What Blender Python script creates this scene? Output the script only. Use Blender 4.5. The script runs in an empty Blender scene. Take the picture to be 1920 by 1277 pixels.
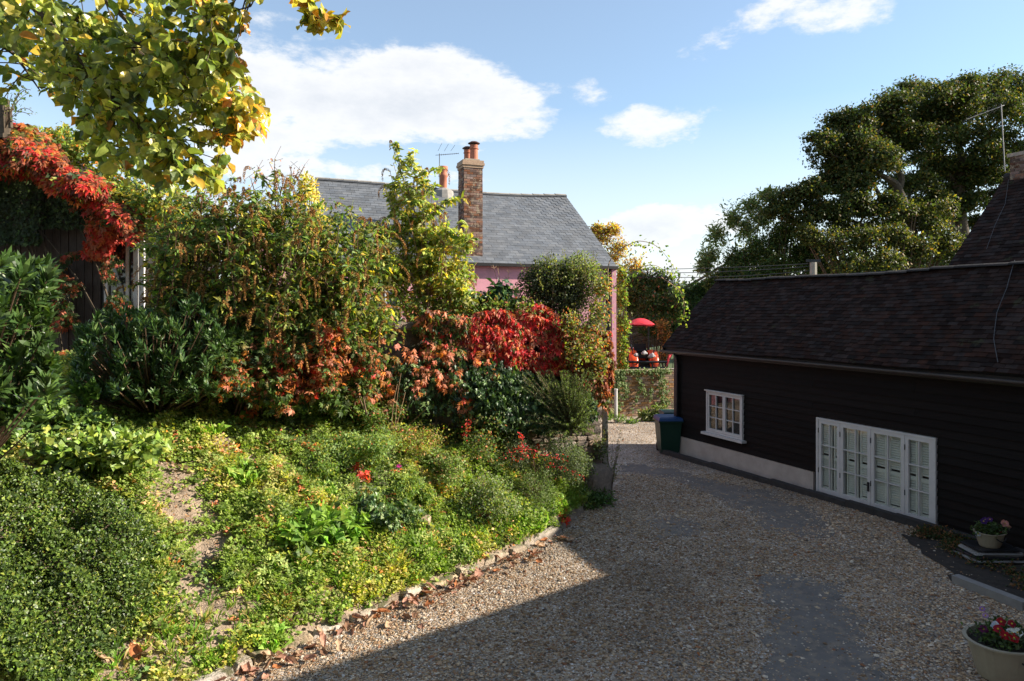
import bpy, math, random
import numpy as np
from mathutils import Vector, Matrix
S = bpy.context.scene
rng = np.random.default_rng(7)
random.seed(7)
PI = math.pi
EYE = 3.4
F = 1280.0            # focal length in photo pixels

# ------------------------------------------------------------------ camera
cam_d = bpy.data.cameras.new('camera'); cam = bpy.data.objects.new('camera', cam_d)
S.collection.objects.link(cam); S.camera = cam
cam.location = (0, 0, EYE); cam.rotation_euler = (PI/2, 0, 0)
cam_d.lens = 24.0; cam_d.sensor_width = 36.0; cam_d.shift_y = -0.0289
cam_d.clip_start = 0.05; cam_d.clip_end = 3000

# ------------------------------------------------------------------ sun and sky
SUN_EL = math.radians(28.3)
SH = np.array([-0.998, -0.06])              # plan direction the light travels
TO_SUN = np.array([0.998*math.cos(SUN_EL), 0.06*math.cos(SUN_EL), math.sin(SUN_EL)])
sl = bpy.data.lights.new('sun', 'SUN'); so = bpy.data.objects.new('sun', sl)
S.collection.objects.link(so)
sl.energy = 5.0; sl.angle = math.radians(0.55); sl.color = (1.0, 0.90, 0.76)
so.rotation_euler = Vector(TO_SUN.tolist()).to_track_quat('Z', 'Y').to_euler()
so.location = (30, 0, 30)

W = bpy.data.worlds.new('World'); S.world = W; W.use_nodes = True
wn = W.node_tree.nodes; wl = W.node_tree.links; wn.clear()
def wnode(t, **k):
    n = wn.new(t)
    for a, b in k.items(): setattr(n, a, b)
    return n
def wmath(op, a, b=None, c=None, clamp=False):
    n = wn.new('ShaderNodeMath'); n.operation = op; n.use_clamp = clamp
    for i, v in enumerate((a, b, c)):
        if v is None: continue
        if isinstance(v, (int, float)): n.inputs[i].default_value = v
        else: wl.new(v, n.inputs[i])
    return n.outputs[0]
sky = wnode('ShaderNodeTexSky', sky_type='NISHITA')
sky.sun_disc = False; sky.sun_elevation = SUN_EL
sky.sun_rotation = math.atan2(TO_SUN[0], TO_SUN[1])
sky.altitude = 100; sky.air_density = 1.0; sky.dust_density = 0.3; sky.ozone_density = 1.5
tc = wnode('ShaderNodeTexCoord')
sx = wnode('ShaderNodeSeparateXYZ'); wl.new(tc.outputs['Generated'], sx.inputs[0])
X_, Y_, Z_ = sx.outputs
AZ = wmath('ARCTAN2', X_, Y_); EL = wmath('ARCSINE', Z_)
nz = wnode('ShaderNodeTexNoise'); nz.inputs['Scale'].default_value = 7.0; nz.inputs['Detail'].default_value = 12; nz.inputs['Roughness'].default_value = 0.64
mp = wnode('ShaderNodeMapping'); mp.inputs['Scale'].default_value = (1, 1, 2.2)
wl.new(tc.outputs['Generated'], mp.inputs[0]); wl.new(mp.outputs[0], nz.inputs['Vector'])
NF = nz.outputs['Fac']
nb = wnode('ShaderNodeTexNoise'); nb.inputs['Scale'].default_value = 2.4; nb.inputs['Detail'].default_value = 4
wl.new(mp.outputs[0], nb.inputs['Vector'])
def px2azel(px, py):
    x = (px-960)/F; z = (583-py)/F
    return math.atan2(x, 1), math.atan2(z, math.hypot(1, x))
CLOUDS = [  # px, py, half width px, half height px, strength
    (690, 185, 330, 105, 1.25), (560, 130, 180, 80, 1.0), (480, 250, 230, 60, .9), (900, 200, 140, 70, .8), (620, 320, 330, 34, 1.0),
    (1225, 240, 120, 34, .75), (1108, 170, 40, 26, .6), (1335, 90, 60, 32, .55), (1560, 10, 170, 52, .85),
    (1250, 425, 170, 44, 1.1), (1320, 510, 300, 40, .9), (330, 420, 300, 60, .8), (-700, 300, 300, 110, 1.0),
    (2600, 380, 500, 90, .9), (950, -700, 500, 160, .8)]
acc = None
for (px, py, hw, hh, st) in CLOUDS:
    a0, e0 = px2azel(px, py); wa = hw/F*math.cos(a0)**1.5; we = hh/F*math.cos(a0)
    da = wmath('MULTIPLY', wmath('SUBTRACT', AZ, a0), 1/wa)
    de = wmath('MULTIPLY', wmath('SUBTRACT', EL, e0), 1/we)
    r2 = wmath('ADD', wmath('MULTIPLY', da, da), wmath('MULTIPLY', de, de))
    m = wmath('MULTIPLY', wmath('SUBTRACT', 1.0, r2), st)
    acc = m if acc is None else wmath('SMOOTH_MAX', acc, m, .35)
acc = wmath('MAXIMUM', acc, -1.0)
back = wmath('MULTIPLY', wmath('SUBTRACT', nb.outputs['Fac'], 0.62), 2.0)
acc = wmath('MAXIMUM', acc, wmath('SUBTRACT', wmath('MULTIPLY', back, wmath('LESS_THAN', Y_, 0.1)), wmath('MULTIPLY', wmath('GREATER_THAN', Y_, 0.1), 9)))
dens = wmath('ADD', acc, wmath('MULTIPLY', wmath('SUBTRACT', NF, 0.52), 5.0))
alpha = wnode('ShaderNodeMapRange', interpolation_type='SMOOTHSTEP'); wl.new(dens, alpha.inputs[0])
alpha.inputs[1].default_value = -0.15; alpha.inputs[2].default_value = 0.75
alpha.inputs[3].default_value = 0.17; alpha.inputs[4].default_value = 0.93
hz = wnode('ShaderNodeMapRange', interpolation_type='SMOOTHSTEP'); wl.new(EL, hz.inputs[0])
hz.inputs[1].default_value = 0.0; hz.inputs[2].default_value = 0.42; hz.inputs[3].default_value = 0.70; hz.inputs[4].default_value = 0.0
ALPHA = wmath('MAXIMUM', alpha.outputs[0], hz.outputs[0])
# cloud tone: thick parts a little grey
tone = wnode('ShaderNodeMapRange'); wl.new(dens, tone.inputs[0])
tone.inputs[1].default_value = 0.5; tone.inputs[2].default_value = 2.0; tone.inputs[3].default_value = 1.0; tone.inputs[4].default_value = 0.25
cc = wnode('ShaderNodeMix', data_type='RGBA'); cc.inputs[6].default_value = (3.9, 4.15, 4.55, 1); cc.inputs[7].default_value = (5.6, 5.6, 5.6, 1)
wl.new(tone.outputs[0], cc.inputs[0])
skc = wnode('ShaderNodeVectorMath', operation='MULTIPLY'); wl.new(sky.outputs[0], skc.inputs[0]); skc.inputs[1].default_value = (.96, 1.13, 1.17)
mix = wnode('ShaderNodeMix', data_type='RGBA'); wl.new(ALPHA, mix.inputs[0])
wl.new(skc.outputs[0], mix.inputs[6]); wl.new(cc.outputs[2], mix.inputs[7])
bg = wnode('ShaderNodeBackground'); bg.inputs[1].default_value = 0.075
wl.new(mix.outputs[2], bg.inputs[0])
wo = wnode('ShaderNodeOutputWorld'); wl.new(bg.outputs[0], wo.inputs[0])
W.cycles.sampling_method = 'MANUAL'; W.cycles.sample_map_resolution = 512

vs = S.view_settings
vs.view_transform = 'Standard'; vs.look = 'None'; vs.gamma = 1; vs.exposure = 1.36; vs.use_curve_mapping = False
S.cycles.max_bounces = 6; S.cycles.diffuse_bounces = 3; S.cycles.glossy_bounces = 3
S.cycles.transmission_bounces = 4; S.cycles.transparent_max_bounces = 8
S.cycles.sample_clamp_indirect = 4.0

# ------------------------------------------------------------------ helpers
def at(px, py, Y):
    return np.array([(px-960)/F*Y, Y, EYE-(py-583)/F*Y])
ROOT = {}
def setp(o, label=None, cat=None, group=None, kind=None):
    if label: o['label'] = label
    if cat: o['category'] = cat
    if group: o['group'] = group
    if kind: o['kind'] = kind
    return o
def thing(name, label, cat, loc=(0, 0, 0), group=None):
    o = bpy.data.objects.new(name, None); S.collection.objects.link(o)
    o.location = [float(v) for v in loc]; o.empty_display_size = .2
    ROOT[o.name] = np.array(loc, float)
    return setp(o, label, cat, group)
def link(o, parent):
    S.collection.objects.link(o)
    if parent is not None: o.parent = parent
    return o
def origin_of(p):
    z = np.zeros(3)
    while p is not None:
        z = z + ROOT.get(p.name, np.zeros(3)); p = p.parent
    return z
def mesh_np(name, V, polys, cols=None, smooth=False, mat=None):
    """polys: list of int arrays (n,k)"""
    me = bpy.data.meshes.new(name)
    V = np.asarray(V, np.float32)
    polys = [np.asarray(p, np.int32) for p in polys if len(p)]
    nl = sum(p.size for p in polys); npz = sum(len(p) for p in polys)
    me.vertices.add(len(V)); me.vertices.foreach_set('co', V.ravel())
    me.loops.add(nl); me.polygons.add(npz)
    me.loops.foreach_set('vertex_index', np.concatenate([p.ravel() for p in polys]))
    tot = np.concatenate([np.full(len(p), p.shape[1], np.int32) for p in polys])
    st = np.concatenate([[0], np.cumsum(tot)[:-1]]).astype(np.int32)
    me.polygons.foreach_set('loop_start', st); me.polygons.foreach_set('loop_total', tot)
    me.polygons.foreach_set('use_smooth', np.full(npz, bool(smooth)))
    me.update(calc_edges=True)
    if cols is not None:
        ca = me.color_attributes.new('Col', 'FLOAT_COLOR', 'POINT')
        c4 = np.ones((len(V), 4), np.float32); c4[:, :3] = cols
        ca.data.foreach_set('color', c4.ravel())
    if mat: me.materials.append(mat)
    return me
def mk(name, V, polys, mat, parent=None, cols=None, smooth=False, **kw):
    V = np.asarray(V, float)
    if parent is not None: V = V - origin_of(parent)
    elif not kw.get('at0'):
        pass
    kw.pop('at0', None)
    o = bpy.data.objects.new(name, mesh_np(name, V, polys, cols, smooth, mat))
    link(o, parent); return setp(o, **kw)

class MB:
    def __init__(s): s.V = []; s.P = {}; s.n = 0; s.C = []
    def add(s, V, faces, col=None):
        V = np.asarray(V, float)
        for f in faces: s.P.setdefault(len(f), []).append([i+s.n for i in f])
        s.V.append(V); s.n += len(V)
        s.C.append(np.tile(np.array(col if col is not None else (1, 1, 1), float), (len(V), 1)))
    def box(s, c, size, ax=None, col=None):
        """box by centre, size; ax = 3x3 rows local axes"""
        h = np.array(size, float)/2
        L = np.array([[x, y, z] for x in (-1, 1) for y in (-1, 1) for z in (-1, 1)])*h
        A = np.eye(3) if ax is None else np.array(ax, float)
        s.add(L@A+np.array(c, float), [(0, 1, 3, 2), (4, 6, 7, 5), (0, 4, 5, 1), (2, 3, 7, 6), (0, 2, 6, 4), (1, 5, 7, 3)], col)
    def hexa(s, pts, col=None):
        """8 points: bottom 4 ccw, top 4"""
        s.add(pts, [(3, 2, 1, 0), (4, 5, 6, 7), (0, 1, 5, 4), (1, 2, 6, 5), (2, 3, 7, 6), (3, 0, 4, 7)], col)
    def tube(s, pts, rad, sides=6, col=None, cap=True):
        pts = np.asarray(pts, float); n = len(pts)
        rad = np.full(n, rad, float) if np.isscalar(rad) else np.asarray(rad, float)
        T = np.gradient(pts, axis=0); T /= np.linalg.norm(T, axis=1, keepdims=True)+1e-9
        up = np.array([0, 0, 1.0]) if abs(T[0][2]) < .9 else np.array([1.0, 0, 0])
        V = []
        for i in range(n):
            a = np.cross(T[i], up); a /= np.linalg.norm(a)+1e-9; b = np.cross(a, T[i]); up = b
            for k in range(sides):
                t = 2*PI*k/sides; V.append(pts[i]+rad[i]*(math.cos(t)*a+math.sin(t)*b))
        Fc = [(i*sides+k, i*sides+(k+1) % sides, (i+1)*sides+(k+1) % sides, (i+1)*sides+k) for i in range(n-1) for k in range(sides)]
        s.add(V, Fc, col)
        if cap and sides > 2:
            s.P.setdefault(sides, []).append([s.n-len(V)+(n-1)*sides+k for k in range(sides)])
            s.P.setdefault(sides, []).append([s.n-len(V)+k for k in reversed(range(sides))])
    def lathe(s, c, prof, n=20, sx=1, sy=1, rot=0, col=None):
        V = []
        for (r, z) in prof:
            for k in range(n):
                t = 2*PI*k/n; x = r*sx*math.cos(t); y = r*sy*math.sin(t)
                V.append((c[0]+x*math.cos(rot)-y*math.sin(rot), c[1]+x*math.sin(rot)+y*math.cos(rot), c[2]+z))
        Fc = [(i*n+k, i*n+(k+1) % n, (i+1)*n+(k+1) % n, (i+1)*n+k) for i in range(len(prof)-1) for k in range(n)]
        s.add(V, Fc, col)
    def quad(s, a, b, c, d, col=None): s.add([a, b, c, d], [(0, 1, 2, 3)], col)
    def build(s, name, mat, parent=None, smooth=False, usecol=False, **kw):
        return mk(name, np.concatenate(s.V), [np.array(p) for p in s.P.values()], mat, parent,
                  cols=np.concatenate(s.C) if usecol else None, smooth=smooth, **kw)
def nrm(v): v = np.asarray(v, float); return v/(np.linalg.norm(v, axis=-1, keepdims=True)+1e-12)
def bez(p0, p1, p2, n=8):
    t = np.linspace(0, 1, n)[:, None]
    return (1-t)**2*np.array(p0)+2*t*(1-t)*np.array(p1)+t*t*np.array(p2)
def noise3(P, sc=1.0, seed=0):
    P = np.asarray(P)*sc; r = np.random.default_rng(seed+99); o = 0; amp = 1; tot = 0
    for k in range(4):
        for j in range(3):
            d = r.normal(size=P.shape[-1]); ph = r.uniform(0, 6.28)
            o = o+amp*np.sin(P@d*(1.7**k)+ph)
        tot += amp*3; amp *= .6
    return o/tot*2

# ------------------------------------------------------------------ materials
def new_mat(name):
    m = bpy.data.materials.new(name); m.use_nodes = True
    nt = m.node_tree; nt.nodes.clear(); return m, nt
def N(nt, t, ins=None, **k):
    n = nt.nodes.new(t)
    for a, b in k.items(): setattr(n, a, b)
    for a, b in (ins or {}).items():
        if hasattr(b, 'is_linked') or hasattr(b, 'node'): nt.links.new(b, n.inputs[a])
        else: n.inputs[a].default_value = b
    return n
def M(name, c1, c2=None, rough=.8, sc=6.0, bump=.3, bsc=None, metal=0, spec=.3, rand=0.0, detail=6, dist=.01, moss=None, msc=1.3, mth=.58, stretch=None):
    m, nt = new_mat(name)
    c2 = c2 or c1
    tcn = N(nt, 'ShaderNodeTexCoord'); geo = N(nt, 'ShaderNodeNewGeometry'); oi = N(nt, 'ShaderNodeObjectInfo')
    vec = geo.outputs['Position']
    if stretch:
        mpp = N(nt, 'ShaderNodeMapping', {'Vector': vec, 'Scale': stretch}); vec = mpp.outputs[0]
    no = N(nt, 'ShaderNodeTexNoise', {'Vector': vec, 'Scale': sc, 'Detail': detail, 'Roughness': .65})
    rp = N(nt, 'ShaderNodeMapRange', {0: no.outputs['Fac'], 1: .32, 2: .68})
    mx = N(nt, 'ShaderNodeMix', {0: rp.outputs[0], 6: (*c1, 1), 7: (*c2, 1)}, data_type='RGBA')
    col = mx.outputs[2]
    if rand:
        ad = N(nt, 'ShaderNodeMath', {0: oi.outputs['Random'], 1: geo.outputs['Random Per Island']}, operation='ADD')
        fr = N(nt, 'ShaderNodeMath', {0: ad.outputs[0]}, operation='FRACT')
        mr = N(nt, 'ShaderNodeMapRange', {0: fr.outputs[0], 3: 1-rand, 4: 1+rand})
        wnz = N(nt, 'ShaderNodeTexWhiteNoise', {'W': fr.outputs[0]}, noise_dimensions='1D')
        hs = N(nt, 'ShaderNodeHueSaturation', {'Color': col, 'Value': mr.outputs[0]})
        sm = N(nt, 'ShaderNodeMapRange', {0: wnz.outputs['Value'], 3: .6, 4: 1.35}); nt.links.new(sm.outputs[0], hs.inputs['Saturation'])
        col = hs.outputs[0]
    if moss:
        n2 = N(nt, 'ShaderNodeTexNoise', {'Vector': geo.outputs['Position'], 'Scale': msc, 'Detail': 8, 'Roughness': .7})
        r2 = N(nt, 'ShaderNodeMapRange', {0: n2.outputs['Fac'], 1: mth, 2: mth+.08})
        mm = N(nt, 'ShaderNodeMix', {0: r2.outputs[0], 6: col, 7: (*moss, 1)}, data_type='RGBA'); col = mm.outputs[2]
    b = N(nt, 'ShaderNodeBsdfPrincipled', {'Base Color': col, 'Roughness': rough, 'Metallic': metal, 'Specular IOR Level': spec})
    if bump:
        nb2 = N(nt, 'ShaderNodeTexNoise', {'Vector': vec, 'Scale': bsc or sc*4, 'Detail': 5})
        bp = N(nt, 'ShaderNodeBump', {'Height': nb2.outputs['Fac'], 'Strength': bump, 'Distance': dist}); nt.links.new(bp.outputs[0], b.inputs['Normal'])
    o = N(nt, 'ShaderNodeOutputMaterial', {0: b.outputs[0]})
    return m
def leaf_mat(name, rough=.45, trans=.35, spec=.4, tcol=(1.25, 1.35, .6)):
    m, nt = new_mat(name)
    a = N(nt, 'ShaderNodeAttribute', attribute_name='Col'); geo = N(nt, 'ShaderNodeNewGeometry')
    no = N(nt, 'ShaderNodeTexNoise', {'Vector': geo.outputs['Position'], 'Scale': 30.0, 'Detail': 3})
    mr = N(nt, 'ShaderNodeMapRange', {0: no.outputs['Fac'], 1: .3, 2: .7, 3: .72, 4: 1.28})
    hs = N(nt, 'ShaderNodeHueSaturation', {'Color': a.outputs['Color'], 'Value': mr.outputs[0]})
    b = N(nt, 'ShaderNodeBsdfPrincipled', {'Base Color': hs.outputs[0], 'Roughness': rough, 'Specular IOR Level': spec})
    bp = N(nt, 'ShaderNodeBump', {'Height': no.outputs['Fac'], 'Strength': .25, 'Distance': .01}); nt.links.new(bp.outputs[0], b.inputs['Normal'])
    tm = N(nt, 'ShaderNodeVectorMath', {0: hs.outputs[0], 1: tcol}, operation='MULTIPLY')
    t = N(nt, 'ShaderNodeBsdfTranslucent', {'Color': tm.outputs[0]})
    mx = N(nt, 'ShaderNodeMixShader', {0: trans, 1: b.outputs[0], 2: t.outputs[0]})
    N(nt, 'ShaderNodeOutputMaterial', {0: mx.outputs[0]})
    return m
def col_mat(name, rough=.85, bump=.2, sc=60, spec=.3):
    m, nt = new_mat(name)
    a = N(nt, 'ShaderNodeAttribute', attribute_name='Col'); geo = N(nt, 'ShaderNodeNewGeometry')
    no = N(nt, 'ShaderNodeTexNoise', {'Vector': geo.outputs['Position'], 'Scale': float(sc), 'Detail': 4})
    mr = N(nt, 'ShaderNodeMapRange', {0: no.outputs['Fac'], 1: .3, 2: .7, 3: .75, 4: 1.25})
    hs = N(nt, 'ShaderNodeHueSaturation', {'Color': a.outputs['Color'], 'Value': mr.outputs[0]})
    b = N(nt, 'ShaderNodeBsdfPrincipled', {'Base Color': hs.outputs[0], 'Roughness': rough, 'Specular IOR Level': spec})
    bp = N(nt, 'ShaderNodeBump', {'Height': no.outputs['Fac'], 'Strength': bump, 'Distance': .01}); nt.links.new(bp.outputs[0], b.inputs['Normal'])
    N(nt, 'ShaderNodeOutputMaterial', {0: b.outputs[0]})
    return m
LEAF = leaf_mat('leaf', .55, .42, .3)
LEAFG = leaf_mat('glossy_leaf', .42, .25, .4)
LEAFD = leaf_mat('dry_leaf', .7, .2, .2, (1.1, .9, .6))
COLM = col_mat('tinted_surface')
STONEC = col_mat('pebble', .8, .1, 120)
bark = M('bark', (.10, .075, .05), (.045, .035, .025), .9, 14, .6)
twig = M('twig', (.16, .10, .06), (.08, .05, .03), .85, 20, .3)
canes = M('canes', (.36, .24, .14), (.2, .12, .07), .8, 20, .2)
black_paint = M('black_board_paint', (.0060, .0042, .0036), (.0095, .007, .006), .75, 3, .35, 40, rand=.25, spec=.15, stretch=(1, 1, 12))
black_trim = M('black_trim', (.012, .011, .011), (.02, .018, .017), .5, 9, .2)
white_paint = M('white_paint', (.58, .56, .54), (.50, .48, .46), .55, 5, .08)
plinth_m = M('painted_plinth', (.48, .42, .37), (.36, .31, .27), .85, 3, .3, 60)
clay_tile = M('clay_roof_tile', (.034, .019, .015), (.015, .010, .009), .95, 7, .5, 60, spec=.1, rand=.5, moss=(.040, .038, .022), msc=3.2, mth=.60)
ridge_m = M('ridge_tile', (.026, .020, .018), (.015, .013, .012), .85, 7, .4, rand=.3)
slate = M('slate', (.125, .132, .142), (.088, .095, .105), .55, 2.2, .25, 40, rand=.2, spec=.4, moss=(.20, .20, .18), msc=9, mth=.63)
slate_ridge = M('slate_ridge', (.30, .28, .25), (.2, .19, .17), .8, 6, .3)
pink = M('pink_render', (.60, .29, .34), (.54, .25, .30), .9, 1.2, .25, 40, moss=(.47, .24, .27), msc=1.6, mth=.56)
pink_trim = M('pink_timber', (.52, .26, .31), (.40, .19, .23), .7, 9, .2)
brick_red = M('red_brick', (.20, .10, .07), (.12, .075, .055), .9, 22, .5, 80, rand=.6, moss=(.30, .235, .165), msc=6, mth=.53)
brick_wall_m = M('buff_brick', (.36, .23, .14), (.26, .16, .10), .9, 20, .5, 80, rand=.4, moss=(.16, .14, .09), msc=2, mth=.58)
mortar = M('mortar', (.38, .33, .26), (.28, .24, .19), .95, 20, .4)
terracotta = M('terracotta', (.42, .15, .085), (.34, .12, .07), .7, 8, .15)
lead = M('lead', (.08, .085, .09), (.05, .05, .055), .5, 8, .2)
stone_m = M('rubble_stone', (.27, .20, .15), (.13, .11, .09), .95, 12, .9, 50, dist=.02, rand=.6, moss=(.07, .075, .035), msc=4, mth=.6)
kerb_m = M('kerb_stone', (.42, .34, .25), (.22, .18, .135), .95, 14, .9, 50, dist=.02, rand=.3, moss=(.09, .085, .045), msc=5, mth=.52)
wall_core = M('wall_core', (.12, .10, .075), (.05, .045, .035), .95, 9, .6, moss=(.03, .035, .02), msc=3, mth=.5)
soil = M('soil', (.33, .25, .18), (.14, .105, .075), .95, 5, .9, 45, dist=.03)
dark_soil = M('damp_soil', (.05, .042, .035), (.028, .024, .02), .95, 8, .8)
grass_ground = M('rough_grass_ground', (.07, .10, .03), (.05, .07, .025), .95, .4, .4)
wood_dark = M('dark_shed_board', (.075, .055, .045), (.04, .03, .025), .8, 6, .4, stretch=(8, 8, 1))
tarmac = M('worn_tarmac', (.165, .148, .132), (.115, .105, .095), .85, 3, .35, 150, moss=(.20, .165, .13), msc=7, mth=.50, detail=10)
orange_paint = M('orange_paint', (.75, .09, .015), (.65, .075, .012), .35, 3, .05, spec=.5)
red_paint = M('red_canopy', (.62, .035, .05), (.52, .03, .04), .45, 3, .05)
rubber = M('rubber', (.02, .02, .02), (.03, .028, .026), .8, 20, .3)
dark_metal = M('dark_metal', (.04, .04, .045), (.03, .03, .03), .45, 10, .1, metal=.5)
grey_metal = M('grey_metal', (.16, .16, .165), (.11, .11, .115), .6, 10, .05, metal=.7)
cable_m = M('cable', (.05, .05, .055), None, .6, 10, 0)
bin_green = M('bin_green', (.012, .05, .03), (.01, .04, .025), .5, 4, .1)
bin_blue = M('bin_blue', (.01, .05, .16), (.01, .045, .14), .45, 4, .1)
cream_metal = M('cream_enamel', (.36, .31, .22), (.27, .23, .165), .4, 4, .05)
concrete = M('concrete', (.26, .25, .235), (.19, .18, .17), .9, 5, .3, 80)
pole_m = M('concrete_pole', (.34, .31, .26), (.26, .23, .19), .9, 6, .2)
sackm = M('white_sack', (.46, .44, .43), (.30, .28, .28), .7, 8, .5)
hill_m = M('hill_woods', (.06, .09, .06), (.035, .055, .035), .95, .05, .4)
blind_m = M('louvre_paint', (.80, .77, .68), (.74, .70, .62), .6, 5, 0)
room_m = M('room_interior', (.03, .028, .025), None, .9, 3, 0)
house_wall = M('dark_brick_render', (.16, .10, .07), (.12, .08, .06), .9, 2, .2)
m, nt = new_mat('window_glass')
_lw = N(nt, 'ShaderNodeLayerWeight', {'Blend': .5}); _p = N(nt, 'ShaderNodeMath', {0: _lw.outputs['Facing'], 1: 4.0}, operation='POWER')
_f = N(nt, 'ShaderNodeMapRange', {0: _p.outputs[0], 3: .05, 4: .95})
_t = N(nt, 'ShaderNodeBsdfTransparent', {'Color': (.93, .95, .94, 1)}); _g = N(nt, 'ShaderNodeBsdfGlossy', {'Roughness': .015})
_x = N(nt, 'ShaderNodeMixShader', {0: _f.outputs[0], 1: _t.outputs[0], 2: _g.outputs[0]}); N(nt, 'ShaderNodeOutputMaterial', {0: _x.outputs[0]})
glass = m
# gravel base material
m, nt = new_mat('gravel_bed'); geo = N(nt, 'ShaderNodeNewGeometry')
v = N(nt, 'ShaderNodeTexVoronoi', {'Vector': geo.outputs['Position'], 'Scale': 48.0, 'Randomness': 1.0})
cr = N(nt, 'ShaderNodeValToRGB', {0: v.outputs['Color']})
for p, c in ((0, (.10, .075, .05)), (.3, (.24, .18, .12)), (.55, (.36, .28, .20)), (.8, (.46, .40, .33)), (1, (.16, .14, .13))):
    e = cr.color_ramp.elements.new(p); e.color = (*c, 1)
ln = N(nt, 'ShaderNodeTexNoise', {'Vector': geo.outputs['Position'], 'Scale': .9, 'Detail': 6, 'Roughness': .7})
lr = N(nt, 'ShaderNodeMapRange', {0: ln.outputs['Fac'], 1: .38, 2: .62, 3: .55, 4: 1.05})
hs = N(nt, 'ShaderNodeHueSaturation', {'Color': cr.outputs[0], 'Value': lr.outputs[0], 'Saturation': .9})
b = N(nt, 'ShaderNodeBsdfPrincipled', {'Base Color': hs.outputs[0], 'Roughness': .85})
bp = N(nt, 'ShaderNodeBump', {'Height': v.outputs['Distance'], 'Strength': .8, 'Distance': .015}, invert=True); nt.links.new(bp.outputs[0], b.inputs['Normal'])
N(nt, 'ShaderNodeOutputMaterial', {0: b.outputs[0]}); gravel_m = m

# ------------------------------------------------------------------ ground
def gz(x, y):
    return -0.02*np.maximum(0, np.asarray(y, float)-11)*(np.asarray(y, float) < 40)-0.58*(np.asarray(y, float) >= 40)
def ground_pt(px, py, it=6):
    px = np.asarray(px, float); py = np.asarray(py, float); Y = F*EYE/(py-583)
    for _ in range(it): Y = F*(EYE-gz(0, Y))/(py-583)
    return np.stack([(px-960)/F*Y, Y, EYE-(py-583)/F*Y], -1)
ys = np.array([-60, -10, 0, 11, 12, 15, 20, 25, 30, 39.9, 40, 60, 120, 400, 1200]); xs = np.array([-900, -200, -60, -20, -8, -3, 0, 3, 8, 20, 60, 200, 900])
GX, GY = np.meshgrid(xs, ys); V = np.stack([GX, GY, gz(GX, GY)-.03], -1).reshape(-1, 3)
nx = len(xs); P = np.array([(j*nx+i, j*nx+i+1, (j+1)*nx+i+1, (j+1)*nx+i) for j in range(len(ys)-1) for i in range(nx-1)])
mk('ground', V, [P], grass_ground, kind='structure')
# gravel drive: sheet with gentle unevenness
xs = np.linspace(-12, 9.5, 90); ys = np.linspace(-2, 30, 130); GX, GY = np.meshgrid(xs, ys)
Z = gz(GX, GY)+.012*noise3(np.stack([GX, GY], -1), .9, 3)
V = np.stack([GX, GY, Z], -1).reshape(-1, 3); nx = len(xs)
P = np.array([(j*nx+i, j*nx+i+1, (j+1)*nx+i+1, (j+1)*nx+i) for j in range(len(ys)-1) for i in range(nx-1)])
mk('driveway', V, [P], gravel_m, smooth=True, kind='structure')
def drive_z(x, y): return gz(x, y)+.012*noise3(np.stack([x, y], -1), .9, 3)
def ragged(pts, n=8, amp=.09, seed=0):
    r = np.random.default_rng(seed); out = []
    for i in range(len(pts)):
        a, b = np.array(pts[i]), np.array(pts[(i+1) % len(pts)])
        for k in range(n):
            out.append(a+(b-a)*k/n+r.normal(size=2)*amp*min(1, np.linalg.norm(b-a)/.5))
    return np.array(out)
PATCH = []
for k, pl in enumerate(([(1175, 868), (1255, 878), (1330, 898), (1430, 925), (1505, 950), (1552, 978), (1566, 1004), (1500, 1010), (1440, 990), (1395, 955), (1325, 925), (1240, 895), (1165, 880)],
           [(1440, 1078), (1500, 1080), (1570, 1098), (1596, 1150), (1630, 1190), (1655, 1277), (1690, 1500), (1430, 1500), (1436, 1277), (1446, 1180)],
           [(1215, 975), (1260, 965), (1310, 985), (1330, 1002), (1240, 1006)])):
    g = ground_pt([p[0] for p in pl], [p[1] for p in pl])[:, :2]
    R = ragged(g, 8, .09, k); PATCH.append(R)
def in_poly(P, poly):
    x, y = P[:, 0], P[:, 1]; ins = np.zeros(len(P), bool); j = len(poly)-1
    for i in range(len(poly)):
        xi, yi = poly[i]; xj, yj = poly[j]
        c = ((yi > y) != (yj > y)) & (x < (xj-xi)*(y-yi)/(yj-yi+1e-12)+xi); ins ^= c; j = i
    return ins
# tarmac patches as fine sheets (cells inside the ragged outline) just above the drive
cell = .06
for R in PATCH:
    lo = R.min(0); hi = R.max(0); xs = np.arange(lo[0], hi[0]+cell, cell); ys = np.arange(lo[1], hi[1]+cell, cell)
    GX, GY = np.meshgrid(xs, ys); V = np.stack([GX, GY, drive_z(GX.ravel(), GY.ravel()).reshape(GX.shape)+.005], -1).reshape(-1, 3); nx = len(xs)
    P = np.array([(j*nx+i, j*nx+i+1, (j+1)*nx+i+1, (j+1)*nx+i) for j in range(len(ys)-1) for i in range(nx-1)])
    cen = V[P].mean(1)[:, :2]; P = P[in_poly(cen, R)]
    mk('worn_tarmac_patch', V, [P], tarmac, smooth=True, kind='structure')

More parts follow.
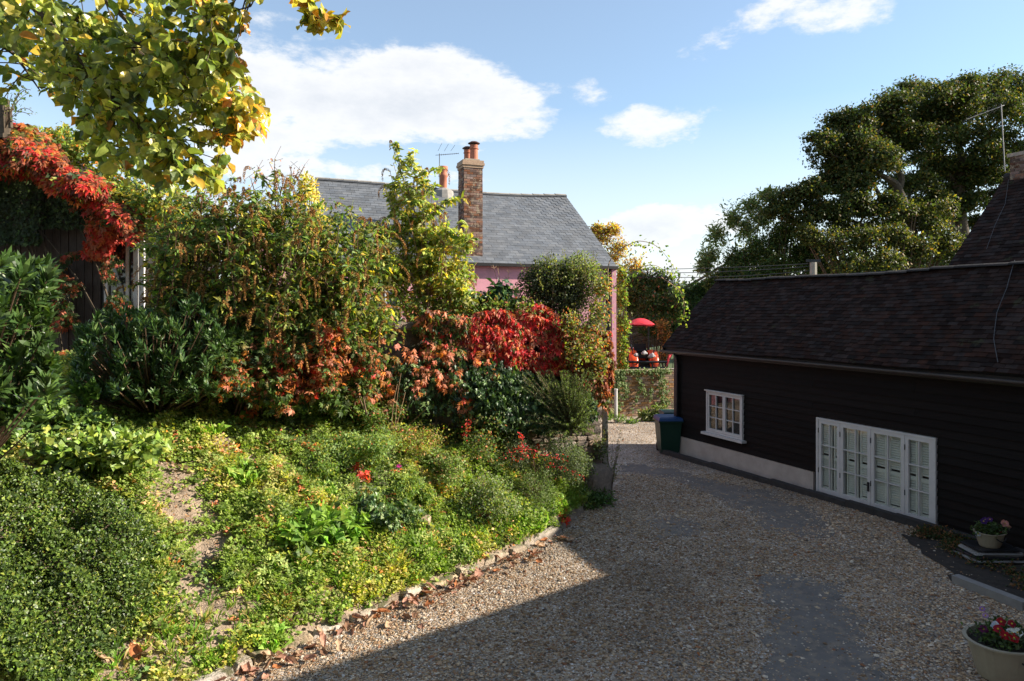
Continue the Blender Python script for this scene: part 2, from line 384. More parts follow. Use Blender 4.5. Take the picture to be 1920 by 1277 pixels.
# ------------------------------------------------------------------ garden bank
K0 = np.array([.74, 10.5]); K1 = np.array([-2.9, 6.1]); KD = nrm(K1-K0); KN = np.array([KD[1], -KD[0]])
if KN[0] > 0: KN = -KN
PIL = np.array([1.62, 12.5]); WD = nrm(np.array([-.93, -.37])); WN = np.array([.37, -.93]); WN = nrm(WN)   # wall direction, front normal
E1 = nrm(PIL-K0); EN = np.array([-E1[1], E1[0]])        # left of the line kerb end to pillar
def bank_z(x, y):
    x = np.asarray(x, float); y = np.asarray(y, float)
    q = (x-K0[0])*KN[0]+(y-K0[1])*KN[1]
    q2 = ((x-K0[0])*EN[0]+(y-K0[1])*EN[1])*1.25+.0
    q3 = ((x-PIL[0])*WN[0]+(y-PIL[1])*WN[1])              # distance in front of the wall
    l = (x-PIL[0])*WD[0]+(y-PIL[1])*WD[1]
    Q = np.minimum(q, q2)
    h = .03+.30*np.clip(Q*4, 0, 1)*.35+.60*np.clip(Q, 0, None)
    h = np.where(h > 1.75, 1.75+(h-1.75)*.42, h); h = np.minimum(h, 2.5)
    P2 = np.stack([x, y], -1)
    h = h+.06*noise3(P2, 2.0, 5)*np.clip(Q, 0, 1)+.025*noise3(P2, 7.0, 6)*np.clip(Q*2, 0, 1)
    h = np.where(Q < -.03, -.6, h)
    h = np.where((q3 < -.15) & (l < 7.2), -.6, h)
    return h
def bank_pt(px, py):
    px = np.asarray(px, float); py = np.asarray(py, float)
    kx = (px-960)/F; kz = -(py-583)/F
    Y = np.full(px.shape, 3.0); done = np.zeros(px.shape, bool)
    for i in range(400):
        zz = EYE+kz*Y; hit = zz <= bank_z(kx*Y, Y); done |= hit; Y = np.where(done, Y, Y+.03)
    return np.stack([kx*Y, Y, EYE+kz*Y], -1)
xs = np.arange(-14, 2.0, .09); ys = np.arange(1.0, 17, .09); GX, GY = np.meshgrid(xs, ys)
V = np.stack([GX, GY, bank_z(GX, GY)], -1).reshape(-1, 3); nx = len(xs)
J, I = np.meshgrid(np.arange(len(ys)-1), np.arange(nx-1), indexing='ij'); a = (J*nx+I).ravel()
P = np.stack([a, a+1, a+nx+1, a+nx], -1); zz = V[:, 2][P]; P = P[(zz.max(1) > -.3)]
mk('garden_bank', V, [P], soil, smooth=True, kind='structure')

# ------------------------------------------------------------------ piecewise surfaces
def pieces(name, variants, mats, parent, limit=300, plural=None, mat=None):
    """variants: list of (V,faces) unit meshes; mats: list of (variant, 4x4 np). Nearest in view become objects."""
    base = origin_of(parent)
    def size(m):
        p = m[:3, 3]; d = p-np.array([0, 0, EYE])
        if d[1] < .3: return 0
        px = 960+F*d[0]/d[1]; py = 583-F*d[2]/d[1]
        s = np.linalg.norm(m[:3, 0])/d[1]
        return s if (-20 < px < 1940 and -20 < py < 1297) else s*.001
    order = sorted(range(len(mats)), key=lambda i: -size(mats[i][1]))
    meshes = [mesh_np(name, vv, [np.array(f) for f in _group(ff)], None, False, mat) for vv, ff in variants]
    for i in order[:limit]:
        k, m4 = mats[i]; o = bpy.data.objects.new(name, meshes[k])
        mm = m4.copy(); mm[:3, 3] -= base
        link(o, parent); o.matrix_local = Matrix(mm.tolist())
    rest = order[limit:]
    if rest:
        b = MB()
        for i in rest:
            k, m4 = mats[i]; vv, ff = variants[k]
            b.add(np.asarray(vv)@m4[:3, :3].T+m4[:3, 3], ff)
        b.build(plural or name+'s', mat, parent, kind='stuff')
def _group(ff):
    d = {}
    for f in ff: d.setdefault(len(f), []).append(f)
    return list(d.values())
BOXV = np.array([[x, y, z] for x in (-.5, .5) for y in (-.5, .5) for z in (-.5, .5)])
BOXF = [(0, 1, 3, 2), (4, 6, 7, 5), (0, 4, 5, 1), (2, 3, 7, 6), (0, 2, 6, 4), (1, 5, 7, 3)]
def rough_box(seed, a=.04, tops=True):
    r = np.random.default_rng(seed); V = BOXV+r.normal(size=BOXV.shape)*a
    return V, BOXF
def chamfer_stone(seed, a=.07):
    r = np.random.default_rng(seed); V = []; 
    for z, s in ((-.5, .86), (-.25, 1.0), (.25, 1.0), (.5, .84)):
        for (x, y) in ((-.5, -.42), (-.42, -.5), (.42, -.5), (.5, -.42), (.5, .42), (.42, .5), (-.42, .5), (-.5, .42)):
            V.append((x*s, y*s, z))
    V = np.array(V)+r.normal(size=(32, 3))*a*.5
    Fc = [(i*8+k, i*8+(k+1) % 8, (i+1)*8+(k+1) % 8, (i+1)*8+k) for i in range(3) for k in range(8)]
    Fc += [tuple(range(7, -1, -1)), tuple(24+k for k in range(8))]
    return V, Fc
def frame4(o, u, v, n, su, sv, sn):
    m = np.eye(4); m[:3, 0] = np.array(u)*su; m[:3, 1] = np.array(v)*sv; m[:3, 2] = np.array(n)*sn; m[:3, 3] = o; return m
def tile_roof(parent, O, u, v, n, L, Sl, tw, ex, th, mat, name, sag=None, jit=.006, holes=None, limit=300, seed=1):
    """O eave left corner, u along eave, v up the slope, n normal"""
    r = np.random.default_rng(seed); O, u, v, n = map(lambda a: np.array(a, float), (O, u, v, n))
    rows = int(round(Sl/ex)); ex = Sl/rows; cols = int(round(L/tw)); tw = L/cols; out = []
    for i in range(rows):
        for j in range(-1, cols):
            uu = (j+.5+(.5 if i % 2 else 0))*tw; w = tw
            if uu-w/2 < 0: w = w/2+(uu if uu < w/2 else 0); uu = w/2
            if uu < 0 or uu-w/2 > L-.01: continue
            if uu+w/2 > L: w = L-(uu-w/2); uu = L-w/2
            if w < .03: continue
            vv = (i+.5)*ex
            if holes and holes(uu, vv): continue
            tilt = (th*1.1)/(ex*1.35)
            vt = nrm(v-n*tilt*1.0+u*r.normal()*.012); nt_ = nrm(n+v*tilt)
            c = O+u*(uu)+v*(vv+r.normal()*jit)+n*(th*.75+abs(r.normal())*th*.18)
            if sag: c = c+np.array([0, 0, 1.])*sag(uu/L, vv/Sl)
            out.append((int(r.integers(3)), frame4(c, u, vt, nt_, w*.975, ex*1.38, th)))
    pieces(name, [rough_box(s+10, .012) for s in range(3)], out, parent, limit, name+'s', mat)

# ------------------------------------------------------------------ black boarded outbuilding
D = nrm(np.array([.4008, -.9162])); NB = np.array([-.9162, -.4008])      # along wall towards camera; outward to drive
E0 = np.array([3.95, 16.7])
WC = E0-.20*NB
def wt(px, base=WC, d=D):
    k = (px-960)/F; return (k*base[1]-base[0])/(d[0]-k*d[1])
t0 = wt(1270); WC = WC+D*t0
def w3(t, z, off=0): p = WC+D*t+NB*off; return np.array([p[0], p[1], z])
def wz(px, py):
    t = wt(px, WC); p = WC+D*t; return t, EYE-(py-583)/F*p[1]
BL = 10.4
D3 = np.array([D[0], D[1], 0]); N3 = np.array([NB[0], NB[1], 0]); UZ = np.array([0, 0, 1.])
AXB = [D3, N3, UZ]
barn = thing('black_outbuilding', 'low black weatherboarded outbuilding with dark clay tile roof beside the gravel drive', 'outbuilding', (WC[0], WC[1], 0))
win = (wz(1327, 731)[0], wz(1394, 740)[0]); wtop = (wz(1327, 731)[1]+wz(1394, 744)[1])/2; wbot = (wz(1327, 806)[1]+wz(1394, 828)[1])/2
dor = (wt(1533, WC), wt(1755, WC)); dtop = (wz(1533, 780)[1]+wz(1755, 824)[1])/2; dbot = -.02
EAV = 2.52
print('win', win, wtop, wbot, 'door', dor, dtop)
# backing wall (with openings), gable ends and back
def wallbox(b, ta, tb, za, zb, off, th, col=None): b.box(w3((ta+tb)/2, (za+zb)/2, off), (tb-ta, th, zb-za), AXB, col)
b = MB(); th = .12; off = -.10
wallbox(b, 0, win[0], -.3, EAV, off, th); wallbox(b, win[0], win[1], -.3, wbot, off, th); wallbox(b, win[0], win[1], wtop, EAV, off, th)
wallbox(b, win[1], dor[0], -.3, EAV, off, th); wallbox(b, dor[0], dor[1], dtop, EAV, off, th); wallbox(b, dor[0], dor[1], -.3, dbot-.02, off, th)
wallbox(b, dor[1], BL, -.3, EAV, off, th)
HW = 1.72+.2; 
for tt in (.06, BL-.06):
    A = w3(tt-.06, -.3, -.165); B = w3(tt-.06, -.3, -3.3); C_ = w3(tt+.06, -.3, -3.3); D_ = w3(tt+.06, -.3, -.165)
    b.hexa([A, B, C_, D_, A+UZ*2.8, B+UZ*2.8, C_+UZ*2.8, D_+UZ*2.8])
b.box(w3(BL/2, 1.1, -3.36), (BL, .12, 2.8), AXB)
b.build('wall', black_trim, barn)
# gable triangle
rz = 4.18; ey = EAV+.02
for tt in (0.02, BL-.14):
    b = MB()
    p = [w3(tt, 2.45, -.05), w3(tt, 2.45, -3.35), w3(tt, rz-.1, -1.72), w3(tt+.12, 2.45, -.05), w3(tt+.12, 2.45, -3.35), w3(tt+.12, rz-.1, -1.72)]
    b.add(p, [(0, 1, 2), (3, 5, 4), (0, 3, 4, 1), (1, 4, 5, 2), (2, 5, 3, 0)])
    b.build('gable', black_paint, barn)
# plinth with sloping ground in front
b = MB(); wallbox(b, -.01, dor[0]-.1, -.4, .32, -.018, .05); b.build('plinth', plinth_m, barn)
# weatherboards: one object each
ex = .135; z = .33; k = 0
while z < EAV-.02:
    zt = min(z+ex, EAV)
    spans = [(0, BL)]
    def cut(spans, a, c):
        o = []
        for (s, e) in spans:
            if e <= a or s >= c: o.append((s, e)); continue
            if s < a: o.append((s, a))
            if e > c: o.append((c, e))
        return o
    if zt > wbot+.02 and z < wtop-.02: spans = cut(spans, win[0]-.01, win[1]+.01)
    if z < dtop-.02: spans = cut(spans, dor[0]-.02, dor[1]+.02)
    fin = []
    for (s, e) in spans:
        if e-s > 5: c = s+(e-s)*(.4+.2*(k % 3)); fin += [(s, c-.002), (c+.002, e)]
        else: fin.append((s, e))
    for (s, e) in fin:
        b = MB(); zb_ = z; wob = rng.normal()*.003
        pts = [w3(s, zb_, -.035), w3(e, zb_, -.035), w3(e, zb_+wob, .012), w3(s, zb_, .010),
               w3(s, zt+.01, -.035), w3(e, zt+.01, -.035), w3(e, zt+.01, -.016), w3(s, zt+.01, -.016)]
        b.hexa(pts); b.build('weatherboard', black_paint, barn)
    z += ex; k += 1
b = MB()
z = -.2
while z < .33:
    b = MB(); b.hexa([w3(dor[1]+.03, z, -.035), w3(BL, z, -.035), w3(BL, z, .012), w3(dor[1]+.03, z, .010), w3(dor[1]+.03, z+.14, -.035), w3(BL, z+.14, -.035), w3(BL, z+.14, -.016), w3(dor[1]+.03, z+.14, -.016)])
    b.build('weatherboard', black_paint, barn); z += ex
b = MB(); b.box(w3(-.03, (EAV)/2-.05, -.02), (.09, .14, EAV+.1), AXB); b.build('corner_board', black_trim, barn)
# roof
RO = E0+D*(t0-.32)              # eave left corner, overhanging
IN3 = -N3
rr = 1.72; rise = rz-(EAV-.02); SLN = math.hypot(rr+0, rise)
vdir = nrm(IN3*rr+UZ*rise); ndir = nrm(np.cross(D3, vdir)); 
if ndir[2] < 0: ndir = -ndir
RO3 = np.array([RO[0], RO[1], EAV-.02]); RL = BL+.35
sagf = lambda a, c: -.055*math.sin(PI*min(a*1.3, 1))*(.3+.7*c)+.012*math.sin(a*19+c*3)
b = MB()
def slab(b, O, u, v, n, L, Sl, th, nseg=12, sag=None):
    for i in range(nseg):
        a0, a1 = i/nseg, (i+1)/nseg; P_ = []
        for (a, c) in ((a0, 0), (a1, 0), (a1, 1), (a0, 1)):
            q = O+u*a*L+v*c*Sl+UZ*(sag(a, c) if sag else 0); P_.append(q)
        P_ = [p-n*th for p in P_]+P_; b.hexa(P_)
slab(b, RO3, D3, vdir, ndir, RL, SLN, .05, 14, sagf)
vb = nrm(N3*rr+UZ*rise); RB = RO3+IN3*(2*rr); nb_ = nrm(IN3*rise+UZ*rr)
slab(b, RB, D3, vb, nb_, RL, SLN, .05, 3)
b.build('roof', black_trim, barn)
tile_roof(barn, RO3, D3, vdir, ndir, RL, SLN, .165, .098, .014, clay_tile, 'roof_tile', sagf, seed=4)
# ridge tiles
nr = 24; mats_ = []
for i in range(nr):
    c = RO3+vdir*SLN+D3*(i+.5)*RL/nr+UZ*(.025+sagf((i+.5)/nr, 1)+rng.normal()*.004)
    mats_.append((0, frame4(c, nrm(D3+UZ*rng.normal()*.01), IN3, UZ, RL/nr*1.0, .24, .11)))
hv = []; 
for x in (-.5, .49):
    for k in range(7):
        t = PI*k/6; hv.append((x, -.5*math.cos(t), .5*math.sin(t)-.25+(0.05 if x < 0 else 0)))
hf = [(k, k+1, k+8, k+7) for k in range(6)]+[tuple(range(6, -1, -1)), tuple(range(7, 14))]
pieces('ridge_tile', [(np.array(hv), hf)], mats_, barn, 300, None, ridge_m)
# verge board, fascia, gutter, downpipe
b = MB()
b.hexa([RO3-D3*.02+IN3*.0-UZ*.16, RO3-D3*.02+vdir*SLN-UZ*.16, RO3+D3*.01+vdir*SLN-UZ*.16, RO3+D3*.01-UZ*.16,
        RO3-D3*.02-UZ*.02, RO3-D3*.02+vdir*SLN-UZ*.02, RO3+D3*.01+vdir*SLN-UZ*.02, RO3+D3*.01-UZ*.02]); b.build('verge_board', black_trim, barn)
b = MB(); b.box(RO3+D3*RL/2+IN3*.07-UZ*.10, (RL, .03, .13), AXB); b.build('fascia', black_trim, barn)
gp = [RO3+D3*a*RL+N3*.035-UZ*(.075+.0*a) for a in np.linspace(-.003, 1, 12)]
b = MB()
n_ = 7
Vg = []; 
for p in gp:
    for k in range(n_):
        t = PI+PI*k/(n_-1); Vg.append(p+N3*.055*math.cos(t)+UZ*.055*math.sin(t))
    for k in range(n_):
        t = PI+PI*(n_-1-k)/(n_-1); Vg.append(p+N3*.049*math.cos(t)+UZ*.049*math.sin(t))
m2 = 2*n_
b.add(Vg, [(i*m2+k, i*m2+(k+1) % m2, (i+1)*m2+(k+1) % m2, (i+1)*m2+k) for i in range(len(gp)-1) for k in range(m2)])
b.build('gutter', M('brown_gutter', (.07, .055, .05), (.05, .04, .036), .45, 6, .1), barn, smooth=True)
b = MB(); pdn = [w3(.07, 2.36, .16), w3(.07, 2.25, .07), w3(.07, 2.1, .055), w3(.07, -.1, .055)]; b.tube(pdn, .03, 8)
b.build('downpipe', dark_metal, barn, smooth=True)
# slack wire running down the tiles
b = MB(); wpt = []
for (px, py) in ((1905, 492), (1890, 545), (1872, 590), (1866, 640), (1874, 684)):
    k = (px-960)/F; # ray / roof plane
    dvec = np.array([k, 1, -(py-583)/F]); o_ = np.array([0, 0, EYE]); tt = np.dot(RO3-o_, ndir)/np.dot(dvec, ndir); wpt.append(o_+dvec*tt+ndir*.05)
wp = np.concatenate([bez(wpt[i], (wpt[i]+wpt[i+1])/2+ndir*.01, wpt[i+1], 5) for i in range(4)])
b.tube(wp, .005, 5); b.build('roof_wire', lead, barn)

# window: casements as sub-parts
def glazed(parent, ta, tb, za, zb, rows, cols, off, fw, bar, name, stile=None):
    """a framed glazed leaf: returns leaf object; panes, bars"""
    b = MB(); fz = fw
    wallbox(b, ta, ta+fw, za, zb, off, .045); wallbox(b, tb-fw, tb, za, zb, off, .045)
    wallbox(b, ta+fw, tb-fw, za, za+fz*1.3, off, .045); wallbox(b, ta+fw, tb-fw, zb-fz, zb, off, .045)
    leaf = b.build(name, white_paint, parent)
    a0, a1, z0, z1 = ta+fw, tb-fw, za+fz*1.3, zb-fz
    pw = (a1-a0)/cols; ph = (z1-z0)/rows
    for i in range(1, cols):
        b = MB(); wallbox(b, a0+i*pw-bar/2, a0+i*pw+bar/2, z0, z1, off+.002, .03); b.build('glazing_bar', white_paint, leaf)
    for j in range(1, rows):
        for i in range(cols):
            s = a0+i*pw+(bar/2 if i else 0); e = a0+(i+1)*pw-(bar/2 if i < cols-1 else 0)
            b = MB(); wallbox(b, s, e, z0+j*ph-bar/2, z0+j*ph+bar/2, off+.001, .028); b.build('glazing_bar', white_paint, leaf)
    for i in range(cols):
        for j in range(rows):
            s = a0+i*pw+.004; e = a0+(i+1)*pw-.004
            tl = rng.normal()*.0015
            p = [w3(s, z0+j*ph+.004, off-.012), w3(e, z0+j*ph+.004, off-.012+tl), w3(e, z0+(j+1)*ph-.004, off-.012+tl), w3(s, z0+(j+1)*ph-.004, off-.012-tl)]
            q = [x-N3*.004 for x in p]; b = MB(); b.hexa(q+p); b.build('pane', glass, leaf)
    return leaf
b = MB(); f_ = .035
wallbox(b, win[0]-.005, win[0]+f_, wbot, wtop, -.0, .09); wallbox(b, win[1]-f_, win[1]+.005, wbot, wtop, -.0, .09)
wallbox(b, win[0]+f_, win[1]-f_, wtop-f_, wtop, -.0, .09); wallbox(b, win[0]+f_, win[1]-f_, wbot, wbot+f_, -.0, .09)
wallbox(b, win[0]-.03, win[1]+.03, wtop+.002, wtop+.025, .02, .12)
b.build('window_frame', white_paint, barn)
mid = (win[0]+win[1])/2
glazed(barn, win[0]+f_+.003, mid-.002, wbot+f_+.003, wtop-f_-.003, 3, 2, .012, .042, .018, 'window_casement')
glazed(barn, mid+.002, win[1]-f_-.003, wbot+f_+.003, wtop-f_-.003, 3, 2, .012, .042, .018, 'window_casement')
b = MB(); wallbox(b, win[0]-.09, win[1]+.09, wbot-.055, wbot-.003, .045, .17); b.build('window_sill', white_paint, barn)
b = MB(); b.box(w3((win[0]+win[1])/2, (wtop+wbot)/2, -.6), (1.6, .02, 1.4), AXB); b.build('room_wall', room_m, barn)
# french doors: frame, four leaves with louvre shutters behind
b = MB(); wallbox(b, dor[0]-.012, dor[0]+.035, dbot, dtop, -.02, .10); wallbox(b, dor[1]-.035, dor[1]+.012, dbot, dtop, -.02, .10)
wallbox(b, dor[0]+.035, dor[1]-.035, dtop-.035, dtop, -.02, .10); b.build('door_frame', white_paint, barn)
edges = [wt(p, WC) for p in (1533, 1576.5, 1634, 1698, 1755)]; edges[0] += .037; edges[-1] -= .037
for i in range(4):
    lf = glazed(barn, edges[i]+.003, edges[i+1]-.003, dbot+.01, dtop-.037, 3, 2, .0, .062, .018, 'door_leaf')
    lf['label'] = ['fixed glazed side panel nearest the window', 'glazed door leaf with six panes and a dark handle', 'glazed door leaf with six panes', 'fixed glazed side panel at the far right'][i]
    if i == 1:
        b = MB(); b.box(w3(edges[2]-.035, .33, .04), (.03, .02, .16), AXB); b.box(w3(edges[2]-.06, .36, .06), (.09, .015, .015), AXB); b.build('handle', dark_metal, lf)
    for hz in (.35, 1.1):
        b = MB(); b.tube([w3(edges[i]+.004, hz, .028), w3(edges[i]+.004, hz+.09, .028)], .008, 6); b.build('hinge', dark_metal, lf)
# shutters (louvres behind the glass)
for i in range(8):
    a = edges[0]+(edges[4]-edges[0])*i/8+.02; c = edges[0]+(edges[4]-edges[0])*(i+1)/8-.02
    b = MB(); wallbox(b, a, a+.03, .02, dtop-.06, -.055, .03); wallbox(b, c-.03, c, .02, dtop-.06, -.055, .03)
    wallbox(b, a+.03, c-.03, dtop-.12, dtop-.06, -.055, .03); wallbox(b, a+.03, c-.03, .02, .10, -.055, .03); wallbox(b, a+.03, c-.03, .62, .68, -.055, .03)
    sh = b.build('shutter', blind_m, barn)
    b = MB(); z = .12
    while z < dtop-.14:
        if not (.60 < z < .69):
            s, e = a+.033, c-.033; b.hexa([w3(s, z, -.045), w3(e, z, -.045), w3(e, z+.026, -.072), w3(s, z+.026, -.072), w3(s, z+.006, -.041), w3(e, z+.006, -.041), w3(e, z+.032, -.068), w3(s, z+.032, -.068)])
        z += .040
    b.build('louvre_slats', blind_m, sh, kind='stuff')
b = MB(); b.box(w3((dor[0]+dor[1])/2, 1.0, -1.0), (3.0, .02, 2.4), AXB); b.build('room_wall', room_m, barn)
# dark kerb strip along the wall
kb = thing('edging_kerb', 'dark low edging kerb along the foot of the black boarded wall', 'kerb', (WC[0], WC[1], 0))
s = -.15
while s < 8.4:
    e = s+.9; b = MB(); zz = float(gz(0, (WC+D*s)[1]))
    b.box(w3((s+e)/2, zz+.02+rng.normal()*.004, .36), (e-s-.008, .13, .19), AXB); b.build('kerb_section', M('dark_kerb', (.05, .047, .045), (.03, .028, .027), .85, 8, .4) if s < -.1 else bpy.data.materials['dark_kerb'], kb); s = e

# ------------------------------------------------------------------ taller tiled house behind
kk = 1.35
T0 = np.array([7.9, 12.2])*kk; TI = np.array([.9162, .4008]); TIN = np.array([TI[0], TI[1], 0])
house = thing('tall_tiled_house', 'taller house with steep dark tiled roof and brick chimney behind the outbuilding', 'house', (T0[0], T0[1], 0))
O3 = np.array([T0[0], T0[1], EYE+.95*kk]); run = 1.47*kk; ris = 1.53*kk
# extend the slope downwards below the neighbour's ridge
dwn = .8; O3 = O3-TIN*dwn*run/ris*1.0-UZ*dwn; run2 = run+dwn*run/ris; ris2 = ris+dwn; SL2 = math.hypot(run2, ris2); v2 = nrm(TIN*run2+UZ*ris2); n2 = nrm(np.cross(D3, v2)); n2 = n2 if n2[2] > 0 else -n2
RL2 = 7.0
b = MB(); slab(b, O3, D3, v2, n2, RL2, SL2, .06, 4)
O3b = O3+TIN*2*run2; slab(b, O3b, D3, nrm(-TIN*run2+UZ*ris2), nrm(TIN*ris2+UZ*run2), RL2, SL2, .06, 2); b.build('roof', black_trim, house)
tile_roof(house, O3, D3, v2, n2, RL2, SL2, .17, .12, .017, clay_tile, 'roof_tile', None, seed=9, limit=300)
b = MB()
c0 = O3+TIN*.2+D3*.25; c1 = O3+TIN*(2*run2-.2)+D3*.25
zt = O3[2]+.05
def P3(p, z): return np.array([p[0], p[1], z])
b.hexa([P3(c0, -.5), P3(c1, -.5), P3(c1+D3*(RL2-.4), -.5), P3(c0+D3*(RL2-.4), -.5), P3(c0, zt), P3(c1, zt), P3(c1+D3*(RL2-.4), zt), P3(c0+D3*(RL2-.4), zt)])
apx = O3+v2*SL2-n2*.05
b.add([P3(c0, zt), P3(c1, zt), P3(apx+D3*.25, apx[2]-.1), P3(c0+D3*.1, zt), P3(c1+D3*.1, zt), P3(apx+D3*.35, apx[2]-.1)], [(0, 1, 2), (3, 5, 4)])
b.build('wall', brick_red, house)
b = MB()
for i in range(16): b.tube([O3+v2*SL2+D3*(i*RL2/16)+UZ*.03, O3+v2*SL2+D3*((i+.97)*RL2/16)+UZ*.025], .10, 8)
b.build('ridge_tiles', ridge_m, house, kind='stuff')
b = MB(); slabs = [];
for (px, py) in ((1893, 340), (1887, 385), (1868, 425), (1852, 470)):
    dvec = np.array([(px-960)/F, 1, -(py-583)/F]); o_ = np.array([0, 0, EYE]); tt = np.dot(O3-o_, n2)/np.dot(dvec, n2); slabs.append(o_+dvec*tt+n2*.06)
b.tube(slabs, .005, 5); b.build('roof_wire', lead, house)
# chimney on that ridge
def brick_stack(parent, c, ux, uy, wx, wy, z0, z1, mat, limit=300, bl=.215, bh=.065, jh=.010, name='chimney', top=None, seed=3):
    core = MB(); core.box((c[0], c[1], (z0+z1)/2), (wx-.02, wy-.02, z1-z0), [ux, uy, UZ])
    ch = core.build(name, mortar, parent)
    r = np.random.default_rng(seed); out = []; z = z0; row = 0
    while z < z1-.01:
        for (a_, b_, wa, wb) in ((ux, uy, wx, wy), (uy, ux, wy, wx)):
            for sgn in (-1, 1):
                n = max(1, int(round(wa/(bl+jh)))); step = wa/n
                for j in range(-1, n+1):
                    cx = (j+.5+(.5 if (row % 2) else 0))*step-wa/2; l = step-jh
                    lo, hi = max(cx-l/2, -wa/2), min(cx+l/2, wa/2)
                    if hi-lo < .05: continue
                    p = np.array([c[0], c[1], z+bh/2])+a_*(lo+hi)/2+b_*sgn*(wb/2-.02+r.normal()*.002)
                    out.append((int(r.integers(3)), frame4(p, a_, b_, UZ, hi-lo, .055, bh)))
        z += bh+jh; row += 1
    pieces('brick', [rough_box(s+40, .018) for s in range(3)], out, ch, limit, 'bricks', mat)
    return ch
apex = O3+v2*SL2
kc = 960; 
tch = None
cpt = apex+D3*.55
brick_stack(house, (cpt[0]+.18, cpt[1]), D3, TIN, .9, .55, apex[2]-.55, EYE+(583-290)/F*cpt[1], brick_red, 200, seed=8)
ct = EYE+(583-290)/F*cpt[1]
b = MB(); b.box((cpt[0]+.18, cpt[1], ct+.045), (1.0, .64, .09), [D3, TIN, UZ]); b.build('chimney_cap', stone_m, house)
b = MB(); b.lathe((cpt[0]+.35, cpt[1]-.2, ct+.09), [(.13, 0), (.12, .3), (.14, .32), (.14, .4), (.1, .4)], 14); b.build('chimney_pot', terracotta, house, smooth=True)
def aerial(name, label, base, top, hd, n=10, s=1.0, tilt=0, L=None, els=None):
    """TV aerial: mast, boom along hd, elements"""
    root = thing(name, label, 'aerial', base); hd = nrm(hd)
    b = MB(); b.tube([base, top], .018*s, 6); b.build('mast', grey_metal, root)
    L = L or 1.2*s; b = MB(); a = np.array(top)-UZ*.05; e = a+hd*L; b.tube([a-hd*.15, e], .011*s, 5); b.build('boom', grey_metal, root)
    side = nrm(np.cross(hd, UZ)); sd = side if not tilt else nrm(side*math.cos(tilt)+np.cross(hd, side)*math.sin(tilt))
    for i in range(n):
        q = a+hd*L*(i/(n-1)); w = (.30-.12*i/(n-1))*s if not els else els[min(i, len(els)-1)]
        b = MB(); b.tube([q-sd*w, q+sd*w], .008*s, 4); b.build('element', grey_metal, root)
    return root, b
ab = at(1884, 280, 18.5); atp = at(1877, 196, 18.5)
aerial('television_aerial', 'tall thin television aerial on the steep dark roof at the right edge', ab-UZ*.6, atp, (-.85, -.4, -.33), 7, .8, .5, 1.6)

# ------------------------------------------------------------------ own house (right, outside the frame): casts the shade over the drive
th_ = thing('gabled_house', 'gabled brick house at the near right side of the drive', 'house', (8.4, 7, 0))
tanE = math.tan(SUN_EL)
XG = 8.3
def src(Q): L = (XG-Q[0])/.998; return Q[1]+.06*L, L*tanE
ya, za = src((1.45, 8.97)); yb, zb = src((-1.84, 6.5)); sl_ = (zb-za)/(ya-yb)
print('gable', ya, za, yb, zb, sl_)
ye = ya+.35; ze = za-.35*sl_; yr = yb-.9; zr = zb+.9*sl_; y2 = yr-(ye-yr)
b = MB(); XB = 18.0
b.hexa([(XG+.25, y2+.2, -.2), (XB, y2+.2, -.2), (XB, ye-.2, -.2), (XG+.25, ye-.2, -.2), (XG+.25, y2+.2, ze), (XB, y2+.2, ze), (XB, ye-.2, ze), (XG+.25, ye-.2, ze)])
b.add([(XG+.25, y2+.2, ze), (XG+.25, ye-.2, ze), (XG+.25, yr, zr-.12)], [(0, 1, 2)]); b.build('wall', house_wall, th_)
b = MB()
for (yy, sgn) in ((ye, 1), (y2, -1)):
    b.hexa([(XG, yy, ze-.06), (XB, yy, ze-.06), (XB, yr, zr-.06), (XG, yr, zr-.06), (XG, yy, ze), (XB, yy, ze), (XB, yr, zr), (XG, yr, zr)])
b.build('roof', clay_tile, th_)
b = MB(); b.box((3.2, -3.9, 4.2), (12, 6, 8.8)); b.build('rear_sky_blocker', house_wall, th_)  # unseen block added behind the camera to cut skylight and deepen the shade

# ------------------------------------------------------------------ pink cottage
PC = np.array([3.585, 23.9]); PA = nrm(np.array([-.934, -.356])); PN = np.array([.356, -.934])
PA3 = np.array([PA[0], PA[1], 0]); PN3 = np.array([PN[0], PN[1], 0]); PI3 = -PN3
cot = thing('pink_cottage', 'pink rendered cottage with grey slate roof behind the garden wall', 'cottage', (PC[0], PC[1], 0))
PE = 5.05; PR = 8.12; PW = 4.1; PLn = 9.75; AXP = [PA3, PN3, UZ]
def p3(a, z, off=0): p = PC+PA*a+PN*off; return np.array([p[0], p[1], z])
b = MB(); b.hexa([p3(.05, -.6, -.12), p3(PLn-.1, -.6, -.12), p3(PLn-.1, -.6, -2*PW+.12), p3(.05, -.6, -2*PW+.12), p3(.05, PE-.14, -.12), p3(PLn-.1, PE-.14, -.12), p3(PLn-.1, PE-.14, -2*PW+.12), p3(.05, PE-.14, -2*PW+.12)])
for aa in (.05, PLn-.1): b.add([p3(aa, PE-.14, -.12), p3(aa, PE-.14, -2*PW+.12), p3(aa, PR-.12, -PW)], [(0, 1, 2)])
b.build('wall', pink, cot)
sl3 = math.hypot(PW+.12, PR-PE+.09); vP = nrm(PI3*(PW+.12)+UZ*(PR-PE+.09)); nP = nrm(np.cross(PA3, vP)); nP = nP if nP[2] > 0 else -nP
PO = p3(-.1, PE-.09, .0); PLn2 = PLn+.1
sagp = lambda a, c: (-.11*math.sin(PI*a)*c-.05*math.sin(2*PI*a)*c)
b = MB(); slab(b, PO, PA3, vP, nP, PLn2, sl3, .07, 16, sagp); PO2 = p3(-.1, PE-.09, -2*PW-.12)
slab(b, PO2, PA3, nrm(PN3*(PW+.12)+UZ*(PR-PE+.09)), nrm(PI3*(PR-PE)+UZ*PW), PLn2, sl3, .07, 16, sagp); b.build('roof', lead, cot)
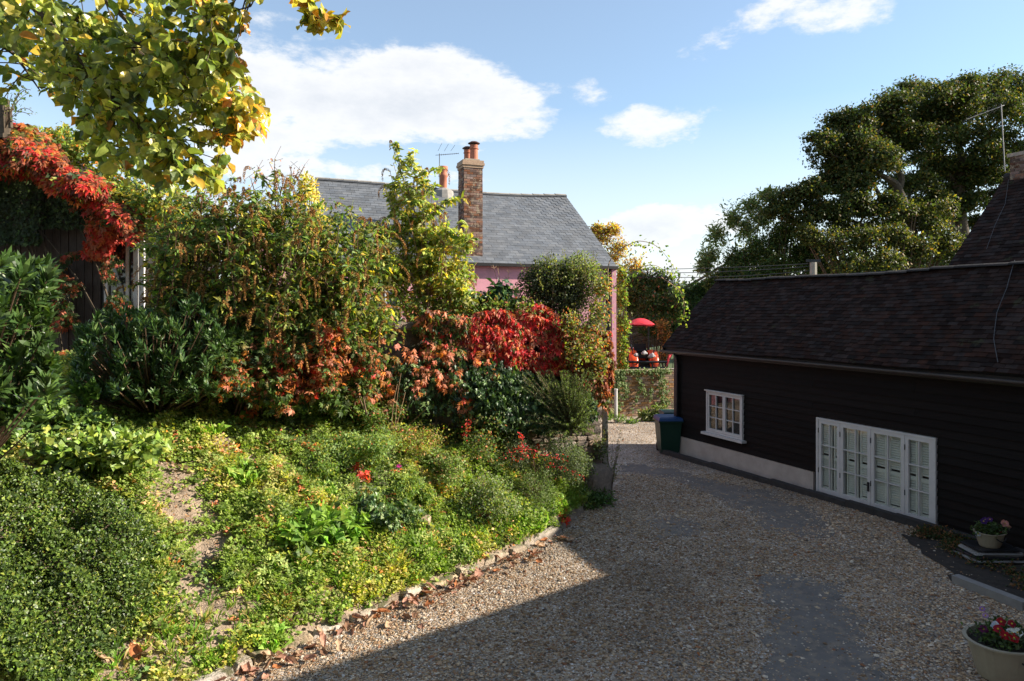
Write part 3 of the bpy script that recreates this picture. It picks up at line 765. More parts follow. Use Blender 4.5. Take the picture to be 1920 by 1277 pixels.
CHA = 5.08; CHB = .62        # main chimney along / in from the eave
tile_roof(cot, PO, PA3, vP, nP, PLn2, sl3, .29, .175, .010, slate, 'roof_slate', sagp, .004, seed=12)
nr = 20; b = MB()
mats_ = [(0, frame4(PO+vP*sl3+PA3*(i+.5)*PLn2/nr+UZ*(.03+sagp((i+.5)/nr, 1)), PA3, PI3, UZ, PLn2/nr*.99, .26, .12)) for i in range(nr)]
pieces('ridge_tile', [(np.array(hv), hf)], mats_, cot, 300, None, slate_ridge)
b = MB(); b.box(p3(PLn/2-.05, PE-.14, .06), (PLn+.1, .10, .10), AXP); b.build('gutter', black_trim, cot)
b = MB(); b.box(p3(.02, 2.3, -.06), (.17, .16, 5.2), AXP); b.build('corner_post', pink_trim, cot)
b = MB(); b.box(p3(.20, 2.3, -.09), (.14, .1, 5.1), AXP); b.build('gap_shade_strip', black_trim, cot)  # solid black strip standing in for the shade of the gap by the post
# painted blocks low on the corner
out = []; z = -.2; row = 0
while z < 2.6:
    for j in range(4):
        a_ = .34+(j+.5)*.30+(.15 if row % 2 else 0); out.append((row % 3, frame4(p3(a_, z+.10, -.10+.012*((row*7+j*3) % 3)), PA3, PN3, UZ, .29, .06, .19)))
    z += .2; row += 1
pieces('painted_block', [rough_box(s+70, .015) for s in range(3)], out, cot, 300, None, M('pink_block', (.52, .25, .29), (.44, .20, .25), .85, 8, .3, rand=.15))
# upstairs window, mostly behind the shrubs
b = MB(); b.box(p3(8.0, 3.5, .0), (1.0, .08, 1.1), AXP); wnd = b.build('window', white_paint, cot)
for i in range(2):
    for j in range(2):
        b = MB(); b.box(p3(7.76+.48*i, 3.24+.52*j, .042), (.40, .012, .44), AXP); b.build('pane', M('dark_glass', (.02, .025, .03), None, .1, 3, 0, spec=.8) if (i == 0 and j == 0) else bpy.data.materials['dark_glass'], wnd)
# main chimney
cc_ = PC+PA*CHA-PN*CHB; ctop = EYE+(583-318)/F*cc_[1]
ch = brick_stack(cot, (cc_[0], cc_[1]), PA3, PN3, .64, .62, PE-.4, ctop, brick_red, 300, seed=5)
for k, (w_, z_) in enumerate(((.70, 0), (.76, .085), (.72, .17))):
    b = MB(); b.box((cc_[0], cc_[1], ctop+.04+z_), (w_, w_-.02, .08), AXP); b.build('chimney_course', M('cap_brick', (.42, .30, .20), (.30, .20, .14), .9, 14, .5) if k == 0 else bpy.data.materials['cap_brick'], ch)
def pot(parent, c, h, r, cowl=True):
    b = MB(); b.lathe(c, [(r*1.05, 0), (r, .05), (r*.95, h*.72), (r*1.15, h*.73), (r*1.15, h*.78), (r*.98, h*.80), (r*1.02, h), (r*.8, h), (r*.8, h*.5)], 18)
    p = b.build('chimney_pot', terracotta, parent, smooth=False)
    b = MB(); z = c[2]+h
    if cowl:
        for k in range(4): t = PI/4+k*PI/2; b.tube([(c[0]+r*.8*math.cos(t), c[1]+r*.8*math.sin(t), z-.02), (c[0]+r*.8*math.cos(t), c[1]+r*.8*math.sin(t), z+.07)], .01, 4)
        b.lathe((c[0], c[1], z+.06), [(.0, .06), (r*.8, .055), (r*1.5, .0), (r*1.45, -.015), (.0, -.01)], 18)
        b.build('cowl', M('cowl', (.10, .045, .035), (.07, .035, .03), .6, 10, .1) if 'cowl' not in bpy.data.materials else bpy.data.materials['cowl'], p)
cz = ctop+.25
b = MB(); b.box((cc_[0], cc_[1], cz+.03), (.5, .5, .06), AXP); b.build('flaunching', mortar, ch)
p1 = np.array([cc_[0], cc_[1], cz+.05])-PA3*.10+PN3*.08; pot(cot, p1, .50, .135)
p2_ = p1+PA3*.12-PN3*.42*.8; pot(cot, p2_, .40, .12)
# second pot behind the ridge
pp = at(831, 352, 25.9)
b = MB(); b.lathe((pp[0], pp[1], pp[2]-.5), [(.45, 0), (.38, .36), (.22, .47), (0, .5)], 12); b.build('flaunching', slate_ridge, cot)
b = MB(); q = (pp[0], pp[1], pp[2]); r = .15
b.lathe(q, [(r*1.0, -.1), (r*.95, .38), (r*1.18, .42), (r*1.12, .5), (r*.98, .54), (r*1.15, .70), (r*1.2, .80), (r*.8, .80), (r*.8, .4)], 16); b.build('chimney_pot', terracotta, cot, smooth=True)
ae, _ = aerial('television_aerial', 'television aerial on a thin mast beside the single chimney pot', at(824, 345, 25.7), at(824, 288, 25.7), (1, .1, .10), 11, .9, 0, .72, [.16, .14, .12, .11, .1])
b = MB()
for k in range(3): q = at(826+12*k, 286, 25.7); b.tube([q+np.array([-.10, 0, .05]), q+np.array([.07, -.1, .34-.04*k])], .007, 4)
b.build('reflector', grey_metal, ae)
# low slate lean-to left of the cottage
lt = thing('slate_outbuilding', 'small low slate roofed outbuilding left of the pink cottage', 'outbuilding', (-7.5, 20, 0))
lo = at(470, 470, 20.5); b = MB()
A_ = at(480, 455, 20.0); B_ = at(600, 468, 20.8); C2 = at(588, 400, 22.2); D2 = at(470, 392, 21.5)
b.hexa([A_-UZ*.08, B_-UZ*.08, C2-UZ*.08, D2-UZ*.08, A_, B_, C2, D2]); b.build('roof', slate, lt)
b = MB(); b.hexa([P3(A_, -.5), P3(B_, -.5), P3(C2, -.5), P3(D2, -.5), A_-UZ*.09, B_-UZ*.09, C2-UZ*.09, D2-UZ*.09]); b.build('wall', pink, lt)

# ------------------------------------------------------------------ far brick wall, tractor, bin, post
bw = thing('brick_boundary_wall', 'sunlit old brick wall with ivy across the end of the drive', 'wall', (4.4, 23.6, 0))
BD = nrm(np.array([.965, .26, 0])); BN = np.array([.26, -.965, 0]); B0 = np.array([3.35, 23.35, 0])
BWL = 4.6; BT = 1.28
b = MB(); b.box(B0+BD*BWL/2+UZ*(BT-.3)/2-BN*.13, (BWL, .2, BT+.3), [BD, BN, UZ]); b.build('wall_core', mortar, bw)
out = []; z = -.3; row = 0
while z < BT-.03:
    for j in range(int(BWL/.235)):
        c = B0+BD*((j+.5)*.235+(.117 if row % 2 else 0))+UZ*(z+.036)-BN*(.025+rng.normal()*.003)
        out.append((int(rng.integers(3)), frame4(c, BD, BN, UZ, .222, .05, .066)))
    z += .078; row += 1
pieces('brick', [rough_box(s+90, .02) for s in range(3)], out, bw, 300, 'bricks', brick_wall_m)
out = [(j % 3, frame4(B0+BD*((j+.5)*.3)+UZ*(BT+.04)-BN*.12, BD, BN, UZ, .28, .3, .09)) for j in range(15)]
pieces('coping_stone', [rough_box(s+95, .04) for s in range(3)], out, bw, 300, None, kerb_m)
# raised terrace behind
b = MB(); b.hexa([B0-BN*.24+UZ*-.3, B0-BN*.24+BD*9-UZ*.3, B0-BN*9+BD*9-UZ*.3, B0-BN*9-UZ*.3, B0-BN*.24+UZ*.72, B0-BN*.24+BD*9+UZ*.72, B0-BN*9+BD*9+UZ*.72, B0-BN*9+UZ*.72]); b.build('terrace', grass_ground, kind='structure')
# white post
wp_ = thing('white_post', 'short white pipe standing at the foot of the pink corner post', 'post', ground_pt(1155, 790)*[1, 1, 1])
q = ground_pt(1155, 792); b = MB(); b.tube([q-UZ*.1, q+UZ*1.05], .05, 10); b.tube([q+UZ*1.05, q+UZ*1.09], .06, 10); b.build('pipe', white_paint, wp_)
# tractor
TY = 26.3; tp = at(1204, 655, TY); tg = .72
tr = thing('compact_tractor', 'small orange tractor with red sun canopy parked behind the brick wall', 'tractor', (tp[0], TY, tg))
def tx(px, py, dy=0): return at(px, py, TY+dy)
def fender(cx):
    b = MB(); c = tx(cx, 672); r = .62; w = .17
    V = []; n = 12
    for i in range(n):
        t = PI*(.02+.96*i/(n-1))
        for (rr_, ww) in ((r, -w), (r+.03, -w*.6), (r+.04, 0), (r+.03, w*.6), (r, w), (r-.03, w), (r-.03, -w)):
            V.append((c[0]+ww, c[1]-rr_*math.cos(t), c[2]-.32+rr_*math.sin(t)))
    b.add(V, [(i*7+k, i*7+(k+1) % 7, (i+1)*7+(k+1) % 7, (i+1)*7+k) for i in range(n-1) for k in range(7)]); b.build('mudguard', orange_paint, tr, smooth=True)
    # side skirt
    b = MB(); c2 = c+np.array([0, -.32, -.05])
    b.hexa([c2+(-.17, 0, -.30), c2+(.17, 0, -.30), c2+(.17, .06, -.30), c2+(-.17, .06, -.30), c2+(-.15, .06, .26), c2+(.15, .06, .26), c2+(.15, .12, .26), c2+(-.15, .12, .26)]); b.build('mudguard_skirt', orange_paint, tr)
for cx in (1184, 1222): fender(cx)
for cx in (1184, 1222):
    c = tx(cx, 672)+np.array([0, 0, -.30]); c[2] = tg+.56
    b = MB(); 
    for (r0, r1, w) in ((.34, .56, .14),):
        V = []; n = 20
        for k in range(n):
            t = 2*PI*k/n
            for (rr_, ww) in ((r0, -w), (r1-.04, -w), (r1, -w*.6), (r1, w*.6), (r1-.04, w), (r0, w)): V.append((c[0]+ww, c[1]+rr_*math.cos(t), c[2]+rr_*math.sin(t)))
        b.add(V, [(k*6+j, k*6+(j+1) % 6, ((k+1) % n)*6+(j+1) % 6, ((k+1) % n)*6+j) for k in range(n) for j in range(6)])
    wh = b.build('wheel', rubber, tr); b = MB(); b.tube([c-(.08, 0, 0), c+(.08, 0, 0)], .33, 16); b.build('rim', orange_paint, wh)
# canopy: domed panel on two posts
V = []; n, m_ = 9, 9; c = tx(1201, 608)
for i in range(n):
    for j in range(m_):
        a = -1+2*i/(n-1); d = -1+2*j/(m_-1); k = max(abs(a), abs(d)); rr_ = math.hypot(a, d) or 1e-6; sc_ = k/rr_*1.0+.0; sx_ = a*(.45+.55*sc_); sy_ = d*(.45+.55*sc_)
        V.append((c[0]+sx_*.52, c[1]+sy_*.66, c[2]+.24-.24*min(1, math.hypot(sx_, sy_))**2))
V2 = [(x, y, z-.05) for x, y, z in V]
b = MB(); Fc = [(i*m_+j, (i+1)*m_+j, (i+1)*m_+j+1, i*m_+j+1) for i in range(n-1) for j in range(m_-1)]
b.add(V+V2, Fc+[tuple(81+k for k in reversed(f)) for f in Fc]+[(i, i+1, i+82, i+81) for i in range(8)]+[(72+i, 81+72+i, 81+73+i, 73+i) for i in range(8)]); b.build('canopy', red_paint, tr, smooth=True)
b = MB()
for dx in (-.33, .33): b.tube([(c[0]+dx, TY+.1, c[2]+.02), (c[0]+dx, TY+.12, tg+.9)], .03, 6)
b.tube([(c[0]-.33, TY+.1, c[2]-.02), (c[0]+.33, TY+.1, c[2]-.02)], .03, 6)
b.tube([(c[0]-.33, TY+.12, tg+1.15), (c[0]+.33, TY+.12, tg+1.15)], .03, 6); b.build('roll_bar', dark_metal, tr)
b = MB(); b.box((c[0]+.02, TY+.25, tg+1.15), (.46, .1, .5)); b.box((c[0]+.02, TY+.05, tg+.92), (.48, .45, .12)); b.build('seat', rubber, tr)
b = MB(); st = []
for k in range(17): t = 2*PI*k/16; st.append((c[0]+.02+.18*math.cos(t), TY+.7+.06*math.sin(t), tg+1.42+.15*math.sin(t)))
b.tube(st, .014, 5, cap=False); b.tube([(c[0]+.02, TY+.7, tg+1.42), (c[0]+.02, TY+.9, tg+1.0)], .02, 5); b.build('steering_wheel', rubber, tr)
b = MB(); b.box((c[0]+.02, TY+1.1, tg+.95), (.52, 1.0, .5)); b.build('bonnet', orange_paint, tr)
b = MB(); b.box((c[0], TY-.1, tg+.55), (.55, .7, .4)); b.build('rear_axle_housing', dark_metal, tr)
# rear linkage and implement
b = MB(); bz = tx(1205, 676)[2]
b.tube([(c[0]-.75, TY-.75, bz), (c[0]+.85, TY-.75, bz)], .045, 6); b.tube([(c[0]-.75, TY-.75, bz-.22), (c[0]+.85, TY-.75, bz-.22)], .045, 6)
for dx in (-.7, -.2, .3, .8): b.tube([(c[0]+dx, TY-.75, bz), (c[0]+dx, TY-.72, bz-.35)], .03, 5)
for dx in (-.25, .3): b.tube([(c[0]+dx, TY-.7, bz-.05), (c[0]+dx*.8, TY-.1, tg+.55)], .03, 5)
b.build('linkage_bar', dark_metal, tr)
b = MB()
for dx in (-.36, .42):
    b = MB(); b.tube([(c[0]+dx, TY-.45, bz+.1), (c[0]+dx*1.05, TY-.35, bz+.55), (c[0]+dx*1.0, TY, bz+.62)], .02, 5); b.build('guard_rail', dark_metal, tr)
b = MB(); b.tube([(c[0]+1.0, TY-.5, bz+.25), (c[0]+.9, TY-.6, bz-.05), (c[0]+.75, TY-.7, bz-.3)], .05, 5); b.tube([(c[0]+.95, TY-.55, bz+.1), (c[0]+1.25, TY-.3, bz+.45)], .04, 5); b.build('red_arm', red_paint, tr)
for k, (px, py, s, lab) in enumerate(((1193, 666, .11, 'crumpled white sack leaning left on the tractor linkage'), (1208, 662, .12, 'upright white sack in the middle of the tractor linkage'), (1222, 667, .14, 'flat white sack lying right on the tractor linkage'))):
    p = tx(px, py, -.72); r_ = np.random.default_rng(k+3); b = MB(); prof = []
    b.lathe((p[0], p[1], p[2]-s*.6), [(.02, 0), (s*.9, .03), (s, s*.5), (s*.7, s), (s*.25, s*1.25), (.01, s*1.2)], 10, 1, .7)
    V = np.concatenate(b.V); V += r_.normal(size=V.shape)*s*.09
    mk('sack', V, [np.array(q) for q in b.P.values()], sackm, label=lab, cat='sack')
# wheelie bin
bp_ = ground_pt(1256, 851); bp_[1] += .2
bn = thing('wheelie_bin', 'dark green wheelie bin with bright blue lid at the outbuilding corner', 'bin', bp_)
bc = bp_.copy(); bh = .86
def frus(b, c, w0, d0, w1, d1, z0, z1):
    P_ = [(c[0]+sx_*w/2, c[1]+sy_*d/2, c[2]+z) for (w, d, z) in ((w0, d0, z0), (w1, d1, z1)) for (sx_, sy_) in ((-1, -1), (1, -1), (1, 1), (-1, 1))]; b.hexa(P_)
b = MB(); frus(b, bc, .44, .5, .54, .62, .05, bh-.08); b.build('body', bin_green, bn)
b = MB(); frus(b, bc, .60, .68, .60, .68, bh-.08, bh-.04); b.build('rim', bin_green, bn)
b = MB(); frus(b, bc-(0, .01, 0), .60, .69, .56, .62, bh-.036, bh+.03); frus(b, bc-(0, .01, 0), .56, .62, .46, .5, bh+.03, bh+.055); b.tube([(bc[0]-.26, bc[1]+.36, bc[2]+bh), (bc[0]+.26, bc[1]+.36, bc[2]+bh)], .02, 6); b.build('lid', bin_blue, bn)
for dx in (-.2, .2): b = MB(); b.tube([(bc[0]+dx-.025, bc[1]+.27, bc[2]+.1), (bc[0]+dx+.025, bc[1]+.27, bc[2]+.1)], .1, 14); b.build('wheel', rubber, bn)
bp2 = bp_+np.array([.32, .95, -.02])
bn2 = thing('wheelie_bin', 'second wheelie bin with dark green lid half hidden behind the blue lidded one', 'bin', bp2)
b = MB(); frus(b, bp2, .44, .5, .54, .62, .05, bh-.02); b.build('body', bin_green, bn2); b = MB(); frus(b, bp2, .60, .69, .54, .6, bh-.016, bh+.05); b.build('lid', bin_green, bn2)

# ------------------------------------------------------------------ left shed
shx = at(262, 500, 12.6)[0]
shed = thing('timber_shed', 'dark boarded timber shed smothered in red creeper at the left', 'shed', (shx, 12.6, 2))
SZ0 = 1.9; SE = at(255, 405, 12.6)[2]; SR = SE+3.2*.52
XL = shx-6.4
b = MB(); b.hexa([(XL, 12.66, SZ0-2), (shx, 12.66, SZ0-2), (shx, 16, SZ0-2), (XL, 16, SZ0-2), (XL, 12.66, SE), (shx, 12.66, SE), (shx, 16, SE), (XL, 16, SE)])
b.add([(XL, 12.66, SE), (shx, 12.66, SE), ((XL+shx)/2, 12.66, SR)], [(0, 1, 2)]); b.build('wall', black_trim, shed)
x = shx; wx0, wx1 = at(196, 500, 12.6)[0], at(258, 500, 12.6)[0]; wz0, wz1 = at(0, 592, 12.6)[2], at(0, 447, 12.6)[2]
k = 0
while x > XL+.12:
    x0 = x-.145; xm = (x+x0)/2; top = SE+(min(xm-XL, shx-xm))*.52
    segs = [(SZ0-.6, top)] if (x < wx0 or x0 > wx1) else [(SZ0-.6, wz0), (wz1, top)]
    for (a, c) in segs:
        b = MB(); b.box((xm, 12.64+.004*(k % 3), (a+c)/2), (.138, .03, c-a)); b.build('board', wood_dark, shed)
    x = x0-.003; k += 1
b = MB(); fw = .07
b.box((wx0+fw/2, 12.62, (wz0+wz1)/2), (fw, .08, wz1-wz0)); b.box((wx1-fw/2, 12.62, (wz0+wz1)/2), (fw, .08, wz1-wz0)); b.box(((wx0+wx1)/2, 12.62, wz1-fw/2), (wx1-wx0-2*fw-.002, .08, fw)); b.box(((wx0+wx1)/2, 12.62, wz0+fw/2), (wx1-wx0-2*fw-.002, .08, fw)); b.box(((wx0+wx1)/2+.12, 12.62, (wz0+wz1)/2), (fw*.8, .07, wz1-wz0-2*fw-.002))
wf = b.build('window_frame', white_paint, shed)
b = MB(); b.box(((wx0+wx1)/2, 12.635, (wz0+wz1)/2), (wx1-wx0-2*fw, .006, wz1-wz0-2*fw)); b.build('pane', bpy.data.materials['dark_glass'], wf)
b = MB(); b.box((wx1+.08, 12.60, (wz0+wz1)/2-.1), (.10, .05, wz1-wz0+.1)); b.build('trim_board', white_paint, shed)
b = MB(); mx_ = (XL+shx)/2
for (xe, sg) in ((shx+.25, 1), (XL-.25, -1)):
    b.hexa([(xe, 12.35, SE-.13-.08), (xe, 16.2, SE-.13-.08), (mx_, 16.2, SR+.0), (mx_, 12.35, SR+.0), (xe, 12.35, SE-.13), (xe, 16.2, SE-.13), (mx_, 16.2, SR+.08), (mx_, 12.35, SR+.08)])
b.build('roof', clay_tile, shed)
b = MB(); b.hexa([(shx+.45, 12.30, SE-.40), (shx+.45, 12.33, SE-.40), (mx_, 12.33, SR-.08), (mx_, 12.30, SR-.08), (shx+.45, 12.30, SE-.28), (shx+.45, 12.33, SE-.28), (mx_, 12.33, SR+.04), (mx_, 12.30, SR+.04)]); b.build('barge_board', M('grey_barge', (.30, .28, .26), None, .8, 8, .2), shed)
# old wooden post at the left edge
po = thing('old_post', 'weathered wooden post above the creeper at the left edge', 'post', at(8, 250, 11.5))
b = MB(); b.tube([at(8, 260, 11.5), at(7, 186, 11.5)], [.10, .08], 7); b.tube([at(20, 240, 11.4), at(18, 205, 11.4)], .035, 5); b.build('stump', bark, po)

# ------------------------------------------------------------------ garden wall
gw = thing('garden_wall', 'rough stone garden wall under red creeper and ivy', 'wall', (PIL[0], PIL[1], 0))
WD3 = np.array([WD[0], WD[1], 0]); WN3 = np.array([WN[0], WN[1], 0]); AXW = [WD3, WN3, UZ]
def g3(l, z, off=0): p = PIL+WD*l+WN*off; return np.array([p[0], p[1], z])
WTOP = 3.22
b = MB(); b.box(g3(3.9, 1.3, -.22), (6.4, .34, 3.6), AXW); b.box(g3(.36, 1.0, -.22), (.62, .30, 2.9), AXW); b.build('wall_core', wall_core, gw)
out = []; r_ = np.random.default_rng(21)
z = -.1; row = 0
while z < 2.62:
    h_ = r_.uniform(.09, .17); l = -.02
    while l < 1.5:
        w_ = r_.uniform(.14, .34)
        if z > 2.35 and l > .6: break
        out.append((int(r_.integers(4)), frame4(g3(l+w_/2, z+h_/2, -.06+r_.normal()*.012), nrm(WD3+UZ*r_.normal()*.03), WN3, UZ, w_*.95, .14, h_*.92))); l += w_
    # end face
    o_ = -.06
    for kx in range(2):
        out.append((int(r_.integers(4)), frame4(g3(.02, z+h_/2, -.15-.17*kx), WN3, WD3, UZ, .16, .12, h_*.92)))
    z += h_; row += 1
pieces('stone', [chamfer_stone(s+5, .06) for s in range(4)], out, gw, 260, 'stones', stone_m)
out = []; l = .7
while l < 7:
    w_ = r_.uniform(.3, .5); out.append((int(r_.integers(4)), frame4(g3(l+w_/2, 3.15, -.2), WD3, WN3, UZ, w_*.96, .44, .13))); l += w_
pieces('coping_stone', [chamfer_stone(s+15, .05) for s in range(4)], out, gw, 300, None, stone_m)
# tall pale edging stone at the wall end, rounded lower buttress
b = MB(); e_ = g3(-.12, 0, -.02)
b.hexa([e_+(-.09, -.05, -.1), e_+(.06, -.05, -.1), e_+(.06, .10, -.1), e_+(-.09, .10, -.1), e_+(-.05, -.04, 1.62), e_+(.03, -.04, 1.58), e_+(.03, .08, 1.58), e_+(-.05, .08, 1.62)]); b.build('edge_stone', kerb_m, gw)
b = MB(); q = g3(.18, 0, .10); b.lathe(q, [(.34, -.1), (.33, .1), (.32, .25), (.32, .4), (.30, .5), (.26, .58), (.14, .63), (0, .64)], 28, 1, .7, math.atan2(WD[1], WD[0])); V_ = np.concatenate(b.V); V_ = V_+.045*noise3(V_, 9, 4)[:, None]*nrm(V_-q-[0, 0, .3]); mk('buttress', V_, [np.array(p) for p in b.P.values()], stone_m, gw, smooth=True)

# kerb stones along the bed
kr = thing('stone_kerb', 'pale uneven stone kerb between the flower bed and the gravel', 'kerb', (K0[0], K0[1], 0))
out = []; l = -.05; r_ = np.random.default_rng(31)
while l < 9.5:
    w_ = r_.uniform(.12, .50)*(1+.5*(r_.uniform() < .2)); c = K0+KD*(l+w_/2)+KN*(.02+r_.normal()*.03)
    a_ = nrm(np.array([KD[0], KD[1], r_.normal()*.03])+np.array([KN[0], KN[1], 0])*r_.normal()*.06); nn = nrm(np.cross(UZ, a_))
    out.append((int(r_.integers(4)), frame4([c[0], c[1], -.005+r_.normal()*.022], a_, nn, np.cross(a_, nn), w_*.97, r_.uniform(.11, .2), .19))); l += w_+(.12 if r_.uniform() < .12 else 0)
pieces('kerb_stone', [chamfer_stone(s+25, .08) for s in range(4)], out, kr, 300, None, kerb_m)

# ------------------------------------------------------------------ loose gravel
OCT = np.array([(1, 0, 0), (0, 1, 0), (-1, 0, 0), (0, -1, 0), (0, 0, .7), (0, 0, -.5)], float)
OCF = np.array([(0, 1, 4), (1, 2, 4), (2, 3, 4), (3, 0, 4), (1, 0, 5), (2, 1, 5), (3, 2, 5), (0, 3, 5)])
def scatter_pebbles(n, y0, y1, smin, smax, seed):
    r = np.random.default_rng(seed)
    y = r.uniform(y0, y1, n*2); x = r.uniform(-4.5, 7.5, n*2)
    ok = (np.abs(x)/y < .80)
    q = (x-K0[0])*KN[0]+(y-K0[1])*KN[1]; q2 = (x-K0[0])*EN[0]+(y-K0[1])*EN[1]
    ok &= ~((q > -.06) & (q2 > .0) & (y < 14)); d_ = (x-WC[0])*NB[0]+(y-WC[1])*NB[1]
    ok &= (d_ > .42) | (y > WC[1]+.6)
    P2 = np.stack([x, y], -1)
    inp = np.zeros(len(x), bool)
    for R in PATCH: inp |= in_poly(P2+r.normal(size=P2.shape)*.20, R)
    ok &= (~inp) | (r.uniform(size=len(x)) < .09+.7*np.clip(noise3(P2, 2.3, 77)*1.8-.05, 0, 1))
    bare = noise3(P2, .8, 17)
    ok &= (r.uniform(size=len(x)) < np.clip(1.15-np.clip(bare-.35, 0, 1)*1.3, .2, 1))
    P2 = P2[ok][:n]; k = len(P2)
    z = drive_z(P2[:, 0], P2[:, 1])
    s = r.uniform(smin, smax, k)*(1+.9*(r.uniform(size=k) < .06)); an = r.uniform(0, 2*PI, k); asp = r.uniform(.55, 1, k)
    V = OCT[None]+r.normal(size=(k, 6, 3))*.14
    V = V*np.stack([s, s*asp, s*.55], -1)[:, None]
    tx_ = r.normal(size=k)*.3; ca, sa = np.cos(an), np.sin(an)
    X = V[..., 0]*ca[:, None]-V[..., 1]*sa[:, None]; Yv = V[..., 0]*sa[:, None]+V[..., 1]*ca[:, None]; Zv = V[..., 2]+X*tx_[:, None]*.3
    V = np.stack([X+P2[:, None, 0], Yv+P2[:, None, 1], Zv+(z+s*.22)[:, None]], -1)
    pal = np.array([(.38, .29, .19), (.50, .43, .34), (.27, .185, .115), (.58, .55, .50), (.19, .13, .085), (.42, .33, .25), (.11, .10, .095), (.34, .34, .34), (.30, .15, .085)])
    c = np.array([1.02, .90, .76])*pal[r.choice(len(pal), k, p=[.21, .17, .17, .11, .10, .11, .05, .04, .04])]*r.uniform(.75, 1.2, (k, 1))
    dk = np.clip(.95+.30*noise3(P2, .55, 23), .6, 1.15); c = c*dk[:, None]
    cols = np.repeat(c, 6, 0); base = (np.arange(k)*6)[:, None, None]
    return V.reshape(-1, 3), (OCF[None]+base).reshape(-1, 3), cols
Vs, Fs, Cs = [], [], []; off = 0
for a in ((60000, 5.6, 9.5, .009, .018, 1), (46000, 9.5, 14.5, .010, .020, 2), (15000, 14.5, 24, .012, .022, 3)):
    V, Fq, C = scatter_pebbles(*a); Vs.append(V); Fs.append(Fq+off); Cs.append(C); off += len(V)
mk('gravel', np.concatenate(Vs), [np.concatenate(Fs)], STONEC, cols=np.concatenate(Cs), kind='stuff', label='loose tan and grey pebbles over the whole drive')

# ================================================================== vegetation
def tmpl(kind):
    if kind == 'oval':      # folded pointed oval, 4 tris
        V = [(0, 0, 0), (-.30, .45, .07), (0, .5, 0), (.30, .45, .07), (0, 1, -.06)]; Fc = [(0, 2, 1), (0, 3, 2), (1, 2, 4), (2, 3, 4)]
    elif kind == 'kite':
        V = [(0, 0, 0), (-.28, .5, .05), (.28, .5, .05), (0, 1, 0)]; Fc = [(0, 2, 1), (1, 2, 3)]
    elif kind == 'round':
        V = [(0, 0, 0), (-.42, .25, .06), (-.40, .7, .06), (0, .95, -.03), (.40, .7, .06), (.42, .25, .06), (0, .5, 0)]; Fc = [(6, i, (i+1) % 6) for i in range(6)]; Fc = [(6, (i+1) % 6, i) for i in range(6)]
    elif kind == 'lance':
        V = [(0, 0, 0), (-.13, .35, .03), (.13, .35, .03), (-.10, .7, .0), (.10, .7, .0), (0, 1, -.10)]; Fc = [(0, 2, 1), (1, 2, 4), (1, 4, 3), (3, 4, 5)]
    elif kind == 'broad':   # big wavy leaf, curled, notched margin
        V = [(0, 0, 0), (-.14, .12, .04), (-.30, .38, .12), (-.31, .62, .12), (-.19, .86, .02), (0, 1.0, -.14), (.19, .86, .02), (.31, .62, .12), (.30, .38, .12), (.14, .12, .04), (0, .3, 0), (0, .62, -.01)]
        Fc = [(0, 10, 1), (1, 10, 2), (2, 10, 11), (2, 11, 3), (3, 11, 4), (4, 11, 5), (5, 11, 6), (6, 11, 7), (7, 11, 8), (8, 11, 10), (8, 10, 9), (9, 10, 0)]
    elif kind == 'palm':    # five leaflets
        V = [(0, 0, 0)]; Fc = []
        for a, l in ((-70, .62), (-36, .85), (0, 1.0), (36, .85), (70, .62)):
            t = math.radians(a); d = np.array([math.sin(t), math.cos(t)]); n = np.array([d[1], -d[0]]); k = len(V)
            for (u, w, z) in ((.5, -.16, .04), (.5, .16, .04), (1, 0, -.12)): p = d*u*l+n*w*l; V.append((p[0], p[1], z))
            Fc += [(0, k+1, k), (k, k+1, k+2)]
    elif kind == 'ivy':     # five pointed lobes
        V = [(0, .35, 0)]; pts = [(0, 0), (-.18, .02), (-.45, .12), (-.24, .38), (-.48, .62), (-.17, .62), (0, 1.0), (.17, .62), (.48, .62), (.24, .38), (.45, .12), (.18, .02)]
        V += [(x, y, -.05+.05*abs(x)) for x, y in pts]; Fc = [(0, 1+(i+1) % 12, 1+i) for i in range(12)]
    elif kind == 'blade':
        V = [(-.035, 0, 0), (.035, 0, 0), (-.03, .45, .04), (.03, .45, .04), (-.018, .8, -.02), (.018, .8, -.02), (0, 1.0, -.16)]; Fc = [(0, 1, 3), (0, 3, 2), (2, 3, 5), (2, 5, 4), (4, 5, 6)]
    elif kind == 'curl':    # dry curled leaf
        V = []; 
        prof = [(0, .04, 0), (.2, .22, .05), (.45, .32, .08), (.7, .28, .14), (.9, .15, .22), (1.0, .02, .30)]
        for (y, w, z) in prof:
            for sx_, zz in ((-1, 1), (-.5, .25), (0, 0), (.5, .2), (1, .8)): V.append((w*sx_*(1-.25*abs(sx_)), y, z+zz*w*.65))
        Fc = []
        for i in range(5):
            for j in range(4): a = i*5+j; Fc += [(a, a+1, a+6), (a, a+6, a+5)]
    elif kind == 'tuft':    # three tiny leaves on one stalk (far or very small foliage)
        V = []; Fc = []
        for a in (0, 120, 240):
            t = math.radians(a); d = np.array([math.cos(t), math.sin(t)]); n = np.array([-d[1], d[0]]); k = len(V)
            for (u, w, z) in ((.0, 0, 0), (.5, -.22, .12), (.5, .22, .12), (1, 0, .05)): p = d*u+n*w; V.append((p[0], p[1], z))
            Fc += [(k, k+2, k+1), (k+1, k+2, k+3)]
    V = np.array(V, float); Fc = np.array(Fc)
    return V, Fc
T = {k: tmpl(k) for k in ('oval', 'kite', 'round', 'lance', 'broad', 'palm', 'ivy', 'blade', 'curl', 'tuft')}
def frames(nrmv, d):
    """nrmv (n,3) leaf normals, d (n,3) growth directions -> (n,3,3) columns x,y,z"""
    d = nrm(d); z = nrmv-(nrmv*d).sum(1, keepdims=True)*d; z = nrm(z); x = np.cross(d, z)
    return np.stack([x, d, z], -1)
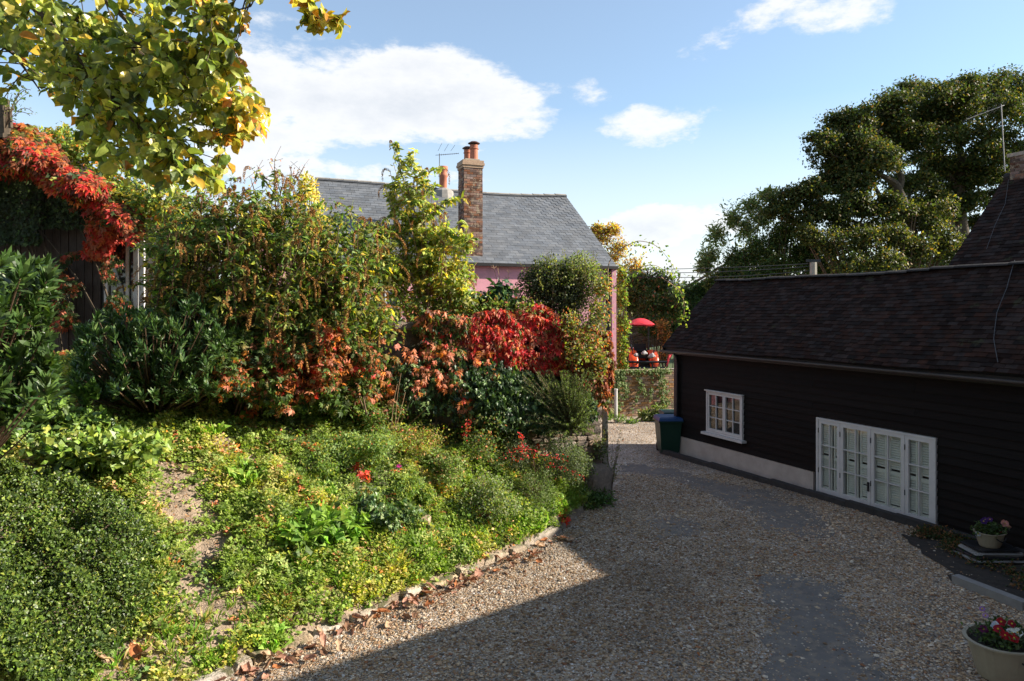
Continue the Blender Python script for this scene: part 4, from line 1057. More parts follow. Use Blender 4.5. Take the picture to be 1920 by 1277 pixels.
PB = np.array([1.66, 1.52, 1.30])
def pick(r, n, pal, jit=.25):
    cols = np.array([c for c, w in pal], float); w = np.array([w for c, w in pal], float); w /= w.sum()
    c = cols[r.choice(len(cols), n, p=w)]
    return np.clip(c*PB*(1+r.normal(size=(n, 1))*jit*.8)*(1+r.normal(size=(n, 3))*jit*.2), .004, .95)
class Leaves:
    def __init__(s): s.V = []; s.F = []; s.C = []; s.n = 0
    def add(s, kind, P, R, size, cols, wid=1.0, wob=.06):
        TV, TF = T[kind]; n = len(P)
        if n == 0: return
        r = np.random.default_rng(s.n+n)
        L = np.broadcast_to(TV, (n,)+TV.shape).copy(); L = L+r.normal(size=L.shape)*wob*(np.abs(TV).sum(1)[None, :, None] > 0)
        L[..., 0] *= wid; sz = np.asarray(size, float); sz = np.full(n, sz) if sz.ndim == 0 else sz
        V = np.einsum('nij,nkj->nki', R, L*sz[:, None, None])+P[:, None, :]
        s.V.append(V.reshape(-1, 3)); s.F.append((TF[None]+(np.arange(n)*len(TV))[:, None, None]).reshape(-1, 3)+s.n)
        s.C.append(np.repeat(cols, len(TV), 0)); s.n += n*len(TV)
    def build(s, name, mat, parent=None, **kw):
        return mk(name, np.concatenate(s.V), [np.concatenate(s.F)], mat, parent, cols=np.concatenate(s.C), **kw)
def rdir(r, n, up=0.0): v = r.normal(size=(n, 3)); v = nrm(v); v[:, 2] += up; return nrm(v)
def blob(r, n, c, rad, shell=.5, seed=0, lump=.25):
    """points in a lumpy ellipsoid + outward directions"""
    d = nrm(r.normal(size=(n, 3))); q = r.uniform(shell, 1, n)
    q = q*(1+lump*noise3(d, 2.5, seed)+.5*lump*noise3(d, 6.0, seed+1))
    return np.array(c)+d*q[:, None]*np.array(rad), d
def bush(root, clumps, kind, size, pal, dens, mat=LEAF, up=.5, out=.8, droop=0, seed=1, shell=.45, wid=1, name='foliage', lump=.25, colf=None, twigs=True, tw=.012, tmat=None, jit=.25):
    """clumps: (c, rad) list; dens leaves per clump (int or list)"""
    r = np.random.default_rng(seed); L = Leaves(); base = origin_of(root)
    tb = MB()
    for i, (c, rad) in enumerate(clumps):
        n = dens if np.isscalar(dens) else dens[i]
        P, d = blob(r, n, c, rad, shell, seed+i*7, lump)
        nv = nrm(d*out+rdir(r, n)*.7+np.array([.4, -.05, up])); g = nrm(rdir(r, n)+d*.6+np.array([0, 0, -droop]))
        cols = pick(r, n, pal, jit)
        if colf is not None: cols = colf(P, cols, r)
        L.add(kind, P, frames(nv, g), size*r.uniform(.6, 1.25, n), cols, wid)
        if twigs:
            for k in range(5):
                dd = nrm(r.normal(size=3)+np.array([0, 0, .6])); e = np.array(c)+dd*np.array(rad)*r.uniform(.6, .95)
                m_ = (base+e)/2+r.normal(size=3)*.1+np.array([0, 0, .15]); tb.tube(bez(base+r.normal(size=3)*.04*np.array([1, 1, 0])+[0, 0, -.03], m_, e, 6), np.linspace(tw, tw*.3, 6), 5)
    if twigs: tb.build('stems', tmat or twig, root, kind='stuff')
    return L.build(name, mat, root, kind='stuff')
def stand(px, py, Y=None):
    return bank_pt(np.array([px]), np.array([py]))[0] if Y is None else at(px, py, Y)
G = {'dark': (.030, .055, .018), 'mid': (.055, .10, .025), 'lite': (.10, .17, .035), 'yg': (.20, .24, .04), 'yel': (.42, .34, .05), 'ora': (.40, .14, .03), 'red': (.36, .03, .025), 'crim': (.28, .018, .03),
     'rust': (.27, .10, .05), 'pinkb': (.36, .15, .10), 'brown': (.14, .08, .045), 'tan': (.36, .24, .14), 'grey': (.16, .20, .12), 'olive': (.11, .11, .035), 'blue': (.06, .10, .06)}

# ---- overhanging tree, top left: trunk off frame, limb reaching in, big leaves
ot = thing('overhanging_tree', 'near tree with large green and yellow leaves hanging into the top left of the sky', 'tree', (-5.6, 4.6, 1.5))
b = MB(); b.tube(bez((-5.6, 4.6, 1.2), (-5.5, 4.6, 4.5), (-5.0, 4.7, 7.4), 10), np.linspace(.24, .13, 10), 12); b.build('trunk', bark, ot)
r = np.random.default_rng(41)
LEAFO = leaf_mat('overhanging_leaf', .33, .42, .6)
LB = []   # branches: list of polylines through (px,py,Y)
def br(pts): return np.array([at(*p) for p in pts])
mains = [br([(-330, -60, 4.8), (-120, -20, 4.7), (60, 10, 4.6), (200, 60, 4.5), (330, 150, 4.4), (440, 210, 4.3), (488, 215, 4.25)]),
         br([(-330, -60, 4.8), (-90, 40, 4.9), (60, 70, 4.9), (110, 135, 4.8), (160, 210, 4.7), (215, 285, 4.6), (255, 330, 4.6)]),
         br([(60, 10, 4.6), (150, 110, 4.3), (225, 200, 4.2), (300, 270, 4.1), (360, 320, 4.1), (400, 340, 4.1)]),
         br([(-120, -20, 4.7), (100, -60, 4.4), (300, -40, 4.2), (400, 20, 4.1), (420, 60, 4.1)]),
         br([(-120, -140, 4.6), (200, -130, 4.3), (450, -60, 4.2), (560, -10, 4.1), (590, 30, 4.1), (622, 38, 4.1)]),
         br([(200, 60, 4.5), (290, 90, 4.2), (370, 110, 4.15), (425, 95, 4.1)]),
         br([(-90, 40, 4.9), (10, 90, 5.0), (40, 120, 5.0), (75, 170, 5.0)]),
         br([(100, -60, 4.4), (220, 20, 4.6), (300, 120, 4.7), (370, 200, 4.6), (420, 250, 4.5)]),
         br([(110, 135, 4.8), (80, 200, 4.9), (90, 205, 4.9)]),
         br([(200, -130, 4.3), (330, -60, 4.2), (450, -10, 4.15), (470, 12, 4.1)])]
mains = mains[:8]+[mains[9]]
bm_ = MB()
bm_.tube(bez((-5.0, 4.7, 7.2), at(-420, -150, 4.8), at(-330, -60, 4.8), 6), np.linspace(.10, .045, 6), 8)
bm_.tube(bez((-5.0, 4.7, 7.4), at(-300, -220, 4.7), at(-120, -140, 4.6), 6), np.linspace(.08, .035, 6), 8)
def smooth_poly(p, k=5):
    out = []
    for i in range(len(p)-1):
        p0 = p[max(i-1, 0)]; p1 = p[i]; p2 = p[i+1]; p3_ = p[min(i+2, len(p)-1)]
        for t in np.linspace(0, 1, k, endpoint=False): out.append(.5*((2*p1)+(-p0+p2)*t+(2*p0-5*p1+4*p2-p3_)*t*t+(-p0+3*p1-3*p2+p3_)*t**3))
    out.append(p[-1]); return np.array(out)
tips = []
for i, p in enumerate(mains):
    sp = smooth_poly(p); bm_.tube(sp, np.linspace(.022 if i else .04, .004, len(sp)), 6)
    for k in range(4 if i != 4 else 9, len(sp)): tips.append((sp[k], nrm(sp[min(k+1, len(sp)-1)]-sp[k-1]), i))
leafP, leafD = [], []
reg = [(0, -20), (-20, 40), (10, 85), (60, 100), (90, 150), (110, 195), (150, 250), (215, 315), (255, 345), (330, 345), (410, 345), (430, 300), (440, 262), (500, 235), (505, 205), (455, 150), (440, 110), (435, 60), (420, -20)]
reg = np.array(reg, float)
for (p, d, i) in tips:
    nb_ = 1 if i == 4 else 3
    for _ in range(nb_):
        dd = nrm(r.normal(size=3)*np.array([1, .8, .8])+d*.8+np.array([0, 0, -.35])); L_ = r.uniform(.12, .42) if i != 4 else r.uniform(.03, .09)
        e = p+dd*L_; q = np.array([960+F*e[0]/e[1], 583-F*(e[2]-EYE)/e[1]])
        if i != 4 and q[0] > 0 and q[1] > 0 and not in_poly(q[None], reg)[0]: continue
        sp = bez(p, p+dd*L_*.5+np.array([0, 0, .03]), e, 5); bm_.tube(sp, np.linspace(.005, .002, 5), 4)
        for t in range(1, 5):
            for _k in range(2):
                leafP.append(sp[t]+r.normal(size=3)*.012); leafD.append(nrm(dd*.5+r.normal(size=3)*.8+np.array([0, 0, -.45])))
bm_.build('branches', bark, ot, kind='stuff')
# extra density inside the hanging mass
nE = 1900; q = np.stack([r.uniform(-60, 500, nE*3), r.uniform(-60, 345, nE*3)], -1); q = q[in_poly(q, reg)][:nE]
dens_f = noise3(q/100, 1.6, 8); q = q[dens_f > -.26]; Yq = r.uniform(3.9, 5.0, len(q))
for a, Yv in zip(q, Yq): leafP.append(at(a[0], a[1], Yv)); leafD.append(nrm(r.normal(size=3)*.9+np.array([.2, 0, -.5])))
for _ in range(150):
    t_ = r.uniform(size=2); a_ = np.array([425, 165])+(np.array([500, 215])-np.array([425, 165]))*t_[0]; a_ = a_+(np.array([430, 275])-a_)*t_[1]*.85; leafP.append(at(a_[0], a_[1], r.uniform(4.1, 4.5))); leafD.append(nrm(r.normal(size=3)*.9+np.array([.4, 0, -.4])))
leafP = np.array(leafP); leafD = np.array(leafD); n = len(leafP)
u = 960+F*leafP[:, 0]/leafP[:, 1]; vv = 583-F*(leafP[:, 2]-EYE)/leafP[:, 1]
cols = pick(r, n, [((.11, .16, .04), 5), ((.20, .24, .06), 5), ((.06, .09, .025), 1.5), ((.27, .26, .06), 2)], .2)
yp = np.clip((u-370)/170, 0, .7)+np.clip((40-vv)/900, 0, .1); yy_ = r.uniform(size=n) < (.10+yp)
cols[yy_] = pick(r, int(yy_.sum()), [((.36, .27, .04), 3), ((.38, .18, .03), 1.2), ((.28, .27, .05), 4), ((.26, .11, .03), .6)], .2)
nv = nrm(rdir(r, n)*.75+np.array([.65, -.30, .45])); RR = frames(nv, leafD); sz = r.uniform(.055, .108, n)
order = np.argsort(-(((u > 0) & (vv > 0) & (u < 660)).astype(float)*(sz/leafP[:, 1])))
TV, TF = T['broad']
variants = []
for k in range(14):
    pass
for k in order[:300]:
    Vv = (TV+r.normal(size=TV.shape)*.035)*sz[k]*np.array([r.uniform(.85, 1.15), 1, 1.2])
    me = mesh_np('leaf', Vv@RR[k].T, [TF], np.tile(cols[k], (len(TV), 1)), True, LEAFO)
    o = bpy.data.objects.new('leaf', me); link(o, ot); o.location = (leafP[k]-ROOT[ot.name]).tolist()
rest = order[300:]; L = Leaves(); L.add('broad', leafP[rest], RR[rest], sz[rest], cols[rest], 1, .035); L.build('foliage', LEAFO, ot, kind='stuff')

# ---- virginia creeper over the shed roof
cp = thing('virginia_creeper', 'red and orange creeper cascading over the shed roof at the left edge', 'creeper', (shx-2.5, 12.3, 2))
r = np.random.default_rng(51); L = Leaves()
def roofline(px): return np.interp(px, [-200, 0, 60, 120, 170, 215, 250, 300], [200, 232, 240, 290, 320, 350, 395, 430])
n = 6500; u = r.uniform(-160, 262, n); d_ = r.uniform(0, 1, n)**1.3*np.interp(u, [-160, 60, 150, 262], [105, 85, 62, 50]); v_ = roofline(u)+d_+r.normal(size=n)*5
kz_ = noise3(np.stack([u, v_], -1)/28, 1.2, 33) > -.38; u, v_, d_ = u[kz_], v_[kz_], d_[kz_]; n = len(u); lump = noise3(np.stack([u, v_], -1)/30, 1.2, 3); Yc = 12.05-.55*np.clip(1-(d_/50-1)**2, 0, 1)-.28*lump
P = np.stack([(u-960)/F*Yc, Yc, EYE-(v_-583)/F*Yc], -1)
rt = np.clip((np.minimum(u, 240)-0)/200, 0, 1); cols = pick(r, n, [(G['ora'], 3), (G['red'], 2.2), (G['rust'], 4), (G['yg'], .8), ((.10, .035, .02), 3), (G['dark'], 2), ((.45, .10, .04), 1.5)], .3)
gm = (d_ < 22) & (r.uniform(size=n) < .45); cols[gm] = pick(r, int(gm.sum()), [(G['yg'], 3), (G['olive'], 2), (G['ora'], 1)])
gm = (u > 70) & (u < 240) & (r.uniform(size=n) < .35) & (d_ > 12); cols[gm] = pick(r, int(gm.sum()), [((.36, .03, .025), 3), ((.38, .09, .04), 2)])
L.add('palm', P, frames(nrm(rdir(r, n)*.55+np.array([.5, -.5, .5])), nrm(rdir(r, n)*.6+np.array([.1, -.2, -.8]))), r.uniform(.10, .19, n), cols)
# dark green ivy-like mass below on the left, lit specks
n = 4200; u = r.uniform(-160, 205, n); v_ = r.uniform(250, 455, n); ok = (v_ > roofline(u)+60) & ((v_ < 425) | (u < 75)); u, v_ = u[ok], v_[ok]; n = len(u); Yc = 12.15+.25*noise3(np.stack([u, v_], -1)/40, 1, 4)
P = np.stack([(u-960)/F*Yc, Yc, EYE-(v_-583)/F*Yc], -1)
L.add('ivy', P, frames(nrm(rdir(r, n)*.5+np.array([.1, -.9, .3])), nrm(rdir(r, n)*.5+np.array([0, 0, -.8]))), r.uniform(.07, .12, n), pick(r, n, [(G['dark'], 5), ((.02, .035, .012), 4), (G['mid'], 1)]))
# hanging red tongue and trailing bits by the window
n = 1400; t = r.uniform(0, 1, n); u = 185+r.normal(size=n)*16*(1-.4*t)+12*np.sin(t*4); v_ = 385+t*95; Yc = 12.25+r.normal(size=n)*.1
P = np.stack([(u-960)/F*Yc, Yc, EYE-(v_-583)/F*Yc], -1)
L.add('palm', P, frames(nrm(rdir(r, n)*.5+np.array([.5, -.6, .3])), nrm(rdir(r, n)*.5+np.array([0, 0, -.9]))), r.uniform(.09, .15, n), pick(r, n, [((.36, .04, .025), 4), ((.34, .09, .03), 2), (G['rust'], 2)]))
n = 1500; u = r.uniform(60, 262, n); v_ = r.uniform(470, 620, n); Yc = 12.3+r.normal(size=n)*.12; k = noise3(np.stack([u, v_], -1)/40, 1, 14) > .1; u, v_, Yc = u[k], v_[k], Yc[k]; n = len(u)
P = np.stack([(u-960)/F*Yc, Yc, EYE-(v_-583)/F*Yc], -1)
L.add('palm', P, frames(nrm(rdir(r, n)*.5+np.array([.3, -.8, .2])), nrm(rdir(r, n)*.5+np.array([0, 0, -.9]))), r.uniform(.07, .13, n), pick(r, n, [(G['dark'], 3), (G['rust'], 2), (G['mid'], 2), ((.25, .05, .03), 1)]))
L.C = [c_*np.array([.78, .72, .8]) for c_ in L.C]; L.build('foliage', LEAF, cp, kind='stuff')
b = MB()
for k in range(9):
    x0 = r.uniform(-9.5, -7); b.tube(bez((x0, 12.45, 1.9), (x0+r.normal()*.2, 12.3, 3.6), (x0+r.normal()*.8-1, 12.3, 5.4), 8), np.linspace(.03, .01, 8), 5)
b.build('vine_stems', bark, cp, kind='stuff')
# yellow-green climber over the shed's right side (px 110-300, y 260-560)
yc = thing('yellow_climber', 'yellow green leafy climber covering the right end of the shed', 'climber', (at(280, 560, 12)[0], 12.0, 2.1))
cl = [(at(px, py, Y), (rx, .45, rz_)) for px, py, Y, rx, rz_ in ((150, 285, 12.6, .45, .25), (215, 335, 12.4, .5, .35), (120, 262, 12.8, .4, .2), (270, 390, 12.0, .55, .45), (320, 380, 11.8, .5, .4), (325, 450, 11.7, .45, .5), (330, 520, 11.5, .45, .5), (240, 375, 12.2, .3, .3), (360, 440, 11.7, .5, .5)  )]
bush(yc, cl, 'oval', .095, [(G['yg'], 4), (G['lite'], 3), (G['olive'], 3), (G['yel'], 1.6), (G['ora'], .5), (G['mid'], 3)], 900, seed=61, lump=.35, twigs=False)
# thin wiry twigs by the post
ww = thing('wiry_climber', 'wispy climbing stems twisting round the old post at the left edge', 'climber', at(10, 240, 11.4))
b = MB(); L = Leaves(); r = np.random.default_rng(66)
for k in range(9):
    p0 = at(10, 240, 11.4); e = at(r.uniform(20, 66), r.uniform(155, 235), 11.3+r.normal()*.2); m_ = (p0+e)/2+np.array([0, 0, r.uniform(.1, .5)])
    sp = bez(p0, m_, e, 8); b.tube(sp, .005, 4); n = 10
    P = sp[r.integers(2, 8, n)]+r.normal(size=(n, 3))*.03; L.add('oval', P, frames(rdir(r, n, .5), rdir(r, n)), r.uniform(.04, .07, n), pick(r, n, [(G['olive'], 1), (G['mid'], 1)]))
b.build('stems', twig, ww, kind='stuff'); L.build('foliage', LEAF, ww, kind='stuff')

# ---- buddleias
def buddleia(name, label, base, canes_, seed, pal, leafn=34, panic=.8, lsz=.13, pn_col=((.24, .135, .045), (.12, .07, .03)), cm=None, droopL=.16, group=None, spread=.14, fill=None, hang=None):
    root = thing(name, label, 'shrub', base, group); r = np.random.default_rng(seed); b = MB(); L = Leaves(); pk = []
    for (top, bend) in canes_:
        st = np.array(base)+np.array([r.normal()*spread, r.normal()*spread*.8, -.05]); top = np.array(top)
        sp = bez(st, (st+top)/2+np.array(bend), top, 14); b.tube(sp, np.linspace(.014, .004, 14), 5)
        subs = [(sp, 1.0)]
        for k in range(5):
            i0 = r.integers(5, 13); dd = nrm(r.normal(size=3)*np.array([1, .8, .5])+np.array([0, 0, .55])); l_ = r.uniform(.25, .6)
            s2 = bez(sp[i0], sp[i0]+dd*l_*.6+[0, 0, .1], sp[i0]+dd*l_, 7); b.tube(s2, np.linspace(.005, .002, 7), 4); subs.append((s2, .8))
        for s_, w_ in subs:
            n = int(leafn*w_); lo = 3 if w_ == 1.0 else 1; ii = r.uniform(lo, len(s_)-1, n); i0 = np.floor(ii).astype(int); i0 = np.minimum(i0, len(s_)-2); fr = (ii-i0)[:, None]
            P = s_[i0]*(1-fr)+s_[i0+1]*fr; g = nrm(rdir(r, n)*np.array([1, 1, .6])+np.array([0, 0, -.35])); nv = nrm(rdir(r, n)*.7+np.array([.5, -.1, .6]))
            L.add('lance', P, frames(nv, g), lsz*r.uniform(.55, 1.25, n), pick(r, n, pal), 1.15)
            if r.uniform() < panic: pk.append((s_[-1], nrm(s_[-1]-s_[-2])))
    for (c, rad, n) in (fill or []):
        P, d = blob(r, n, c, rad, .2, seed, .4); L.add('lance', P, frames(nrm(rdir(r, n)*.6+np.array([.1, -.2, .7])), nrm(rdir(r, n)+np.array([0, 0, -.5]))), lsz*r.uniform(.5, 1.2, n), pick(r, n, pal), 1.15)
    b.build('canes', cm or canes, root, kind='stuff'); L.build('foliage', LEAF, root, kind='stuff')
    S_ = Leaves()
    for (p, d) in pk:        # drooping seed head, a furry tapering spike
        l_ = r.uniform(.20, .40); d2 = nrm(d*.9+r.normal(size=3)*.35+np.array([0, 0, -.1])); e = p+d2*l_*.55+np.array([0, 0, -l_*r.uniform(.35, .9)]); sp = bez(p, p+d2*l_*.7, e, 7); n = 190
        ii = r.uniform(0, 5.99, n); i0 = ii.astype(int); fr = (ii-i0)[:, None]; P = sp[i0]*(1-fr)+sp[i0+1]*fr; rad = .026*(1-.65*ii/6); o_ = rdir(r, n); P = P+o_*rad[:, None]*.5
        S_.add('kite', P, frames(nrm(r.normal(size=(n, 3))), nrm(o_+r.normal(size=(n, 3))*.3)), .016, pick(r, n, [(pn_col[0], 3), (pn_col[1], 2)]), 1.6)
    for p in (hang or []):
        l_ = r.uniform(.22, .36); sp = bez(p+np.array([r.normal()*.05, 0, .07]), p+np.array([r.normal()*.05, -.02, .09]), p+np.array([r.normal()*.03, -.03, -l_]), 8); n = 300
        ii = r.uniform(0, 6.99, n); i0 = ii.astype(int); fr = (ii-i0)[:, None]; P = sp[i0]*(1-fr)+sp[i0+1]*fr; rad = .024*(1-.55*ii/7); o_ = rdir(r, n); P = P+o_*rad[:, None]*.7
        S_.add('kite', P, frames(nrm(o_+r.normal(size=(n, 3))*.3), nrm(o_*.4+r.normal(size=(n, 3))*.4+np.array([0, 0, -1]))), .017, pick(r, n, [((.24, .15, .055), 3), ((.17, .09, .035), 2), ((.30, .20, .08), 1)]), 1.4)
    S_.build('seed_heads', LEAFD, root, kind='stuff'); return root
r = np.random.default_rng(71); cs = []
bb = np.array(g3(2.95, 2.75, -.55))
for k in range(40):
    px = r.uniform(672, 905); 
    topy = np.interp(px, [670, 700, 745, 780, 820, 850, 880, 905], [470, 400, 285, 300, 370, 400, 415, 450]); py = topy+abs(r.normal())*75*(k > 7)
    top = at(px, py, bb[1]+r.normal()*.3); cs.append((top, (0, 0, .25)))
cs += [(at(735, 272, bb[1]), (.1, 0, .2)), (at(745, 300, bb[1]), (.1, 0, .2)), (at(790, 310, bb[1]), (.05, 0, .3)), (at(762, 340, bb[1]), (0, 0, .2))]
buddleia('buddleia', 'upright yellowing buddleia rising above the wall in front of the pink cottage', bb, cs, 72,
         [(G['lite'], 3), (G['yg'], 5), (G['yel'], 2.4), (G['mid'], 1.2), ((.24, .27, .10), 4)], 40, .36, .14)
lb = [(-4.0, 10.05, 1.9), (-5.3, 10.2, 1.9), (-2.6, 10.55, 1.9)]
tops = [(lambda k: 0)]
for j, (bx, ranges, lab) in enumerate(((lb[0], (400, 640), 'dark green buddleia with many brown drooping seed heads behind the evergreen shrub'),
                                 (lb[1], (300, 500), 'broad buddleia with hanging brown seed heads left of the others beside the shed'),
                                 (lb[2], (520, 710), 'dark buddleia with seed heads drooping over the wall below the slate roof'))):
    cs = []; r = np.random.default_rng(80+j)
    for k in range(40):
        px = r.uniform(*ranges); ty = np.interp(px, [290, 340, 400, 450, 520, 560, 600, 640, 700], [385, 355, 345, 330, 335, 350, 410, 400, 425])
        py = ty+abs(r.normal())*90*(k > 9)+(k % 4)*12; Yt = bx[1]+r.normal()*.45-.2-(py-ty)*.003
        cs.append((at(px, py, Yt), (0, 0, .45)))
    buddleia('buddleia', lab, bx, cs, 90+j, [(G['mid'], 4), (G['dark'], 1.6), (G['olive'], 3.4), (G['lite'], 3), (G['yg'], 2.4), (G['yel'], .5)], 34, .62, .115, cm=twig, spread=.28,
             fill=[(at(px, py, bx[1]-.15), (rx, .45, rz_), 420) for px, py, rx, rz_ in ((ranges[0]+40, 470, .5, .5), (ranges[0]+110, 430, .5, .5), (ranges[0]+170, 480, .5, .5), (ranges[0]+60, 560, .5, .5), (ranges[0]+140, 560, .5, .45), (ranges[0]+100, 640, .5, .35), (ranges[0]+30, 640, .4, .3), (ranges[0]+190, 600, .4, .4))],
             hang=[at(ranges[0]+hx, hy, bx[1]-.75) for hx, hy in ((30, 445), (42, 470), (85, 448), (95, 460), (150, 440), (165, 500), (60, 520), (75, 525), (185, 450), (110, 610), (120, 625), (150, 640), (175, 655), (190, 610), (140, 560), (20, 600))], group='dark buddleias along the garden wall')
# leggy bare twigs over the top (px 480-570,y 300-350)
bt = thing('bare_shrub', 'leafless twiggy stems sticking up above the buddleias against the clouds', 'shrub', (-3.8, 10.6, 2.0))
b = MB(); L = Leaves(); r = np.random.default_rng(95)
for (px, py) in ((505, 305), (515, 298), (545, 312), (572, 308), (560, 322), (480, 322), (470, 335), (535, 330)):
    e = at(px, py, 10.6+r.normal()*.2); st = at(525+r.normal()*15, 420, 10.6); sp = bez(st, (st+e)/2+r.normal(size=3)*.1, e, 8); b.tube(sp, np.linspace(.014, .004, 8), 5)
    for k in range(5):
        i0 = r.integers(3, 8); d = nrm(r.normal(size=3)+[0, 0, .3]); s2 = bez(sp[i0], sp[i0]+d*.1, sp[i0]+d*.22, 4); b.tube(s2, .003, 4)
    n = 12; P = sp[r.integers(5, 8, n)]+r.normal(size=(n, 3))*.04; L.add('kite', P, frames(rdir(r, n), rdir(r, n)), .045, pick(r, n, [(G['brown'], 2), (G['yel'], 1), (G['pinkb'], 1)]))
b.tube([(-3.8, 10.6, 1.9), at(525, 420, 10.6)], [.03, .018], 6)
b.build('stems', twig, bt, kind='stuff'); L.build('foliage', LEAFD, bt, kind='stuff')
# pale yellow shrub just left of the cottage gable
ys_ = thing('pale_yellow_shrub', 'pale yellow leafed shrub at the left end of the slate roof', 'shrub', (at(585, 560, 17)[0], 17, 0))
bush(ys_, [(at(585, 385, 17), (.35, .4, .55)), (at(600, 430, 17), (.4, .4, .5)), (at(575, 350, 17), (.25, .3, .35)), (at(560, 470, 17), (.5, .5, .7))], 'oval', .09, [(G['yel'], 3), ((.40, .36, .16), 3), (G['yg'], 2)], 500, seed=96, tw=.03)

# ---- creeper on the wall top and face
wc_ = thing('virginia_creeper', 'crimson and rusty creeper trailing along the top of the garden wall', 'creeper', g3(3.5, 2.5, .1))
r = np.random.default_rng(101); L = Leaves(); n = 21000
l = r.uniform(-.1, 7.0, n); hgt = r.uniform(0, 1, n)
lowlim = np.interp(l, [0, .5, 1.2, 2.4, 3.0, 4.2, 6, 7], [2.05, 2.25, 2.35, 2.3, 1.8, 1.75, 2.1, 2.2]); z = lowlim+(3.33+.22*noise3(np.stack([l, l*0], -1), 3.3, 8)-lowlim)*hgt**.7
z -= np.where(l < .9, (.9-l)*.45, 0); z += .07*noise3(np.stack([l, z], -1), 3, 2)
offv = .10+.16*np.abs(noise3(np.stack([l, z], -1), 2.2, 6))+r.uniform(0, .08, n); topm = r.uniform(size=n) < .25; offv[topm] = r.uniform(-.42, .1, int(topm.sum())); z[topm] = 3.22+r.uniform(0, .14, int(topm.sum()))+.16*noise3(np.stack([l, l*0], -1), 4.0, 28)[topm]-np.where(l[topm] < .9, (.9-l[topm])*.8, 0)
keep = noise3(np.stack([l*1.0, z*1.2], -1), 3.0, 12)+.55*(hgt) > -.62
P = np.stack([PIL[0]+WD[0]*l+WN[0]*offv, PIL[1]+WD[1]*l+WN[1]*offv, z], -1)
cols = pick(r, n, [(G['rust'], 4), (G['pinkb'], 3), (G['red'], 1.2), (G['ora'], 1.2), (G['olive'], 2), (G['mid'], 1.5), ((.12, .05, .035), 3)], .3)
cr_ = (l > .5) & (l < 2.6) & (r.uniform(size=n) < .70); cols[cr_] = pick(r, int(cr_.sum()), [((.36, .024, .03), 4), ((.24, .016, .022), 3), (G['rust'], 1.6), ((.42, .10, .08), 1.5)], .3)
dk_ = (l < .9) & (r.uniform(size=n) < .6); cols[dk_] = pick(r, int(dk_.sum()), [((.13, .04, .035), 3), (G['rust'], 2), (G['olive'], 2)])
gk = (l > 2.7) & (r.uniform(size=n) < .40); cols[gk] = pick(r, int(gk.sum()), [(G['mid'], 3), (G['dark'], 3), (G['olive'], 2), (G['lite'], 1)]); keep &= ~((l > 2.7) & (noise3(np.stack([l, z], -1), 4.5, 19) < -.05))
P, cols = P[keep], cols[keep]; n = len(P)
L.add('palm', P, frames(nrm(rdir(r, n)*.8+np.array([.5, -.5, .4])), nrm(rdir(r, n)*.6+np.array([0, -.1, -.9]))), r.uniform(.07, .15, n), cols)
# long trailing strands down the face (px 640-830)
for k in range(9):
    l0 = r.uniform(2.2, 4.9); z0 = 2.9; zb = r.uniform(1.55, 2.2); nn_ = 42; t = r.uniform(0, 1, nn_)
    lx = l0-.25*t+.06*np.sin(t*6+k)+r.normal(size=nn_)*.07; zz_ = z0+(zb-z0)*t; o_ = .28+.10*t+r.normal(size=nn_)*.07
    P = np.stack([PIL[0]+WD[0]*lx+WN[0]*o_, PIL[1]+WD[1]*lx+WN[1]*o_, zz_], -1)
    L.add('palm', P, frames(nrm(rdir(r, nn_)*.5+np.array([.4, -.7, .3])), nrm(rdir(r, nn_)*.5+np.array([0, -.1, -.9]))), r.uniform(.07, .13, nn_), pick(r, nn_, [(G['pinkb'], 4), (G['rust'], 3), (G['ora'], 1.2), (G['red'], .8)]))
L.build('foliage', LEAF, wc_, kind='stuff')
b = MB()
for k in range(14):
    l0 = r.uniform(.6, 6.5); b.tube(bez(g3(l0, .9+l0*.12, .05), g3(l0+r.normal()*.3, 2.2, .16), g3(l0+r.normal()*.6, 3.3, -.05), 8), np.linspace(.014, .005, 8), 5)
b.build('vine_stems', twig, wc_, kind='stuff')
# green shoots behind and above the wall top
wt_ = thing('hedging_shrub', 'mixed green shoots poking up behind the creeper covered wall top', 'shrub', g3(3.2, 1.8, -.6)); r = np.random.default_rng(107)
cl = [(g3(l, 3.30+r.uniform(0, .22), -.30+r.normal()*.15), (.3, .25, r.uniform(.18, .45))) for l in np.arange(.9, 6.8, .22)]
bush(wt_, cl, 'oval', .07, [(G['mid'], 3), (G['olive'], 2), (G['lite'], 2), (G['yg'], 1), (G['rust'], .7)], 190, seed=108, shell=.1, lump=.6, tw=.006)
# ---- ivy on the wall
iv = thing('ivy', 'dark glossy ivy blanket hanging over the right half of the garden wall', 'ivy', g3(2.0, 1.5, .2))
r = np.random.default_rng(111); n = 11500; l = r.uniform(.3, 5.2, n); z = r.uniform(1.2, 3.05, n)
bot = np.interp(l, [.3, 1.2, 2.3, 3.2, 5.2], [1.5, 1.3, 1.5, 1.75, 1.9]); top = np.interp(l, [.3, 1, 2, 3, 5.2], [2.75, 2.9, 2.95, 2.7, 2.3])
k = (z > bot) & (z < top); n1 = noise3(np.stack([l, z], -1), 1.6, 21); dn = np.where(l < 2.6, 1.0, .40); k &= r.uniform(size=n) < dn; k &= (n1 > -.28); l, z, n1 = l[k], z[k], n1[k]; n = len(l)
bul = .16+.26*n1+.14*np.clip(1-((z-2.0)/.9)**2, 0, 1)*(l < 3); o_ = bul+r.uniform(-.08, .05, n)
P = np.stack([PIL[0]+WD[0]*l+WN[0]*o_, PIL[1]+WD[1]*l+WN[1]*o_, z], -1)
